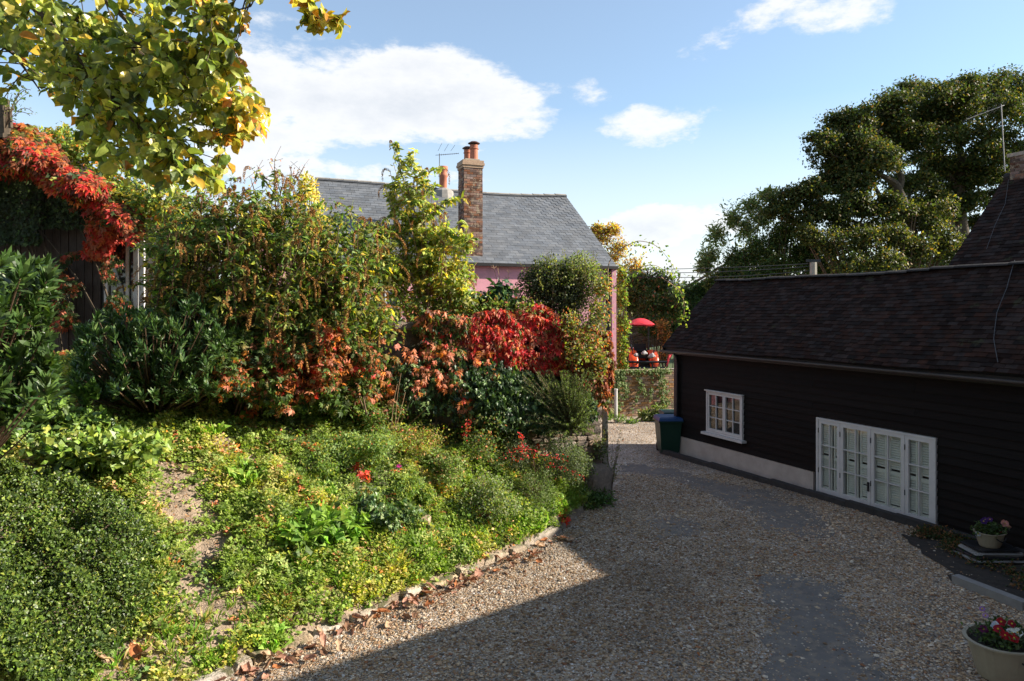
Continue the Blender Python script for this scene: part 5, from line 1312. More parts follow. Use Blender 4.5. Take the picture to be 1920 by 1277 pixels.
L = Leaves(); L.add('ivy', P, frames(nrm(rdir(r, n)*.9+np.array([.35, -.6, .5])), nrm(rdir(r, n)*.6+np.array([0, -.15, -.9]))), r.uniform(.05, .115, n), pick(r, n, [((.014, .034, .012), 6), ((.03, .065, .022), 4), ((.07, .12, .04), 2), ((.13, .19, .07), 1)], .2))
L.build('foliage', LEAFG, iv, kind='stuff')

# ---- shrubs along the wall
def clump_list(c, rad, n, r, spread=.6, rs=.45):
    out = []
    for k in range(n):
        d = nrm(r.normal(size=3)); out.append((np.array(c)+d*np.array(rad)*spread*r.uniform(.4, 1), tuple(np.array(rad)*rs*r.uniform(.8, 1.2))))
    return out
r = np.random.default_rng(120)
sc_ = g3(.75, 3.55, -.55); ds = thing('privet_shrub', 'dark small leaved shrub with pale wispy tips in front of the pink cottage corner', 'shrub', (sc_[0], sc_[1], .0))
def privet_col(P, cols, r): 
    k = r.uniform(size=len(P)) < np.clip((P[:, 2]-3.7)*.9+(P[:, 0]-1.0)*.35, .04, .8); cols[k] = pick(r, int(k.sum()), [(G['lite'], 2), ((.15, .18, .07), 4), (G['yg'], 1.5)]); return cols
c0 = at(1050, 545, sc_[1]); bush(ds, [(c0, (.72, .5, .62)), (at(1000, 580, sc_[1]), (.4, .4, .42)), (at(1095, 585, sc_[1]), (.42, .4, .6)), (at(1080, 500, sc_[1]), (.4, .4, .3)), (at(1030, 610, sc_[1]), (.6, .4, .4)), (at(1105, 530, sc_[1]), (.3, .4, .4)), (at(1110, 640, sc_[1]), (.3, .4, .4)), (at(1060, 640, sc_[1]), (.6, .4, .35)), (at(1000, 530, sc_[1]), (.3, .4, .3))]+clump_list(c0, (.8, .5, .7), 9, r), 'kite', .05, [((.028, .038, .022), 5), ((.05, .065, .035), 3), (G['olive'], 1)], 1500, seed=121, shell=.35, colf=privet_col, tw=.02, up=.3)
# wispy shoots above it
L = Leaves(); b = MB()
for k in range(60):
    px = r.uniform(975, 1128); py0 = np.interp(px, [975, 1010, 1060, 1120, 1130], [560, 520, 500, 505, 560]); p0 = at(px, py0+25, sc_[1]+r.normal()*.3); e = p0+np.array([r.normal()*.12, r.normal()*.1, r.uniform(.25, .62)]); sp = bez(p0, (p0+e)/2+r.normal(size=3)*.03, e, 6); b.tube(sp, .003, 4)
    n = 34; ii = r.uniform(0, 4.99, n); i0 = ii.astype(int); fr = (ii-i0)[:, None]; P = sp[i0]*(1-fr)+sp[i0+1]*fr+r.normal(size=(n, 3))*.012
    L.add('kite', P, frames(rdir(r, n, .4), rdir(r, n, .5)), r.uniform(.025, .045, n), pick(r, n, [((.14, .17, .07), 4), (G['lite'], 2), (G['olive'], 2), (G['yg'], 1)]))
b.build('shoots', twig, ds, kind='stuff'); L.build('shoot_leaves', LEAF, ds, kind='stuff')
# lighter tangled climber at its right, over the wall end
lc = thing('tangled_climber', 'yellow green tangled climber with red tips spilling over the wall end', 'climber', g3(.1, 2.6, -.2))
bush(lc, [(at(1125, 590, 12.2), (.28, .3, .35)), (at(1110, 640, 12.0), (.30, .3, .3)), (at(1130, 540, 12.3), (.22, .25, .25)), (at(1085, 660, 11.8), (.3, .25, .25)), (at(1125, 680, 12.0), (.18, .2, .22)), (at(1070, 610, 11.9), (.25, .2, .3))], 'oval', .06, [(G['olive'], 3), (G['yg'], 3), (G['mid'], 2), (G['pinkb'], 1), (G['ora'], .6), (G['grey'], 2)], 520, seed=125, shell=.2, lump=.5, tw=.01)
# large dark palmate plant (fig or fatsia) behind the wall px 860-960, y 530-590
fp = thing('fatsia_plant', 'dark big lobed leaf plant standing behind the wall below the slate roof eave', 'shrub', g3(2.0, 1.8, -.7)); r = np.random.default_rng(131); L = Leaves()
for (px, py, k) in ((880, 565, 40), (915, 560, 46), (945, 548, 40), (900, 585, 40), (950, 575, 30), (860, 575, 24)):
    c = at(px, py, 12.4); P, d = blob(r, k, c, (.25, .25, .2), .2, k); L.add('palm', P, frames(nrm(rdir(r, k)*.4+np.array([.2, -.3, .8])), nrm(rdir(r, k)+np.array([0, -.3, -.3]))), r.uniform(.16, .28, k), pick(r, k, [((.03, .07, .03), 4), ((.05, .10, .035), 2)]), 1.3)
L.build('foliage', LEAFG, fp, kind='stuff')
b = MB(); [b.tube(bez(g3(2.0, 1.6, -.7), g3(2.0, 2.5, -.7), at(px, py, 12.4), 6), .012, 5) for px, py in ((880, 575), (915, 570), (945, 560))]; b.build('stems', twig, fp, kind='stuff')
# dry umbel stalks px 930-960,y 500-560
um = thing('dry_umbel_stalks', 'thin dry seed stalks standing against the pink wall', 'plant', g3(1.6, 2.6, -.6)); b = MB()
for k in range(7):
    e = at(r.uniform(925, 975), r.uniform(500, 545), 12.5); sp = bez(g3(1.6, 2.7, -.6), (g3(1.6, 3.2, -.6)+e)/2, e, 6); b.tube(sp, .004, 4)
    for j in range(6): d = nrm(r.normal(size=3)+[0, 0, .9]); b.tube([e, e+d*.08], .002, 3)
b.build('stems', canes, um, kind='stuff')
# rosemary/yew-like feathery shrub at the wall end
ro = thing('rosemary_bush', 'feathery grey green bush against the wall end above the pillar', 'shrub', stand(1065, 850)); L = Leaves(); b = MB(); r = np.random.default_rng(141)
rb = at(1070, 812, 11.85)
for k in range(330):
    e = at(r.uniform(990, 1112), r.uniform(690, 815), 11.7+r.normal()*.2); d = e-rb; st = rb+d*.25; e2 = e+np.array([d[0]*.15, -.05, -.03+abs(r.normal())*.03]); sp = bez(st, st+(e2-st)*.5+[0, 0, .10], e2, 6); b.tube(sp, .003, 3, cap=False)
    n = 80; ii = r.uniform(1, 4.99, n); i0 = ii.astype(int); fr = (ii-i0)[:, None]; P = sp[i0]*(1-fr)+sp[i0+1]*fr; T_ = nrm(e2-st)
    L.add('kite', P, frames(rdir(r, n, .5), nrm(rdir(r, n)+T_*1.0)), r.uniform(.03, .05, n), pick(r, n, [((.07, .10, .05), 4), ((.13, .17, .08), 3), ((.04, .06, .03), 3), (G['lite'], 1)]), .42)
b.build('stems', twig, ro, kind='stuff'); L.build('foliage', LEAF, ro, kind='stuff')

def bank_shrub(name, label, px, py, rx, h, pal, kind='oval', size=.05, n=2000, seed=1, mat=LEAF, cat='shrub', wid=1, cl=6, up=.5, group=None, jit=.25, shell=.3, lump=.3, colf=None, droop=0):
    p = stand(px, py); root = thing(name, label, cat, p, group); r = np.random.default_rng(seed)
    cs = [(p+np.array([0, 0, h*.45]), (rx*.7, rx*.7, h*.5))]+[(p+np.array([r.normal()*rx*.5, r.normal()*rx*.45, h*r.uniform(.2, .75)]), (rx*.45, rx*.45, h*.32)) for _ in range(cl)]
    bush(root, cs, kind, size, pal, max(20, n//(cl+1)), mat, up, .8, droop, seed, shell, wid, lump=lump, tw=.006, jit=jit, colf=colf); return root
bank_shrub('cotoneaster', 'dense tiny leaved cotoneaster with red berry sprays left of the pillar', 1030, 905, .60, .85, [((.05, .075, .04), 4), ((.09, .12, .06), 3), ((.03, .045, .025), 2)], 'kite', .032, 9000, 151, shell=.5)
bank_shrub('spiraea', 'rust tinged loose shrub growing against the ivy below the wall', 915, 850, .72, .85, [(G['mid'], 3), (G['olive'], 3), (G['rust'], .7), (G['lite'], 1.6), (G['dark'], 2)], 'oval', .05, 5200, 152)
bank_shrub('spiraea', 'pale grey green bushy plant at the lower right end of the bed', 905, 975, .58, .60, [(G['grey'], 4), (G['lite'], 2), (G['mid'], 2), (G['yg'], 1)], 'oval', .038, 5000, 153)
bank_shrub('santolina', 'soft blue grey tufted plant between the kerb and cotoneaster', 1000, 940, .45, .5, [((.12, .16, .08), 4), (G['mid'], 2), (G['lite'], 1)], 'kite', .035, 3500, 154, wid=.5)
bank_shrub('cranesbill', 'pale mounded feathery plant in the middle of the bed', 690, 865, .60, .50, [((.12, .19, .07), 4), (G['lite'], 3), (G['yg'], 1.2), (G['rust'], .3)], 'oval', .040, 5200, 155)
bank_shrub('cranesbill', 'yellowish feathery plant just left of the ivy foot', 790, 850, .60, .52, [(G['yg'], 3), ((.16, .16, .06), 3), (G['rust'], 1), (G['lite'], 2), (G['tan'], .6)], 'oval', .035, 4500, 156)
bank_shrub('cranesbill', 'green feathery mound beside the bare earth on the bank', 560, 900, .42, .26, [(G['lite'], 4), (G['mid'], 2), (G['yg'], 1)], 'oval', .035, 3600, 157)
bank_shrub('ivy_clump', 'dark ivy clump with pale edged leaves in the middle of the bed', 700, 985, .35, .34, [((.04, .08, .03), 4), ((.13, .18, .09), 1.4), (G['mid'], 2)], 'ivy', .085, 700, 158, LEAFG, shell=.4)
bank_shrub('day_lily', 'bright green arching strappy plant right of the pale dead leaf', 600, 1010, .48, .30, [((.10, .20, .03), 4), ((.14, .24, .04), 3), (G['mid'], 1)], 'blade', .20, 1500, 159, wid=2.4, shell=.1, up=.8)
bank_shrub('laurel_shrub', 'glossy light green leafed shrub on the left of the bank', 150, 880, .75, .55, [((.10, .17, .03), 4), ((.15, .21, .04), 3), (G['mid'], 2), (G['yg'], .7)], 'oval', .095, 3000, 160, LEAFG, wid=1.15, shell=.4)
bank_shrub('laurel_shrub', 'paler round leafed shrub at the left edge above the box', 30, 830, .6, .6, [((.09, .16, .03), 4), (G['mid'], 3), (G['lite'], 1)], 'oval', .095, 2600, 161, LEAFG, wid=1.1)
bank_shrub('snowberry', 'soft green bushy plant filling the foot of the wall below the trailing creeper', 720, 800, .55, .55, [(G['lite'], 3), (G['mid'], 3), (G['olive'], 2), (G['rust'], .6)], 'oval', .05, 4200, 162)
bank_shrub('snowberry', 'leafy green mound in front of the rusty undergrowth', 610, 785, .50, .42, [(G['lite'], 3), (G['mid'], 3), (G['yg'], 1)], 'ivy', .065, 1500, 163)
bank_shrub('snowberry', 'leafy mound with orange tints below the dark buddleias', 500, 775, .55, .42, [(G['mid'], 3), (G['lite'], 3), (G['rust'], 1), (G['ora'], .5)], 'ivy', .07, 1500, 164)
bank_shrub('snowberry', 'low ivy leafed mound right of the dark evergreen shrub', 400, 760, .5, .32, [(G['lite'], 3), (G['mid'], 3), ((.16, .21, .08), 2)], 'ivy', .07, 1400, 165)
bank_shrub('snowberry', 'low pale leafed mound under the dark evergreen shrub', 300, 790, .4, .2, [(G['lite'], 3), ((.16, .21, .08), 2)], 'round', .045, 1500, 166)
bank_shrub('mallow', 'tall feathery green clump left of the ivy clump', 620, 880, .42, .5, [((.13, .20, .07), 4), (G['lite'], 2), (G['yg'], 1)], 'oval', .045, 3000, 167)
bank_shrub('mallow', 'pale bushy clump between the ivy foot and the grey green plant', 830, 900, .48, .5, [((.15, .20, .08), 4), (G['lite'], 2), (G['tan'], .6)], 'oval', .042, 3400, 168)
bank_shrub('mallow', 'yellow tipped bushy clump in the open middle of the bed', 770, 945, .36, .38, [(G['yg'], 2), (G['lite'], 3), (G['mid'], 1)], 'tuft', .045, 1800, 169)
bank_shrub('pillar_bush', 'dark bush hugging the left side of the stone pillar', 1075, 905, .36, .75, [((.05, .075, .035), 4), ((.10, .14, .06), 3), (G['olive'], 1)], 'oval', .045, 2600, 170)
# big evergreen at left edge with long leaf whorls
def whorl_shrub(name, label, base, heads, seed, ll, pal, nl=15, mat=LEAFG, cat='shrub', wid=1.35):
    root = thing(name, label, cat, base); r = np.random.default_rng(seed); L = Leaves(); b = MB()
    for (h, d) in heads:
        sp = bez(base, (np.array(base)+h)/2+np.array([0, 0, -.05]), h, 6); b.tube(sp, np.linspace(.012, .006, 6), 5); d = nrm(np.array(d))
        for ring in range(4):
            t = ring/3; n = nl//3; c = h-d*(.20*t)*ll*4
            a = r.uniform(0, 2*PI, n); s1 = nrm(np.cross(d, [0.3, .2, 1])); s2 = np.cross(d, s1); rad_ = s1*np.cos(a)[:, None]+s2*np.sin(a)[:, None]
            g = nrm(rad_*(.30+.4*t)+d*(1.05-.35*t)+r.normal(size=(n, 3))*.15); nv = nrm(d*1.0-rad_*.4+r.normal(size=(n, 3))*.2)
            L.add('lance', np.tile(c, (n, 1)), frames(nv, g), ll*r.uniform(.7, 1.15, n), pick(r, n, pal, .2), wid*1.25, .03)
    b.build('stems', twig, root, kind='stuff'); L.build('foliage', mat, root, kind='stuff'); return root
r = np.random.default_rng(171); hd_ = []
for k in range(170):
    px = r.uniform(-90, 100); py = r.uniform(488, 800); 
    if px > np.interp(py, [480, 520, 580, 640, 700, 800], [60, 96, 85, 112, 105, 75]): continue
    hd_.append((at(px, py, 5.9+r.normal()*.35), (r.uniform(.1, .9), -.35+r.normal()*.3, r.uniform(.3, 1))))
whorl_shrub('cherry_laurel', 'large glossy laurel with long pointed leaves at the left edge', stand(-260, 1000)+np.array([0, .9, 0]), hd_, 172, .17, [((.03, .065, .018), 5), ((.055, .10, .025), 3), ((.02, .04, .014), 2)], 21, wid=.70)
hd_ = []
for k in range(520):
    px = r.uniform(140, 425); ty = np.interp(px, [140, 200, 260, 330, 370, 410, 430], [620, 585, 580, 585, 555, 585, 640]); py = r.uniform(ty, 745)
    hd_.append((at(px, py, 9.3+r.normal()*.45-(py-ty)*.002), (r.normal()*.4, -.25+r.normal()*.3, 1)))
whorl_shrub('evergreen_shrub', 'dark evergreen shrub with upright narrow leaf rosettes in front of the shed window', (at(290, 790, 9.5)[0], 9.5, 1.9), hd_, 173, .13, [((.022, .05, .016), 5), ((.04, .085, .025), 3), ((.08, .13, .05), 1.6)], 21, wid=.68)
# upright narrow rosettes lower left (px 150-190,y 730-790)
hd_ = [(at(165+r.normal()*12, 745+r.normal()*15, 8.3), (r.normal()*.4, 0, 1)) for _ in range(9)]
whorl_shrub('young_laurel', 'small glossy upright shoot beside the bare stone on the bank', stand(165, 795), hd_, 174, .11, [((.04, .09, .02), 3), ((.07, .13, .03), 2)], 15)

r = np.random.default_rng(177); ug = thing('undergrowth', 'dark leafy undergrowth with rusty creeper in front of the left part of the garden wall', 'shrub', stand(520, 770))
cl = []
for k in range(46):
    px = r.uniform(385, 700); py = r.uniform(630, 735+(px-385)*.12); cl.append((at(px, py, 9.0+(px-400)*.004+r.normal()*.12), (.28, .22, .22)))
def ugc(P, c, r):
    k = noise3(P, 3.0, 5)+.45*r.normal(size=len(P)) > .38; c[k] = pick(r, int(k.sum()), [(G['rust'], 3), (G['pinkb'], 1.5), (G['ora'], 1), (G['red'], .8)]); return c
bush(ug, cl, 'palm', .09, [(G['dark'], 4), (G['mid'], 4), (G['olive'], 1.5), (G['lite'], .8)], 190, seed=178, shell=.3, lump=.4, tw=.006, colf=ugc)

# ---- box-like low hedge mound, lower left
r = np.random.default_rng(181)
bh_ = thing('box_honeysuckle', 'dense mound of tiny glossy leaves filling the lower left corner', 'shrub', stand(100, 1150)); L = Leaves()
n = 72000; px = r.uniform(-120, 345, n); py = r.uniform(905, 1330, n)
lim = np.interp(py, [905, 960, 1050, 1150, 1230, 1330], [160, 270, 320, 300, 190, 130]); edge = lim+25*noise3(np.stack([px, py], -1)/60, 1.5, 4); k = px < edge; px, py = px[k], py[k]; n = len(px)
P = bank_pt(px, py); inside = np.clip((np.interp(py, [905, 960, 1050, 1150, 1230, 1330], [160, 270, 320, 300, 190, 130])-px)/140, 0, 1)
hh = np.maximum(.34*np.sqrt(inside)*(1+.45*noise3(P[:, :2], 3.2, 9)+.5*noise3(P[:, :2], 8, 10)), .07); P = P+np.stack([r.normal(size=n)*.02, r.normal(size=n)*.02, hh-r.uniform(0, .09, n)], -1)
L.add('oval', P, frames(nrm(rdir(r, n)*.7+np.array([.6, -.2, .7])), nrm(rdir(r, n)+np.array([.3, -.2, .2]))), r.uniform(.018, .048, n), pick(r, n, [((.038, .072, .014), 5), ((.070, .115, .02), 4), ((.018, .034, .009), 3), ((.13, .17, .035), 1.2)], .25), 1.1)
L.build('foliage', LEAFG, bh_, kind='stuff')

# ---- ground cover over the bank
r = np.random.default_rng(191)
def bank_scatter(n, seed, ymin=4.2, ymax=13, x0=-8, x1=1.8):
    r = np.random.default_rng(seed); x = r.uniform(x0, x1, n); y = r.uniform(ymin, ymax, n)
    z = bank_z(x, y); q = (x-K0[0])*KN[0]+(y-K0[1])*KN[1]; q2 = ((x-K0[0])*EN[0]+(y-K0[1])*EN[1])
    ok = (z > .0) & (np.abs(x)/y < .85) & (q > .03) & (q2 > .05)
    return x[ok], y[ok], z[ok], r
bare_pts = bank_pt(np.array([330, 350, 390, 415, 190, 215, 420, 480, 230, 320, 350.]), np.array([890, 960, 1040, 1160, 750, 770, 830, 870, 1240, 1230, 1130.])); bare_r = np.array([.26, .28, .26, .34, .34, .26, .16, .13, .27, .20, .24])
def veg_density(x, y):
    d = np.ones(len(x)); 
    for (b_, rr_) in zip(bare_pts, bare_r): dd = np.hypot(x-b_[0], y-b_[1]); d *= np.clip((dd/rr_-.55)*1.3, .06, 1)
    return d*np.clip(.95+.6*noise3(np.stack([x, y], -1), 2.6, 31), .25, 1)
# low rosettes: clumps of small leaves
x, y, z, r = bank_scatter(75000, 201); k = r.uniform(size=len(x)) < np.clip(veg_density(x, y)*.62, 0, 1); ub_ = 960+F*x/y; vb_ = 583-F*(z-EYE)/y; k &= ~(ub_ < np.interp(vb_, [905, 960, 1050, 1150, 1230, 1330], [100, 240, 290, 270, 160, 90])*(vb_ > 905)); x, y, z = x[k], y[k], z[k]; nc = len(x)
hcl = r.uniform(.015, .10, nc)*(1+.8*np.clip(noise3(np.stack([x, y], -1), 1.3, 41), -.6, 1))+.26*np.clip(noise3(np.stack([x, y], -1), 4.2, 43)-.12, 0, .8)**.8; per = 13
sp1 = noise3(np.stack([x, y], -1), 1.1, 51)+.25*r.normal(size=nc); Lr = Leaves()
ang = r.uniform(0, 2*PI, (nc, per)); rr_ = r.uniform(.0, .075, (nc, per)); P = np.stack([x[:, None]+rr_*np.cos(ang), y[:, None]+rr_*np.sin(ang), z[:, None]+hcl[:, None]*r.uniform(.3, 1.1, (nc, per))], -1).reshape(-1, 3)
spr = np.repeat(sp1, per); n = len(P); base_c = pick(r, nc, [(G['lite'], 5), ((.11, .18, .04), 4), (G['mid'], 2), ((.14, .20, .06), 3)], .14)
nA = noise3(np.stack([x, y], -1), 3.1, 71); nB = noise3(np.stack([x, y], -1), 2.3, 72)
kA = (nA > .25) & (r.uniform(size=nc) < .8); base_c[kA] = pick(r, int(kA.sum()), [((.19, .23, .09), 3), ((.24, .25, .10), 2), (G['yg'], 2)], .2)
kA = (nB > .35) & (r.uniform(size=nc) < .7); base_c[kA] = pick(r, int(kA.sum()), [((.05, .09, .03), 3), ((.08, .13, .05), 2)], .2)
kA = r.uniform(size=nc) < .035; base_c[kA] = pick(r, int(kA.sum()), [(G['tan'], 3), (G['pinkb'], 2), (G['rust'], 2), ((.3, .26, .12), 3)], .2)
cols = np.repeat(base_c, per, 0)*np.array([1.3, 1.18, 1.1])*r.uniform(.75, 1.25, (n, 1)); outd = np.stack([np.cos(ang), np.sin(ang), r.uniform(-.1, .9, ang.shape)], -1).reshape(-1, 3); nv = nrm(rdir(r, n)*.5+np.array([.75, -.15, .85]))
pr = P[:, 1]
for kind, cond, s0, s1, wd in (('round', spr > .15, .020, .052, 1), ('oval', (spr <= .15) & (spr > -.35), .028, .066, 1), ('tuft', spr <= -.35, .024, .05, 1)):
    Lr.add(kind, P[cond], frames(nv[cond], outd[cond]), r.uniform(s0, s1, int(cond.sum())), cols[cond], wd)
Lr.build('ground_cover', LEAF, None, kind='stuff', label='mixed low weeds and creeping leaves over the bank')
# grass
x, y, z, r = bank_scatter(24000, 211); gd = np.clip(noise3(np.stack([x, y], -1), 1.5, 61)-.05, 0, 1)*2.2*veg_density(x, y)
q = (x-K0[0])*KN[0]+(y-K0[1])*KN[1]; gd += (np.abs(q-.35) < .35)*.35; k = r.uniform(size=len(x)) < gd*.5; x, y, z = x[k], y[k], z[k]; nc = len(x); per = 14
ang = r.uniform(0, 2*PI, (nc, per)); rr_ = r.uniform(0, .045, (nc, per)); P = np.stack([x[:, None]+rr_*np.cos(ang), y[:, None]+rr_*np.sin(ang), np.repeat(z[:, None], per, 1)-.01], -1).reshape(-1, 3); n = len(P)
g = np.stack([np.cos(ang)*.6, np.sin(ang)*.6, r.uniform(.5, 1.3, ang.shape)], -1).reshape(-1, 3)+r.normal(size=(n, 3))*.15; g = nrm(g)
L = Leaves(); L.add('blade', P, frames(nrm(np.array([0, 0, 1.0])-g*.4+r.normal(size=(n, 3))*.1), g), r.uniform(.07, .20, n), np.repeat(pick(r, nc, [((.10, .20, .03), 4), ((.15, .22, .045), 2), ((.30, .26, .12), .8)], .2), per, 0), 1.3, .02)
L.build('grass', LEAF, None, kind='stuff', label='tufts of rough green grass between the weeds')
SPEC = [('weed_clump', 'feathery pale green weed clump on the bank', 'tuft', .045, [((.15, .21, .07), 4), ((.20, .24, .08), 2)], 90, .13, .16, 1),
        ('weed_clump', 'broad leafed bright green weed clump on the bank', 'round', .055, [((.12, .20, .04), 4), ((.16, .24, .05), 2)], 46, .10, .12, 1),
        ('weed_clump', 'yellowing straggly weed clump on the bank', 'oval', .045, [(G['yg'], 3), ((.28, .25, .09), 2), (G['tan'], 1)], 90, .13, .17, .9),
        ('weed_clump', 'dark ivy leafed weed clump on the bank', 'ivy', .055, [((.04, .075, .025), 4), ((.08, .13, .05), 2)], 60, .13, .11, 1),
        ('weed_clump', 'strappy bright green weed clump on the bank', 'blade', .17, [((.13, .24, .04), 4), ((.20, .27, .06), 2)], 100, .09, .05, 2.2),
        ('weed_clump', 'rust tinged dying weed clump on the bank', 'oval', .05, [(G['rust'], 2), (G['ora'], 1), (G['tan'], 2), (G['olive'], 2)], 70, .12, .15, .9)]
rw = np.random.default_rng(217); xw, yw, zw, rw = bank_scatter(1500, 218, 5.2, 12.2, -6, 1.6)
dw = veg_density(xw, yw)**2; kw_ = rw.uniform(size=len(xw)) < dw; xw, yw, zw = xw[kw_], yw[kw_], zw[kw_]
kept = []
for i in range(len(xw)):
    if all((xw[i]-a)**2+(yw[i]-c)**2 > .23**2 for a, c in kept): kept.append((xw[i], yw[i]))
    if len(kept) >= 190: break
for (a, c) in kept:
    nm, lab, kd, sz_, pal_, n, rx_, h_, wd = SPEC[int(rw.choice(6, p=[.24, .2, .18, .12, .14, .12]))]
    p = np.array([a, c, float(bank_z(a, c))]); qd = (a-K0[0])*KN[0]+(c-K0[1])*KN[1]; ud = 960+F*a/c; zl = ('close above the kerb' if qd < .7 else 'halfway up the bank' if qd < 1.8 else 'high on the bank')+(' at the left' if ud < 330 else ' at centre left' if ud < 620 else ' towards the pillar' if ud > 850 else ' at the middle')
    lb_ = lab.replace(' on the bank', '')+' '+zl; rt_ = thing(nm, lb_, 'weed', p, lb_.replace('clump', 'clumps')); sc = rw.uniform(.65, 1.5)*(1+.35*np.clip((a+2.2)/2, 0, 1)); L = Leaves()
    aa = rw.uniform(0, 2*PI, n); q_ = np.sqrt(rw.uniform(0, 1, n))*rx_*sc; hz_ = (rw.uniform(.15, 1, n))*h_*sc*(1-.5*(q_/(rx_*sc))**2) if kd != 'blade' else np.zeros(n)
    px_, py_ = a+q_*np.cos(aa), c+q_*np.sin(aa); P = np.stack([px_, py_, np.maximum(bank_z(px_, py_), p[2]-.15)+hz_], -1); od = np.stack([np.cos(aa), np.sin(aa), rw.uniform(-.1, .7, n) if kd != 'blade' else rw.uniform(.6, 1.8, n)], -1)
    L.add(kd, P, frames(nrm(rdir(rw, n)*.5+np.array([.75, -.15, .85])), nrm(od+rdir(rw, n)*.4)), sz_*rw.uniform(.6, 1.25, n)*min(1.1, sc), pick(rw, n, pal_, .25)*1.2, wd); L.build('foliage', LEAF, rt_, kind='stuff')
# individual grass tufts near the kerb and dead grass tufts
tufts = [(790, 1035, 'bright green grass tuft spilling over the kerb below the mounded shrubs', 'g', .22), (740, 1070, 'yellowing grass tuft leaning over the kerb', 'y', .20), (560, 1065, 'fine green grass tuft on the lower bank', 'g', .17), (860, 1025, 'green grass tuft beside the pale grey bushy plant', 'g', .18), (975, 975, 'vivid green grass patch below the cotoneaster', 'g', .18),
         (455, 885, 'spiky green grass tuft near the top of the bare earth', 'g', .16), (540, 920, 'thin grass tuft on the open middle of the bank', 'g', .15), (640, 1085, 'grass tuft on the kerb side of the strappy plant', 'g', .18), (525, 1130, 'straw coloured grass tuft above the kerb leaves', 'y', .15), (960, 1000, 'low grass tuft by the red leaf', 'g', .14), (770, 1090, 'small tuft of grass on the gravel side of the kerb', 'g', .11)]
for i, (px, py, lab, t_, s_) in enumerate(tufts):
    p = stand(px, py); ro_ = thing('grass_tuft', lab, 'grass tuft', p, 'grass tufts on the bank'); n = 260; L = Leaves(); r = np.random.default_rng(300+i)
    pp = np.array([960+F*p[0]/p[1]])
    if p[2] < 0.02: p[2] = 0.0
    ang = r.uniform(0, 2*PI, n); rr_ = r.uniform(0, .16, n)*(s_/.18); P = np.stack([p[0]+rr_*np.cos(ang)*1.5, p[1]+rr_*np.sin(ang), np.full(n, p[2]-.01)], -1); bz_ = bank_z(P[:, 0], P[:, 1]); P[:, 2] = np.where(bz_ > 0, bz_, .0)-.005
    g = nrm(np.stack([np.cos(ang)*.5, np.sin(ang)*.5-.15, r.uniform(.5, 1.2, n)], -1)+r.normal(size=(n, 3))*.15)
    L.add('blade', P, frames(nrm(np.array([0, 0, 1.0])-g*.4+r.normal(size=(n, 3))*.1), g), s_*r.uniform(.6, 1.25, n), pick(r, n, [((.11, .22, .03), 4), ((.16, .25, .05), 2)] if t_ == 'g' else [((.28, .28, .07), 3), ((.34, .27, .11), 2), ((.14, .20, .05), 2)], .2), 1.0, .02)
    L.build('blades', LEAF, ro_, kind='stuff')

# ---- red/orange creeper sprigs over the bank
r = np.random.default_rng(321); sprigs = []
spots = [(528, 735, 'r'), (520, 720, 'd'), (505, 745, 'r'), (630, 745, 'o'), (665, 760, 'o'), (600, 740, 'p'), (430, 700, 'o'), (400, 760, 'o'), (395, 745, 'r'), (410, 690, 'o'), (590, 865, 'o'), (600, 885, 'r'), (560, 765, 'p'), (710, 800, 'p'), (730, 755, 'p'), (770, 830, 'p'), (840, 810, 'o'), (835, 790, 'o'), (870, 800, 'd'), (878, 830, 'd'), (680, 905, 'r'), (520, 760, 'o'), (470, 800, 'o'), (130, 665, 'o'), (150, 650, 'o'), (110, 680, 'p'), (275, 740, 'o'), (570, 690, 'o'), (655, 640, 'p'), (735, 690, 'p'), (985, 850, 'r'), (1000, 860, 'r'), (1040, 870, 'r')]
cdict = {'r': [((.50, .05, .04), 3), ((.42, .09, .05), 2)], 'o': [((.50, .14, .04), 3), ((.45, .20, .07), 2)], 'd': [((.20, .02, .025), 3), ((.34, .03, .03), 2)], 'p': [((.42, .18, .12), 3), ((.36, .13, .07), 2)]}
cw = {'r': 'scarlet', 'o': 'orange', 'd': 'dark crimson', 'p': 'pinkish brown'}
sp_ = thing('creeper_runner', 'scattered red and orange creeper sprigs running over the bank below the wall', 'creeper', stand(560, 800)); L = Leaves(); b = MB()
for (px, py, c) in spots:
    p = stand(px, py)+np.array([0, 0, .16]); n = 14; P = p+r.normal(size=(n, 3))*np.array([.07, .07, .06]); L.add('palm', P, frames(nrm(rdir(r, n)*.5+np.array([.3, -.5, .6])), nrm(rdir(r, n)*.7+np.array([0, 0, -.6]))), r.uniform(.07, .13, n), pick(r, n, cdict[c], .2))
    b.tube(bez(p-[0, 0, .2], p+r.normal(size=3)*.05, p+[0, 0, .02], 5), .004, 4)
b.build('stems', twig, sp_, kind='stuff'); L.build('foliage', LEAF, sp_, kind='stuff')
# berry sprays on cotoneaster
bs = thing('berry_spray', 'red leafed sprays reaching right from the cotoneaster to the pillar', 'plant', stand(1010, 900)); b = MB(); L = Leaves()
for (a, c) in (((960, 855), (1010, 850)), ((1000, 850), (1060, 862)), ((1020, 862), (1092, 895)), ((985, 840), (975, 815)), ((870, 815), (880, 792)), ((940, 850), (985, 842))):
    p0, p1 = at(a[0], a[1]+12, 10.95), at(*c, 10.8); sp = bez(p0, (p0+p1)/2+[0, 0, .12], p1, 8); b.tube(sp, .004, 4); n = 46; P = sp[r.integers(1, 8, n)]+r.normal(size=(n, 3))*.035
    L.add('oval', P, frames(rdir(r, n, .5), rdir(r, n)), r.uniform(.03, .05, n), pick(r, n, [((.42, .04, .05), 3), ((.32, .02, .03), 2), (G['olive'], .8)]))
b.tube(bez(stand(1010, 900), at(1000, 880, 10.95), at(1000, 862, 10.95), 5), .008, 4); b.build('stems', twig, bs, kind='stuff'); L.build('foliage', LEAF, bs, kind='stuff')
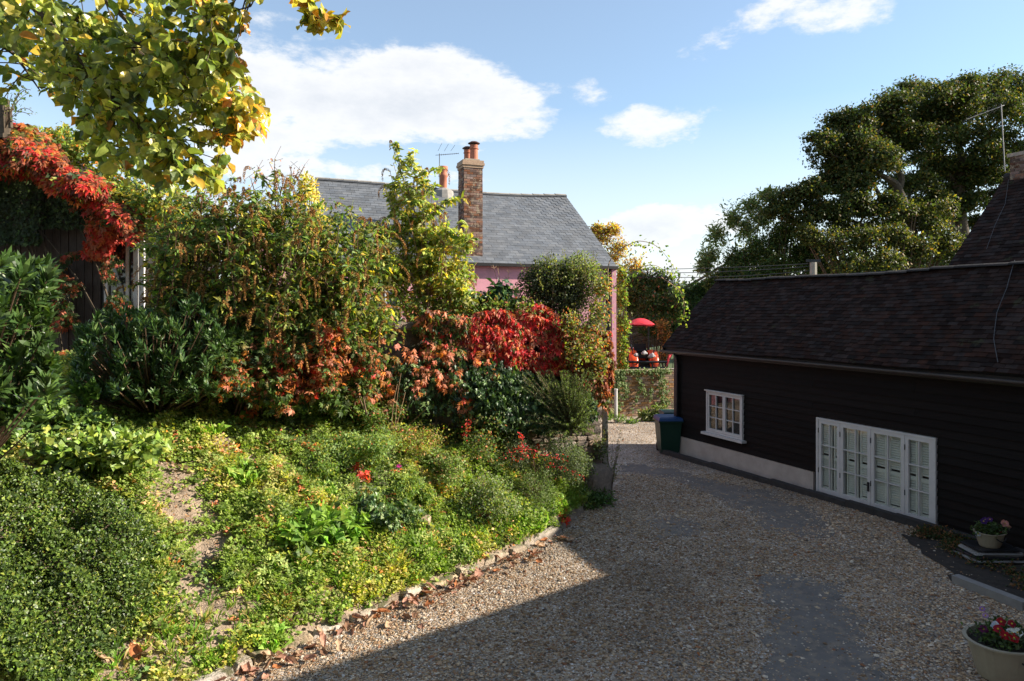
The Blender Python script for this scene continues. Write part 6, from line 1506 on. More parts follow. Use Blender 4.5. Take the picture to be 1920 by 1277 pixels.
# red sprig on the kerb
rs = thing('red_sprig', 'bright scarlet leafy sprig lying at the kerb end', 'leaf', ground_pt(1052, 985)+np.array([0, 0, .1])); L = Leaves(); n = 26; p = ROOT[rs.name]; P = p+r.normal(size=(n, 3))*np.array([.06, .05, .04])
L.add('palm', P, frames(nrm(rdir(r, n)*.5+np.array([.3, -.5, .6])), nrm(rdir(r, n)*.7+np.array([0, 0, -.5]))), r.uniform(.08, .13, n), pick(r, n, [((.62, .05, .03), 3), ((.55, .10, .04), 1)], .15)); L.build('leaves', LEAF, rs, kind='stuff')
# tall dead stalks around px 720-780,y 560-830
dk = thing('dead_stalks', 'thin dead brown stalks leaning in front of the ivy', 'plant', stand(735, 830)); b = MB(); base = ROOT[dk.name]
for (px, py) in ((775, 740), (768, 755), (760, 735), (800, 765), (745, 720), (752, 700), (790, 790)):
    e = at(px, py, base[1]-.1+r.normal()*.1); b.tube(bez(base+r.normal(size=3)*.03, (base+e)/2+r.normal(size=3)*.04, e, 6), .004, 4)
b.build('stems', canes, dk, kind='stuff')
# broad pale leaf weed bottom (px 250-310,y 1070)
def weed(px, py, label, n=9, s=.10, pal=None, kind='round', seed=1, cat='weed', h=.08):
    p = stand(px, py); ro_ = thing('broad_leaf_weed', label, cat, p); r = np.random.default_rng(seed); L = Leaves(); a = np.linspace(0, 2*PI, n, endpoint=False)+r.normal(size=n)*.2
    g = nrm(np.stack([np.cos(a), np.sin(a), r.uniform(.1, .5, n)], -1)); P = p+np.stack([.02*np.cos(a), .02*np.sin(a), np.full(n, h)*r.uniform(.5, 1.3, n)], -1)
    L.add(kind, P, frames(nrm(np.array([0, -.1, 1.0])+r.normal(size=(n, 3))*.2), g), s*r.uniform(.7, 1.2, n), pick(r, n, pal or [((.12, .20, .05), 3), ((.16, .23, .07), 2)], .15)); L.build('leaves', LEAF, ro_, kind='stuff')
    b = MB(); [b.tube([p, P[i]], .003, 4) for i in range(n)]; b.build('stalks', twig, ro_, kind='stuff')
weed(255, 1075, 'pale broad leafed weed in front of the dense box mound', 8, .13, seed=331)
weed(315, 1105, 'small pale weed right of the broad leafed one', 6, .08, seed=332)
weed(300, 1195, 'bright green weed near the bottom bare earth', 26, .06, seed=333, h=.12)
weed(430, 1215, 'low leafy weed beside the kerb at the bottom', 24, .05, seed=334, h=.08)
weed(590, 1150, 'leafy weed growing over the kerb stones', 40, .05, seed=335, h=.14, pal=[((.10, .18, .035), 3), ((.14, .22, .05), 2)])
weed(630, 1180, 'shaded leafy weed straddling the kerb', 30, .05, seed=336, h=.12)
weed(880, 1060, 'small weed between kerb and fallen leaves', 22, .035, seed=337, h=.05)
weed(660, 975, 'broad cool green weed under the ivy clump', 8, .10, [((.09, .16, .08), 1)], seed=338)
# nettles / dark weeds at pillar foot
pf = ground_pt(1098, 950); wf_ = thing('shaded_weeds', 'low dark weeds in the shade at the foot of the stone pillar', 'plant', pf)
bush(wf_, [(pf+np.array([0, 0, .12]), (.42, .35, .2)), (pf+np.array([.2, .25, .10]), (.35, .3, .16)), (pf+np.array([-.15, .6, .15]), (.3, .4, .25))], 'oval', .07, [((.04, .08, .025), 3), (G['mid'], 2)], 600, seed=341, twigs=False)
# thin trailing plant right of pillar px 1135-1165,y 800-890
tp_ = ground_pt(1142, 900); tpp = thing('wispy_weed', 'wispy weed hanging beside the right edge of the pillar', 'plant', tp_); b = MB(); L = Leaves()
for k in range(16):
    st = g3(-.2, .05, .05); e = at(r.uniform(1132, 1165), r.uniform(800, 890), 12.3); sp = bez(st, (st+e)/2+[0, 0, .2], e, 6); b.tube(sp, .003, 3, cap=False); n = 16; P = sp[r.integers(2, 6, n)]+r.normal(size=(n, 3))*.03; L.add('kite', P, frames(rdir(r, n, .5), rdir(r, n)), .035, pick(r, n, [(G['olive'], 2), (G['mid'], 2)]))
b.build('stems', twig, tpp, kind='stuff'); L.build('foliage', LEAF, tpp, kind='stuff')
# single pink flower
fl = stand(748, 893)+np.array([0, 0, .05]); ft = thing('pink_flower', 'single small magenta flower in the middle of the bed', 'flower', fl)
L = Leaves(); a = np.linspace(0, 2*PI, 6, endpoint=False); L.add('round', np.tile(fl+[0, 0, .10], (6, 1)), frames(np.tile([.1, -.5, .8], (6, 1)), np.stack([np.cos(a), np.sin(a)*.8, np.sin(a)*.4], -1)), .045, np.tile((.55, .05, .35), (6, 1))); L.build('petals', LEAF, ft, kind='stuff')
b = MB(); b.tube([fl-[0, 0, .05], fl+[0, 0, .10]], .003, 4); b.build('stalk', twig, ft)

# ---- fallen leaves: one object each
r = np.random.default_rng(351); curlV, curlF = T['curl']
vm = []
pals = {'tan': (.40, .27, .17), 'brown': (.22, .12, .07), 'pinkb': (.36, .19, .13), 'rust': (.34, .13, .05), 'cream': (.62, .50, .38)}
for cn, c in pals.items():
    for k in range(3):
        Vv = curlV+r.normal(size=curlV.shape)*.045; Vv[:, 0] *= r.uniform(.8, 1.4); Vv[:, 2] *= r.uniform(.5, 1.3); vm.append((cn, mesh_np('fallen_leaf', Vv, [curlF], np.tile(c, (len(Vv), 1))*r.uniform(.85, 1.15, (len(Vv), 1)), True, LEAFD)))
def fallen(x, y, z, s, cn, label, group):
    ms = [m_ for c_, m_ in vm if c_ == cn]; o = bpy.data.objects.new('fallen_leaf', ms[r.integers(len(ms))]); link(o, None)
    o.location = (float(x), float(y), float(z)); o.rotation_euler = (r.normal()*.35, r.normal()*.35, r.uniform(0, 2*PI)); o.scale = (s,)*3; setp(o, label, 'leaf', group)
cword = {'tan': 'tan', 'brown': 'dark brown', 'pinkb': 'pinkish brown', 'rust': 'rusty orange', 'cream': 'pale cream'}
for k in range(230):    # litter along the gravel side of the kerb
    l = r.uniform(.2, 7.6); d_ = -abs(r.normal())*.22-.08; p = K0+KD*l+KN*d_; cn = r.choice(['tan', 'brown', 'pinkb', 'brown', 'pinkb', 'rust'])
    fallen(p[0], p[1], drive_z(p[0], p[1])+.015+r.uniform(0, .03), r.uniform(.06, .16), cn, f'{cword[cn]} dry leaf in the litter beside the '+('near end' if l > 5 else 'middle' if l > 2.4 else 'far end')+' of the kerb', f'{cword[cn]} leaves beside the '+('near end' if l > 5 else 'middle' if l > 2.4 else 'far end')+' of the kerb')
for k in range(70):
    l = r.uniform(.3, 6.5); d_ = r.uniform(.1, 3.2); p = K0+KD*l+KN*d_; z = float(bank_z(p[0], p[1])); cn = r.choice(['tan', 'brown', 'pinkb', 'rust', 'tan'])
    if z < .05: continue
    fallen(p[0], p[1], z+r.uniform(.03, .10), r.uniform(.05, .11), cn, f'{cword[cn]} dry leaf lying among the weeds on the bank', f'{cword[cn]} leaves on the bank')
for k in range(22):
    p = ground_pt(r.uniform(1180, 1760), r.uniform(960, 1270)); cn = r.choice(['brown', 'tan', 'rust'])
    fallen(p[0], p[1], p[2]+.01, r.uniform(.03, .07), cn, f'{cword[cn]} leaf fallen on the open gravel drive', f'{cword[cn]} leaves on the open drive')
for (px, py, s, cn, lab) in ((485, 1015, .20, 'cream', 'large pale curled dead leaf in the middle of the bank'), (475, 1025, .14, 'cream', 'pale dead leaf tucked under the large pale one'), (360, 893, .16, 'cream', 'pale dead leaf on the bare earth high on the bank'), (125, 910, .12, 'cream', 'pale dead leaf resting on the glossy light green shrub'), (245, 1225, .20, 'rust', 'big rusty orange curled leaf near the bottom left'), (275, 1240, .20, 'tan', 'big tan ribbed leaf beside the rusty one at the bottom left'), (205, 1262, .20, 'tan', 'big tan leaf at the bottom edge'), (400, 1110, .15, 'rust', 'upright orange brown curled leaf on the lower bank'), (570, 1112, .12, 'tan', 'tan leaf at the lower bank above the kerb'), (215, 962, .12, 'tan', 'folded tan leaf on top of the box mound'), (600, 945, .10, 'cream', 'pale leaf under the strappy plant'), (285, 745, .14, 'cream', 'pale leaf below the dark evergreen shrub'), (740, 1238, .15, 'cream', 'flat pale leaf on the shaded gravel by the kerb'), (1415, 1083, .09, 'rust', 'single rusty leaf on the drive beside the tarmac patch'), (530, 945, .10, 'cream', 'small pale leaf on the upper bank'), (1225, 1140, .08, 'brown', 'single dark leaf in the middle of the shaded gravel')):
    gr_ = px > 690 and py > 1050; p = ground_pt(px, py) if gr_ else stand(px, py); fallen(p[0], p[1], p[2]+(.02 if gr_ else .08 if px > 130 and (px, py) != (215, 962) else .42 if px < 130 else .25), s, cn, lab, None)
# flat stones on the bank
for (px, py, s, lab) in ((190, 752, .42, 'flat pale stone slab half buried at the top left of the bank'), (215, 785, .20, 'small pink stone beside the slab'), (790, 985, .26, 'flat grey stone among the plants in the bed')):
    p = stand(px, py); Vv, Ff = chamfer_stone(int(px), .08); b = MB(); b.add(Vv*np.array([s, s*.7, .14])+p+[0, 0, .05], Ff); b.build('flat_stone', kerb_m, None, label=lab, cat='stone')

x, y, z, r = bank_scatter(16000, 371); bd = 1-veg_density(x, y); k = r.uniform(size=len(x)) < .12+bd*.6; x, y, z = x[k], y[k], z[k]; n = len(x)
L = Leaves(); L.add('tuft', np.stack([x, y, z+r.uniform(0, .035, n)], -1), frames(nrm(rdir(r, n)*.5+np.array([.2, 0, 1])), rdir(r, n)), r.uniform(.012, .045, n), pick(r, n, [((.30, .19, .11), 3), ((.17, .09, .05), 3), ((.34, .24, .16), 2), ((.26, .11, .05), 1)]), .8); L.build('leaf_litter', LEAFD, None, kind='stuff', label='crumbled dry leaf litter on the soil of the bank')
x, y, z, r = bank_scatter(60000, 372); bd = 1-veg_density(x, y); k = r.uniform(size=len(x)) < bd; x, y, z = x[k], y[k], z[k]; n = len(x); s_ = r.uniform(.004, .022, n)*(1+1.2*(r.uniform(size=n) < .04))
V = OCT[None]*s_[:, None, None]*(1+r.normal(size=(n, 6, 3))*.25)+np.stack([x, y, z], -1)[:, None]; cq = np.array([.27, .20, .14])*r.uniform(.55, 1.25, (n, 1))
mk('soil_clods', V.reshape(-1, 3), [(OCF[None]+(np.arange(n)*6)[:, None, None]).reshape(-1, 3)], STONEC, cols=np.repeat(cq, 6, 0), kind='stuff', label='small crumbs of dry soil and grit on the bare patches')
# ---- shrubs, ivy on the far wall
r = np.random.default_rng(361); fi = thing('ivy', 'pale green ivy trails hanging on the far sunlit brick wall', 'ivy', B0+BD*1.5); L = Leaves()
def bwp(s, z, o): return B0[None]+BD[None]*s[:, None]+BN[None]*o[:, None]+np.array([0, 0, 1.])[None]*z[:, None]
for (s0, z0, s1, z1, n, w) in ((.15, 1.35, .25, .0, 260, .10), (.35, 1.35, .6, .45, 150, .07), (.9, 1.35, 1.3, .5, 70, .04), (1.85, 1.4, 2.05, .1, 300, .10), (1.55, 1.3, 1.45, .3, 50, .04), (.2, 1.35, 2.2, 1.33, 200, .06), (1.2, 1.0, .75, .0, 40, .03)):
    t = r.uniform(0, 1, n); s_ = s0+(s1-s0)*t+r.normal(size=n)*w; z_ = z0+(z1-z0)*t+r.normal(size=n)*.05; L.add('ivy', bwp(s_, z_, .05+r.uniform(0, .12, n)), frames(nrm(rdir(r, n)*.4+np.array([.4, -.7, .4])), nrm(rdir(r, n)*.4+np.array([0, 0, -1]))), r.uniform(.06, .10, n), pick(r, n, [((.10, .15, .06), 3), (G['mid'], 2), ((.16, .20, .10), 1)]))
L.build('foliage', LEAF, fi, kind='stuff')
def far_bush(name, label, pts, kind, size, pal, n, seed, mat=LEAF, cat='shrub', bz=None, wid=1, tw=.02, lump=.35, shell=.3, tmat=None, **kw):
    """pts: (px,py,Y,rx px,rz px)"""
    cl = [(at(px, py, Y), (rx*Y/F, rx*Y/F*.8, rz_*Y/F)) for px, py, Y, rx, rz_ in pts]; c0 = np.mean([c for c, _ in cl], 0); z0 = bz if bz is not None else float(gz(0, c0[1]))
    root = thing(name, label, cat, (c0[0], c0[1], z0)); bush(root, cl, kind, size, pal, n, mat, seed=seed, lump=lump, shell=shell, tw=tw, wid=wid, tmat=tmat, **kw); return root
far_bush('lavender', 'grey green spiky plant at the foot of the far brick wall', [(1212, 780, 22.6, 14, 9), (1236, 774, 22.6, 12, 13), (1252, 784, 22.4, 10, 9)], 'blade', .2, [((.15, .19, .09), 3), (G['mid'], 2), ((.22, .24, .10), 1)], 260, 371, wid=2, twigs=False)
far_bush('verge_weeds', 'green weeds growing at the foot of the pink cottage corner', [(1160, 785, 22.2, 16, 9), (1185, 792, 22, 14, 7), (1140, 780, 22, 12, 10)], 'oval', .08, [(G['lite'], 3), (G['mid'], 2)], 200, 372, cat='plant', twigs=False)
far_bush('yellow_climber', 'yellow green climber beside the pink corner post', [(1166, 560, 25.0, 12, 26), (1168, 610, 25.0, 13, 26), (1166, 655, 24.8, 12, 28), (1165, 690, 24.8, 14, 16), (1166, 520, 25, 12, 22)], 'oval', .11, [(G['yg'], 4), (G['lite'], 4), (G['mid'], 2), (G['ora'], .5)], 520, 373, cat='climber')
far_bush('autumn_tree', 'golden brown autumn tree behind the right end of the slate roof', [(1130, 445, 34, 22, 18), (1160, 465, 34, 24, 20), (1150, 430, 34, 16, 10), (1190, 500, 33, 24, 22), (1175, 530, 33, 26, 22), (1145, 490, 34, 24, 24), (1120, 430, 34, 12, 10)], 'oval', .14, [((.38, .24, .07), 4), (G['yg'], 2), (G['yel'], 1.5), (G['brown'], 2)], 620, 374, cat='tree', tw=.02, lump=.5)
far_bush('holly_tree', 'dense dark green tree behind the tractor', [(1200, 530, 30, 30, 26), (1235, 530, 30, 28, 24), (1215, 570, 29.5, 36, 32), (1255, 575, 29.5, 28, 30), (1180, 560, 30, 24, 30), (1225, 610, 29, 34, 22), (1260, 620, 29, 26, 30)], 'kite', .13, [((.035, .06, .02), 5), (G['olive'], 2), (G['mid'], 2), (G['rust'], .5)], 1900, 375, cat='tree', tw=.02)
far_bush('autumn_shrub', 'orange brown shrub between the tractor and the outbuilding roof', [(1240, 615, 27.6, 14, 18), (1252, 640, 27.4, 12, 22), (1245, 665, 27.4, 12, 16)], 'oval', .10, [((.32, .15, .06), 3), (G['brown'], 2), (G['ora'], 1), (G['olive'], 1)], 330, 376)
far_bush('dark_hedge', 'low dark hedge filling the gap left of the outbuilding roof', [(1290, 555, 32, 26, 22), (1320, 545, 32, 24, 20), (1350, 540, 32, 28, 26), (1275, 585, 31, 24, 26), (1310, 585, 31, 36, 30), (1390, 550, 32, 40, 30)], 'kite', .13, [((.03, .055, .02), 5), (G['mid'], 2)], 1500, 377, cat='hedge', tw=.05)
# arching bramble
ab_ = thing('arching_bramble', 'long arching bramble stem against the sky beside the cottage', 'climber', at(1150, 560, 14.0)); b = MB(); L = Leaves(); r = np.random.default_rng(381)
for pl in ([(1145, 560), (1140, 500), (1160, 470), (1185, 456), (1200, 452), (1225, 458), (1245, 475), (1262, 500), (1268, 512)], [(1150, 540), (1175, 520), (1205, 500), (1230, 498), (1250, 510)], [(1240, 520), (1262, 535), (1278, 550), (1283, 580), (1280, 600)]):
    sp = smooth_poly(np.array([at(px, py, 14.0) for px, py in pl]), 4); b.tube(sp, np.linspace(.012, .003, len(sp)), 4); n = 90; ii = r.integers(len(sp)//3, len(sp), n); P = sp[ii]+r.normal(size=(n, 3))*np.array([.05, .05, .06])-[0, 0, .03]
    L.add('oval', P, frames(rdir(r, n, .3), nrm(rdir(r, n)+np.array([0, 0, -.6]))), r.uniform(.05, .10, n), pick(r, n, [(G['yg'], 3), (G['lite'], 3), (G['mid'], 1)]))
b.tube(bez(at(1150, 700, 14), at(1142, 640, 14), at(1145, 560, 14), 5), .013, 5); b.build('stems', canes, ab_, kind='stuff'); L.build('foliage', LEAF, ab_, kind='stuff')

# ---- big tree on the right and its neighbours
def big_tree(name, label, base, trunk_pts, limbs, clumps, size, pal, per, seed, rtr=.35, kind='oval', colf=None, sub=4, bmat=None):
    root = thing(name, label, 'tree', base); r = np.random.default_rng(seed); b = MB(); tp_ = smooth_poly(np.array(trunk_pts), 4); b.tube(tp_, np.linspace(rtr, rtr*.45, len(tp_)), 10); b.build('trunk', bmat or bark, root, smooth=True)
    b = MB(); anchors = [p for p in tp_[len(tp_)//2:]]
    for lp in limbs:
        sp = smooth_poly(np.array(lp), 4); b.tube(sp, np.linspace(rtr*.42, .03, len(sp)), 7); anchors += [p for p in sp[2:]]
    A = np.array(anchors); L = Leaves()
    for i, (c, rad) in enumerate(clumps):
        c = np.array(c); dd = np.linalg.norm(A-c, axis=1)+np.clip(A[:, 2]-c[2], 0, 9)*1.5; a = A[np.argmin(dd)]; m_ = (a+c)/2+np.array([0, 0, .2]); sp = bez(a, m_, c, 6); b.tube(sp, np.linspace(.06, .02, 6), 5)
        for k in range(sub):
            e = c+nrm(r.normal(size=3)+[0, 0, .3])*np.array(rad)*.85; b.tube(bez(sp[4], (sp[4]+e)/2+[0, 0, .1], e, 4), np.linspace(.02, .008, 4), 4)
        # sub-tufts give an uneven, gappy outline
        nt_ = 18; dirs = nrm(r.normal(size=(nt_, 3))+np.array([0, 0, .25])); cents = c+dirs*np.array(rad)*r.uniform(.45, .95, (nt_, 1))
        for q in cents:
            n = per//nt_; P, d = blob(r, n, q, np.array(rad)*np.array([.68, .68, .56]), .1, seed+i, .3); cols = pick(r, n, pal, .25)
            if colf is not None: cols = colf(P, cols, r)
            L.add(kind, P, frames(nrm(rdir(r, n)*.7+d*.3+np.array([0, 0, .7])), nrm(rdir(r, n)+np.array([0, 0, -.3]))), size*r.uniform(.6, 1.25, n), cols)
    b.build('limbs', bmat or bark, root, kind='stuff'); L.build('crown', LEAF, root, kind='stuff'); return root
Yb = 31.0
cpx = [(1540, 268, 24), (1575, 240, 28), (1560, 300, 28), (1610, 220, 26), (1610, 270, 34), (1650, 215, 30), (1650, 265, 34), (1600, 320, 30), (1680, 190, 26), (1700, 225, 32), (1560, 345, 22), (1520, 355, 18), (1640, 320, 30),
       (1720, 170, 26), (1760, 180, 32), (1800, 165, 30), (1845, 160, 32), (1890, 160, 34), (1740, 225, 30), (1790, 215, 34), (1840, 210, 32), (1890, 215, 32), (1930, 180, 34), (1960, 230, 34), (1770, 265, 28), (1830, 260, 26), (1880, 270, 24),
       (1740, 300, 26), (1700, 280, 26), (1760, 340, 26), (1800, 310, 24), (1830, 330, 24), (1790, 375, 24), (1740, 380, 24), (1720, 340, 22), (1860, 330, 20), (1690, 345, 22), (1820, 380, 20), (1680, 400, 22), (1990, 280, 36), (1930, 300, 34), (1585, 275, 26), (1630, 245, 26), (1665, 240, 26), (1690, 260, 26), (1600, 345, 24), (1630, 290, 26), (1730, 200, 28), (1780, 240, 28), (1820, 190, 30), (1870, 190, 30), (1720, 260, 26), (1760, 310, 24), (1800, 345, 22), (1850, 300, 24), (1900, 300, 26), (1575, 320, 22), (1660, 300, 24), (1870, 370, 22), (1770, 400, 24), (1840, 420, 22)]
tb_ = at(1815, 470, Yb); tb0 = np.array([tb_[0]-.3, Yb, -.4])
cl = [(at(px, py, Yb+random.uniform(-1.8, 1.8)), (rr_*Yb/F*1.35, rr_*Yb/F*1.2, rr_*Yb/F*.95)) for px, py, rr_ in cpx]
tr_pts = [tb0, at(1800, 560, Yb), at(1808, 470, Yb), at(1800, 410, Yb), at(1800, 330, Yb), at(1805, 290, Yb)]
lim = [[at(1808, 470, Yb), at(1850, 400, Yb), at(1880, 340, Yb), at(1905, 280, Yb)], [at(1800, 330, Yb), at(1830, 280, Yb), at(1855, 250, Yb), at(1890, 200, Yb)], [at(1800, 360, Yb), at(1765, 310, Yb), at(1740, 280, Yb), at(1700, 235, Yb)],
       [at(1805, 300, Yb), at(1790, 250, Yb), at(1760, 200, Yb)], [at(1803, 440, Yb), at(1780, 420, Yb-.4), at(1760, 395, Yb-.4), at(1700, 385, Yb-.4)]]
ml_col = lambda P, c, r: c
PALB = [((.026, .042, .014), 5), ((.042, .060, .018), 3), ((.06, .065, .02), 2), ((.12, .10, .025), .8), ((.10, .06, .02), .5)]
big_tree('lime_tree', 'tall spreading tree with dark limbs rising behind the steep roof', tb0, tr_pts, lim, [c for c, p in zip(cl, cpx) if p[0] > 1675], .14, PALB, 2600, 401, .42, 'kite')
t2 = at(1700, 470, 28.5)
t2b = np.array([at(1705, 470, 28.5)[0], 28.5, -.4]); Yc_ = 28.8
tr2 = [t2b, at(1712, 520, 28.5), at(1705, 425, 28.5), at(1690, 375, 28.6), at(1680, 345, 28.6)]
lim2 = [[at(1700, 410, 28.5), at(1660, 385, 28.5), at(1640, 350, 28.5), at(1600, 300, 28.6)], [at(1685, 355, 28.6), at(1690, 330, 28.6), at(1665, 290, 28.6), at(1640, 240, 28.6)], [at(1708, 470, 28.5), at(1650, 440, 28.2), at(1600, 415, 28), at(1560, 405, 28)], [at(1680, 345, 28.6), at(1655, 330, 28.4), at(1610, 310, 28.4), at(1560, 290, 28.4)]]
cl2 = [(at(px, py, 28.6+random.uniform(-1.3, 1.3)), (rr_*28.6/F*1.35, rr_*28.6/F*1.2, rr_*28.6/F*.95)) for px, py, rr_ in cpx if px <= 1675]
cl2 += [(at(px, py, 27.8), (rr_*28/F*1.4, rr_*28/F*1.2, rr_*28/F*.95)) for px, py, rr_ in ((1480, 375, 26), (1520, 395, 28), (1465, 400, 22), (1560, 400, 26), (1600, 380, 22), (1630, 400, 22), (1660, 380, 20))]
big_tree('sycamore_tree', 'broad dark tree leaning left with twisted bare limbs showing against the sky', t2b, tr2, lim2, cl2, .14, PALB, 2600, 402, .36, 'kite')
far_bush('sycamore_sapling', 'yellow green lower foliage behind the ridge of the outbuilding', [(1560, 460, 27, 34, 26), (1620, 450, 27, 34, 28), (1680, 445, 27, 32, 26), (1600, 495, 26.5, 40, 22), (1660, 490, 26.5, 40, 24), (1720, 470, 27, 34, 30), (1770, 450, 27.5, 30, 30), (1740, 420, 28, 26, 22), (1520, 440, 27, 24, 20), (1800, 480, 27, 34, 26), (1700, 400, 28.5, 40, 24), (1640, 430, 28.5, 44, 24), (1760, 400, 28.5, 34, 30), (1580, 430, 28, 36, 20)], 'kite', .13, [((.035, .052, .016), 5), ((.06, .07, .02), 3), ((.16, .15, .03), 1.2), ((.12, .07, .02), .6)], 1900, 403, cat='tree', tw=.06, lump=.45)
far_bush('grey_willow', 'pale grey green airy tree left of the dark spreading trees', [(1345, 440, 30, 20, 26), (1375, 410, 30, 22, 26), (1410, 385, 30, 22, 20), (1440, 365, 30, 20, 14), (1330, 480, 30, 20, 20), (1400, 430, 30, 26, 26), (1320, 500, 30, 14, 14), (1430, 410, 30, 22, 20)], 'lance', .22, [((.13, .17, .08), 4), ((.18, .20, .09), 3), (G['mid'], 2)], 620, 404, cat='tree', tw=.015, lump=.55, shell=.1)
far_bush('field_maple', 'dark bushy tree in front of the grey green airy tree', [(1380, 490, 29, 30, 30), (1420, 470, 29, 32, 30), (1460, 450, 29, 30, 30), (1400, 520, 28.5, 40, 20), (1450, 500, 28.5, 36, 26), (1500, 480, 29, 34, 28), (1360, 520, 28.5, 24, 24), (1540, 500, 28.5, 30, 20), (1480, 430, 29, 34, 24), (1520, 460, 29, 30, 30), (1340, 530, 28.5, 26, 18)], 'kite', .12, [((.04, .065, .022), 5), (G['mid'], 2), (G['olive'], 1.5)], 2200, 405, cat='tree', tw=.06, lump=.4)
# concrete telegraph pole and cables
pl_ = thing('telegraph_pole', 'short concrete pole top showing above the outbuilding ridge', 'pole', (at(1525, 500, 25)[0], 25, 0)); b = MB(); x_ = at(1525, 500, 25)[0]
b.tube([(x_, 25, -.4), (x_, 25, at(0, 492, 25)[2])], [.17, .13], 8); b.build('pole', pole_m, pl_)
b = MB(); b.box((x_, 25, at(0, 494, 25)[2]+.1), (.5, .1, .1)); b.build('crossarm', dark_metal, pl_)
for k, (ya_, yb_, lab) in enumerate(((506, 494, 'uppermost overhead cable crossing the sky gap'), (510, 499, 'middle overhead cable crossing the sky gap'), (515, 507, 'lowest overhead cable sagging across the sky gap'))):
    a_ = at(1120, ya_, 27+.2*k); c_ = np.array([x_, 25, at(0, yb_, 25)[2]]); b = MB(); b.tube(bez(a_, (a_+c_)/2-[0, 0, .12+.12*k], c_, 14), .012, 4); b.build('overhead_cable', cable_m, None, label=lab, cat='cable')
# hills
xs = np.linspace(-900, 900, 60); ysn = np.linspace(300, 900, 14); GX, GY = np.meshgrid(xs, ysn); HZ = np.sin((GY-300)/600*PI)*(26+8*np.sin(GX/130.)+5*np.sin(GX/47.+1))-3
V = np.stack([GX, GY, HZ], -1).reshape(-1, 3); nx = 60; P = np.array([(j*nx+i, j*nx+i+1, (j+1)*nx+i+1, (j+1)*nx+i) for j in range(13) for i in range(59)]); mk('hills', V, [P], hill_m, smooth=True, kind='structure')
# hedge line beyond, closing the horizon
far_bush('tree_line', 'distant dark line of trees behind the cottage and drive', [(px, 555, 60, 60, 40) for px in range(1000, 1400, 70)]+[(px, 500, 55, 60, 60) for px in range(1420, 2100, 60)]+[(px, 570, 60, 70, 30) for px in range(-100, 1000, 90)], 'oval', .45, [((.035, .06, .025), 4), (G['olive'], 1)], 420, 411, cat='tree', tw=.2)

# ---- shaded planting strip with kerb, pots at the right
def strip(pts, name, mat, dz):
    P = np.array([[p[0], p[1], drive_z(p[0], p[1])+dz] for p in pts]); return mk(name, P, [np.array([list(range(len(P)))])], mat, kind='structure')
e0 = ground_pt(1700, 1010)[:2]; e1 = ground_pt(1790, 1092)[:2]; e2 = ground_pt(1925, 1145)[:2]; e3 = e2+np.array([1.2, -.6])
wA = (WC+D*(wt(1755, WC)+.1)+NB*.42); wB = WC+D*9.6+NB*.42
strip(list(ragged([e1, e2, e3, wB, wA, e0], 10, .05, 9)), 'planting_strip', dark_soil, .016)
ke = thing('concrete_edging', 'low concrete edging in front of the dark strip at the right', 'edging', (e1[0], e1[1], 0))
for (a, c) in ((e1, e2), (e2, e3)):
    d = nrm(c-a); l = np.linalg.norm(c-a); k = max(1, int(l/.6))
    for i in range(k): m_ = a+d*l*(i+.5)/k; b = MB(); b.box((m_[0], m_[1], .04), (l/k-.01, .12, .12), [[d[0], d[1], 0], [-d[1], d[0], 0], [0, 0, 1]]); b.build('edging_block', concrete, ke)
r = np.random.default_rng(421)
sl2_ = thing('slate_step', 'stacked slate slabs under the shaded flower pot', 'step', at(1850, 1045, 9.2)); sb_ = ground_pt(1855, 1040); sb_ = np.array([6.55, 9.35, .0])
for k in range(4): b = MB(); Vv, Ff = chamfer_stone(500+k, .05); b.add(Vv*np.array([.75-.06*k, .5-.03*k, .045])+sb_+[0, 0, .04+.045*k], Ff); b.build('slab', dark_metal if k % 2 else concrete, sl2_)
lw = thing('low_weeds', 'dark low plants in the shaded strip along the black wall', 'plant', (wA[0], wA[1], 0)); cl = []
for k in range(44): t = r.uniform(0, 1); p = wA*(1-t)+wB*t+NB*r.uniform(.0, 1.0)*(.35+t); cl.append((np.array([p[0], p[1], .05]), (.18, .18, .09)))
bush(lw, cl, 'oval', .045, [((.03, .05, .02), 3), (G['brown'], 2)], 160, seed=422, twigs=False)
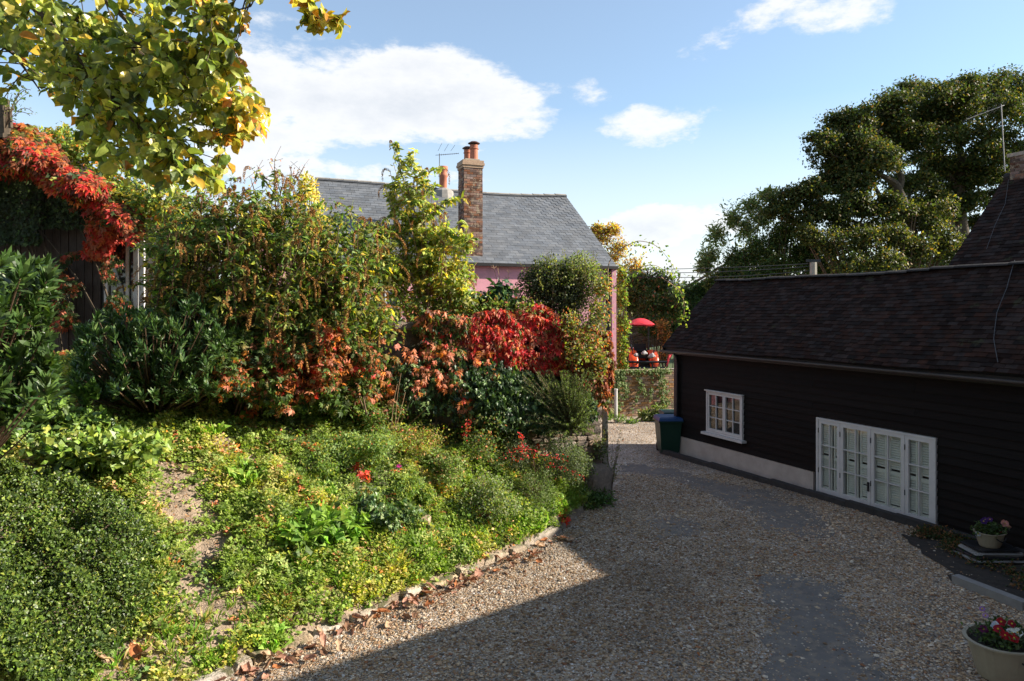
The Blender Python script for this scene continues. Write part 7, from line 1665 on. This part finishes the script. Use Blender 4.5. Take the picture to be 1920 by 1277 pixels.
def tub(name, label, c, R, H, flowers, seed, handle=True, cat='flower pot'):
    root = thing(name, label, cat, c); r = np.random.default_rng(seed); b = MB()
    b.lathe(c, [(R*.62, 0), (R*.68, .02), (R*.94, H*.93), (R*1.03, H*.96), (R*1.03, H), (R*.93, H), (R*.9, H*.8)], 28, 1, .82, .3); b.build('tub', cream_metal, root, smooth=False)
    b = MB(); b.lathe(c, [(R*.89, H*.84), (0.01, H*.88)], 20, 1, .82, .3); b.build('soil', dark_soil, root)
    if handle:
        for sg in (-1, 1):
            b = MB(); hp = []
            a0 = .3+(-PI/2 if sg < 0 else PI/2)
            for t in np.linspace(-.5, .5, 9): a = a0+t*.9; rr_ = R*(.9+.05); hp.append((c[0]+rr_*math.cos(a)*1.0, c[1]+rr_*.86*math.sin(a), c[2]+H*(.74-.22*math.cos(t*PI))))
            b.tube(hp, .009, 6); b.build('handle', dark_metal, root)
    L = Leaves(); n = 700; P, d = blob(r, n, c+np.array([0, 0, H+.03]), (R*.95, R*.8, .11), .2, seed, .3); P[:, 2] = np.maximum(P[:, 2], c[2]+H*.86)
    L.add('oval', P, frames(nrm(rdir(r, n)*.5+np.array([0, -.2, .8])), rdir(r, n)), r.uniform(.035, .06, n), pick(r, n, [((.035, .06, .022), 4), (G['mid'], 1)])); L.build('foliage', LEAF, root, kind='stuff')
    for (dx, dy, dz, col, s) in flowers:
        L = Leaves(); k = 5; a = np.linspace(0, 2*PI, k, endpoint=False)+r.uniform(0, 1); q = c+np.array([dx, dy, H+dz]); nn_ = nrm(np.array([-.3+r.normal()*.2, -.7, .6]))
        s1 = nrm(np.cross(nn_, [0, 0, 1])); s2_ = np.cross(nn_, s1); g = s1*np.cos(a)[:, None]+s2_*np.sin(a)[:, None]
        L.add('round', np.tile(q, (k, 1)), frames(np.tile(nn_, (k, 1)), g), s, np.tile(col, (k, 1))*r.uniform(.85, 1.1, (k, 1)), 1.1); f_ = L.build('flower', LEAF, root)
        b = MB(); b.tube([q-nn_*.001, q+nn_*.006], .008, 6); b.build('flower_centre', M('flower_eye', (.5, .35, .02), None, .7, 5, 0) if 'flower_eye' not in bpy.data.materials else bpy.data.materials['flower_eye'], f_)
cA = np.array([at(1884, 1265, 6.35)[0], 6.35, .0])
tub('flower_tub', 'cream oval tub of pansies with white and crimson flowers at the lower right', cA, .36, .36, [(-.02, -.12, .10, (.75, .75, .78), .055), (.02, -.13, .11, (.78, .78, .80), .05), (-.13, -.05, .13, (.55, .6, .8), .035), (-.10, -.02, .14, (.6, .62, .8), .03), (-.1, -.14, .09, (.40, .01, .02), .05), (-.04, -.17, .08, (.42, .01, .02), .05), (-.12, -.08, .12, (.35, .01, .03), .045), (-.02, .02, .14, (.38, .01, .02), .045), (.05, -.02, .14, (.3, .01, .03), .04), (-.2, .0, .08, (.10, .01, .06), .045), (-.10, .16, .20, (.35, .2, .5), .03), (-.09, .13, .15, (.4, .25, .5), .03)], 431)
cB = np.array([at(1856, 1020, 9.3)[0], 9.3, .2])
tub('flower_tub', 'smaller cream tub of dark pansies on the slate step by the black wall', cB, .21, .20, [(.17, -.05, .12, (.62, .28, .24), .06), (.26, .0, .06, (.30, .15, .12), .03), (-.10, -.02, .14, (.06, .02, .14), .05), (-.05, .02, .15, (.07, .02, .16), .045), (.08, -.08, .03, (.25, .03, .03), .035), (-.2, -.06, -.02, (.55, .58, .66), .04), (0, 0, .16, (.08, .02, .15), .04)], 432)
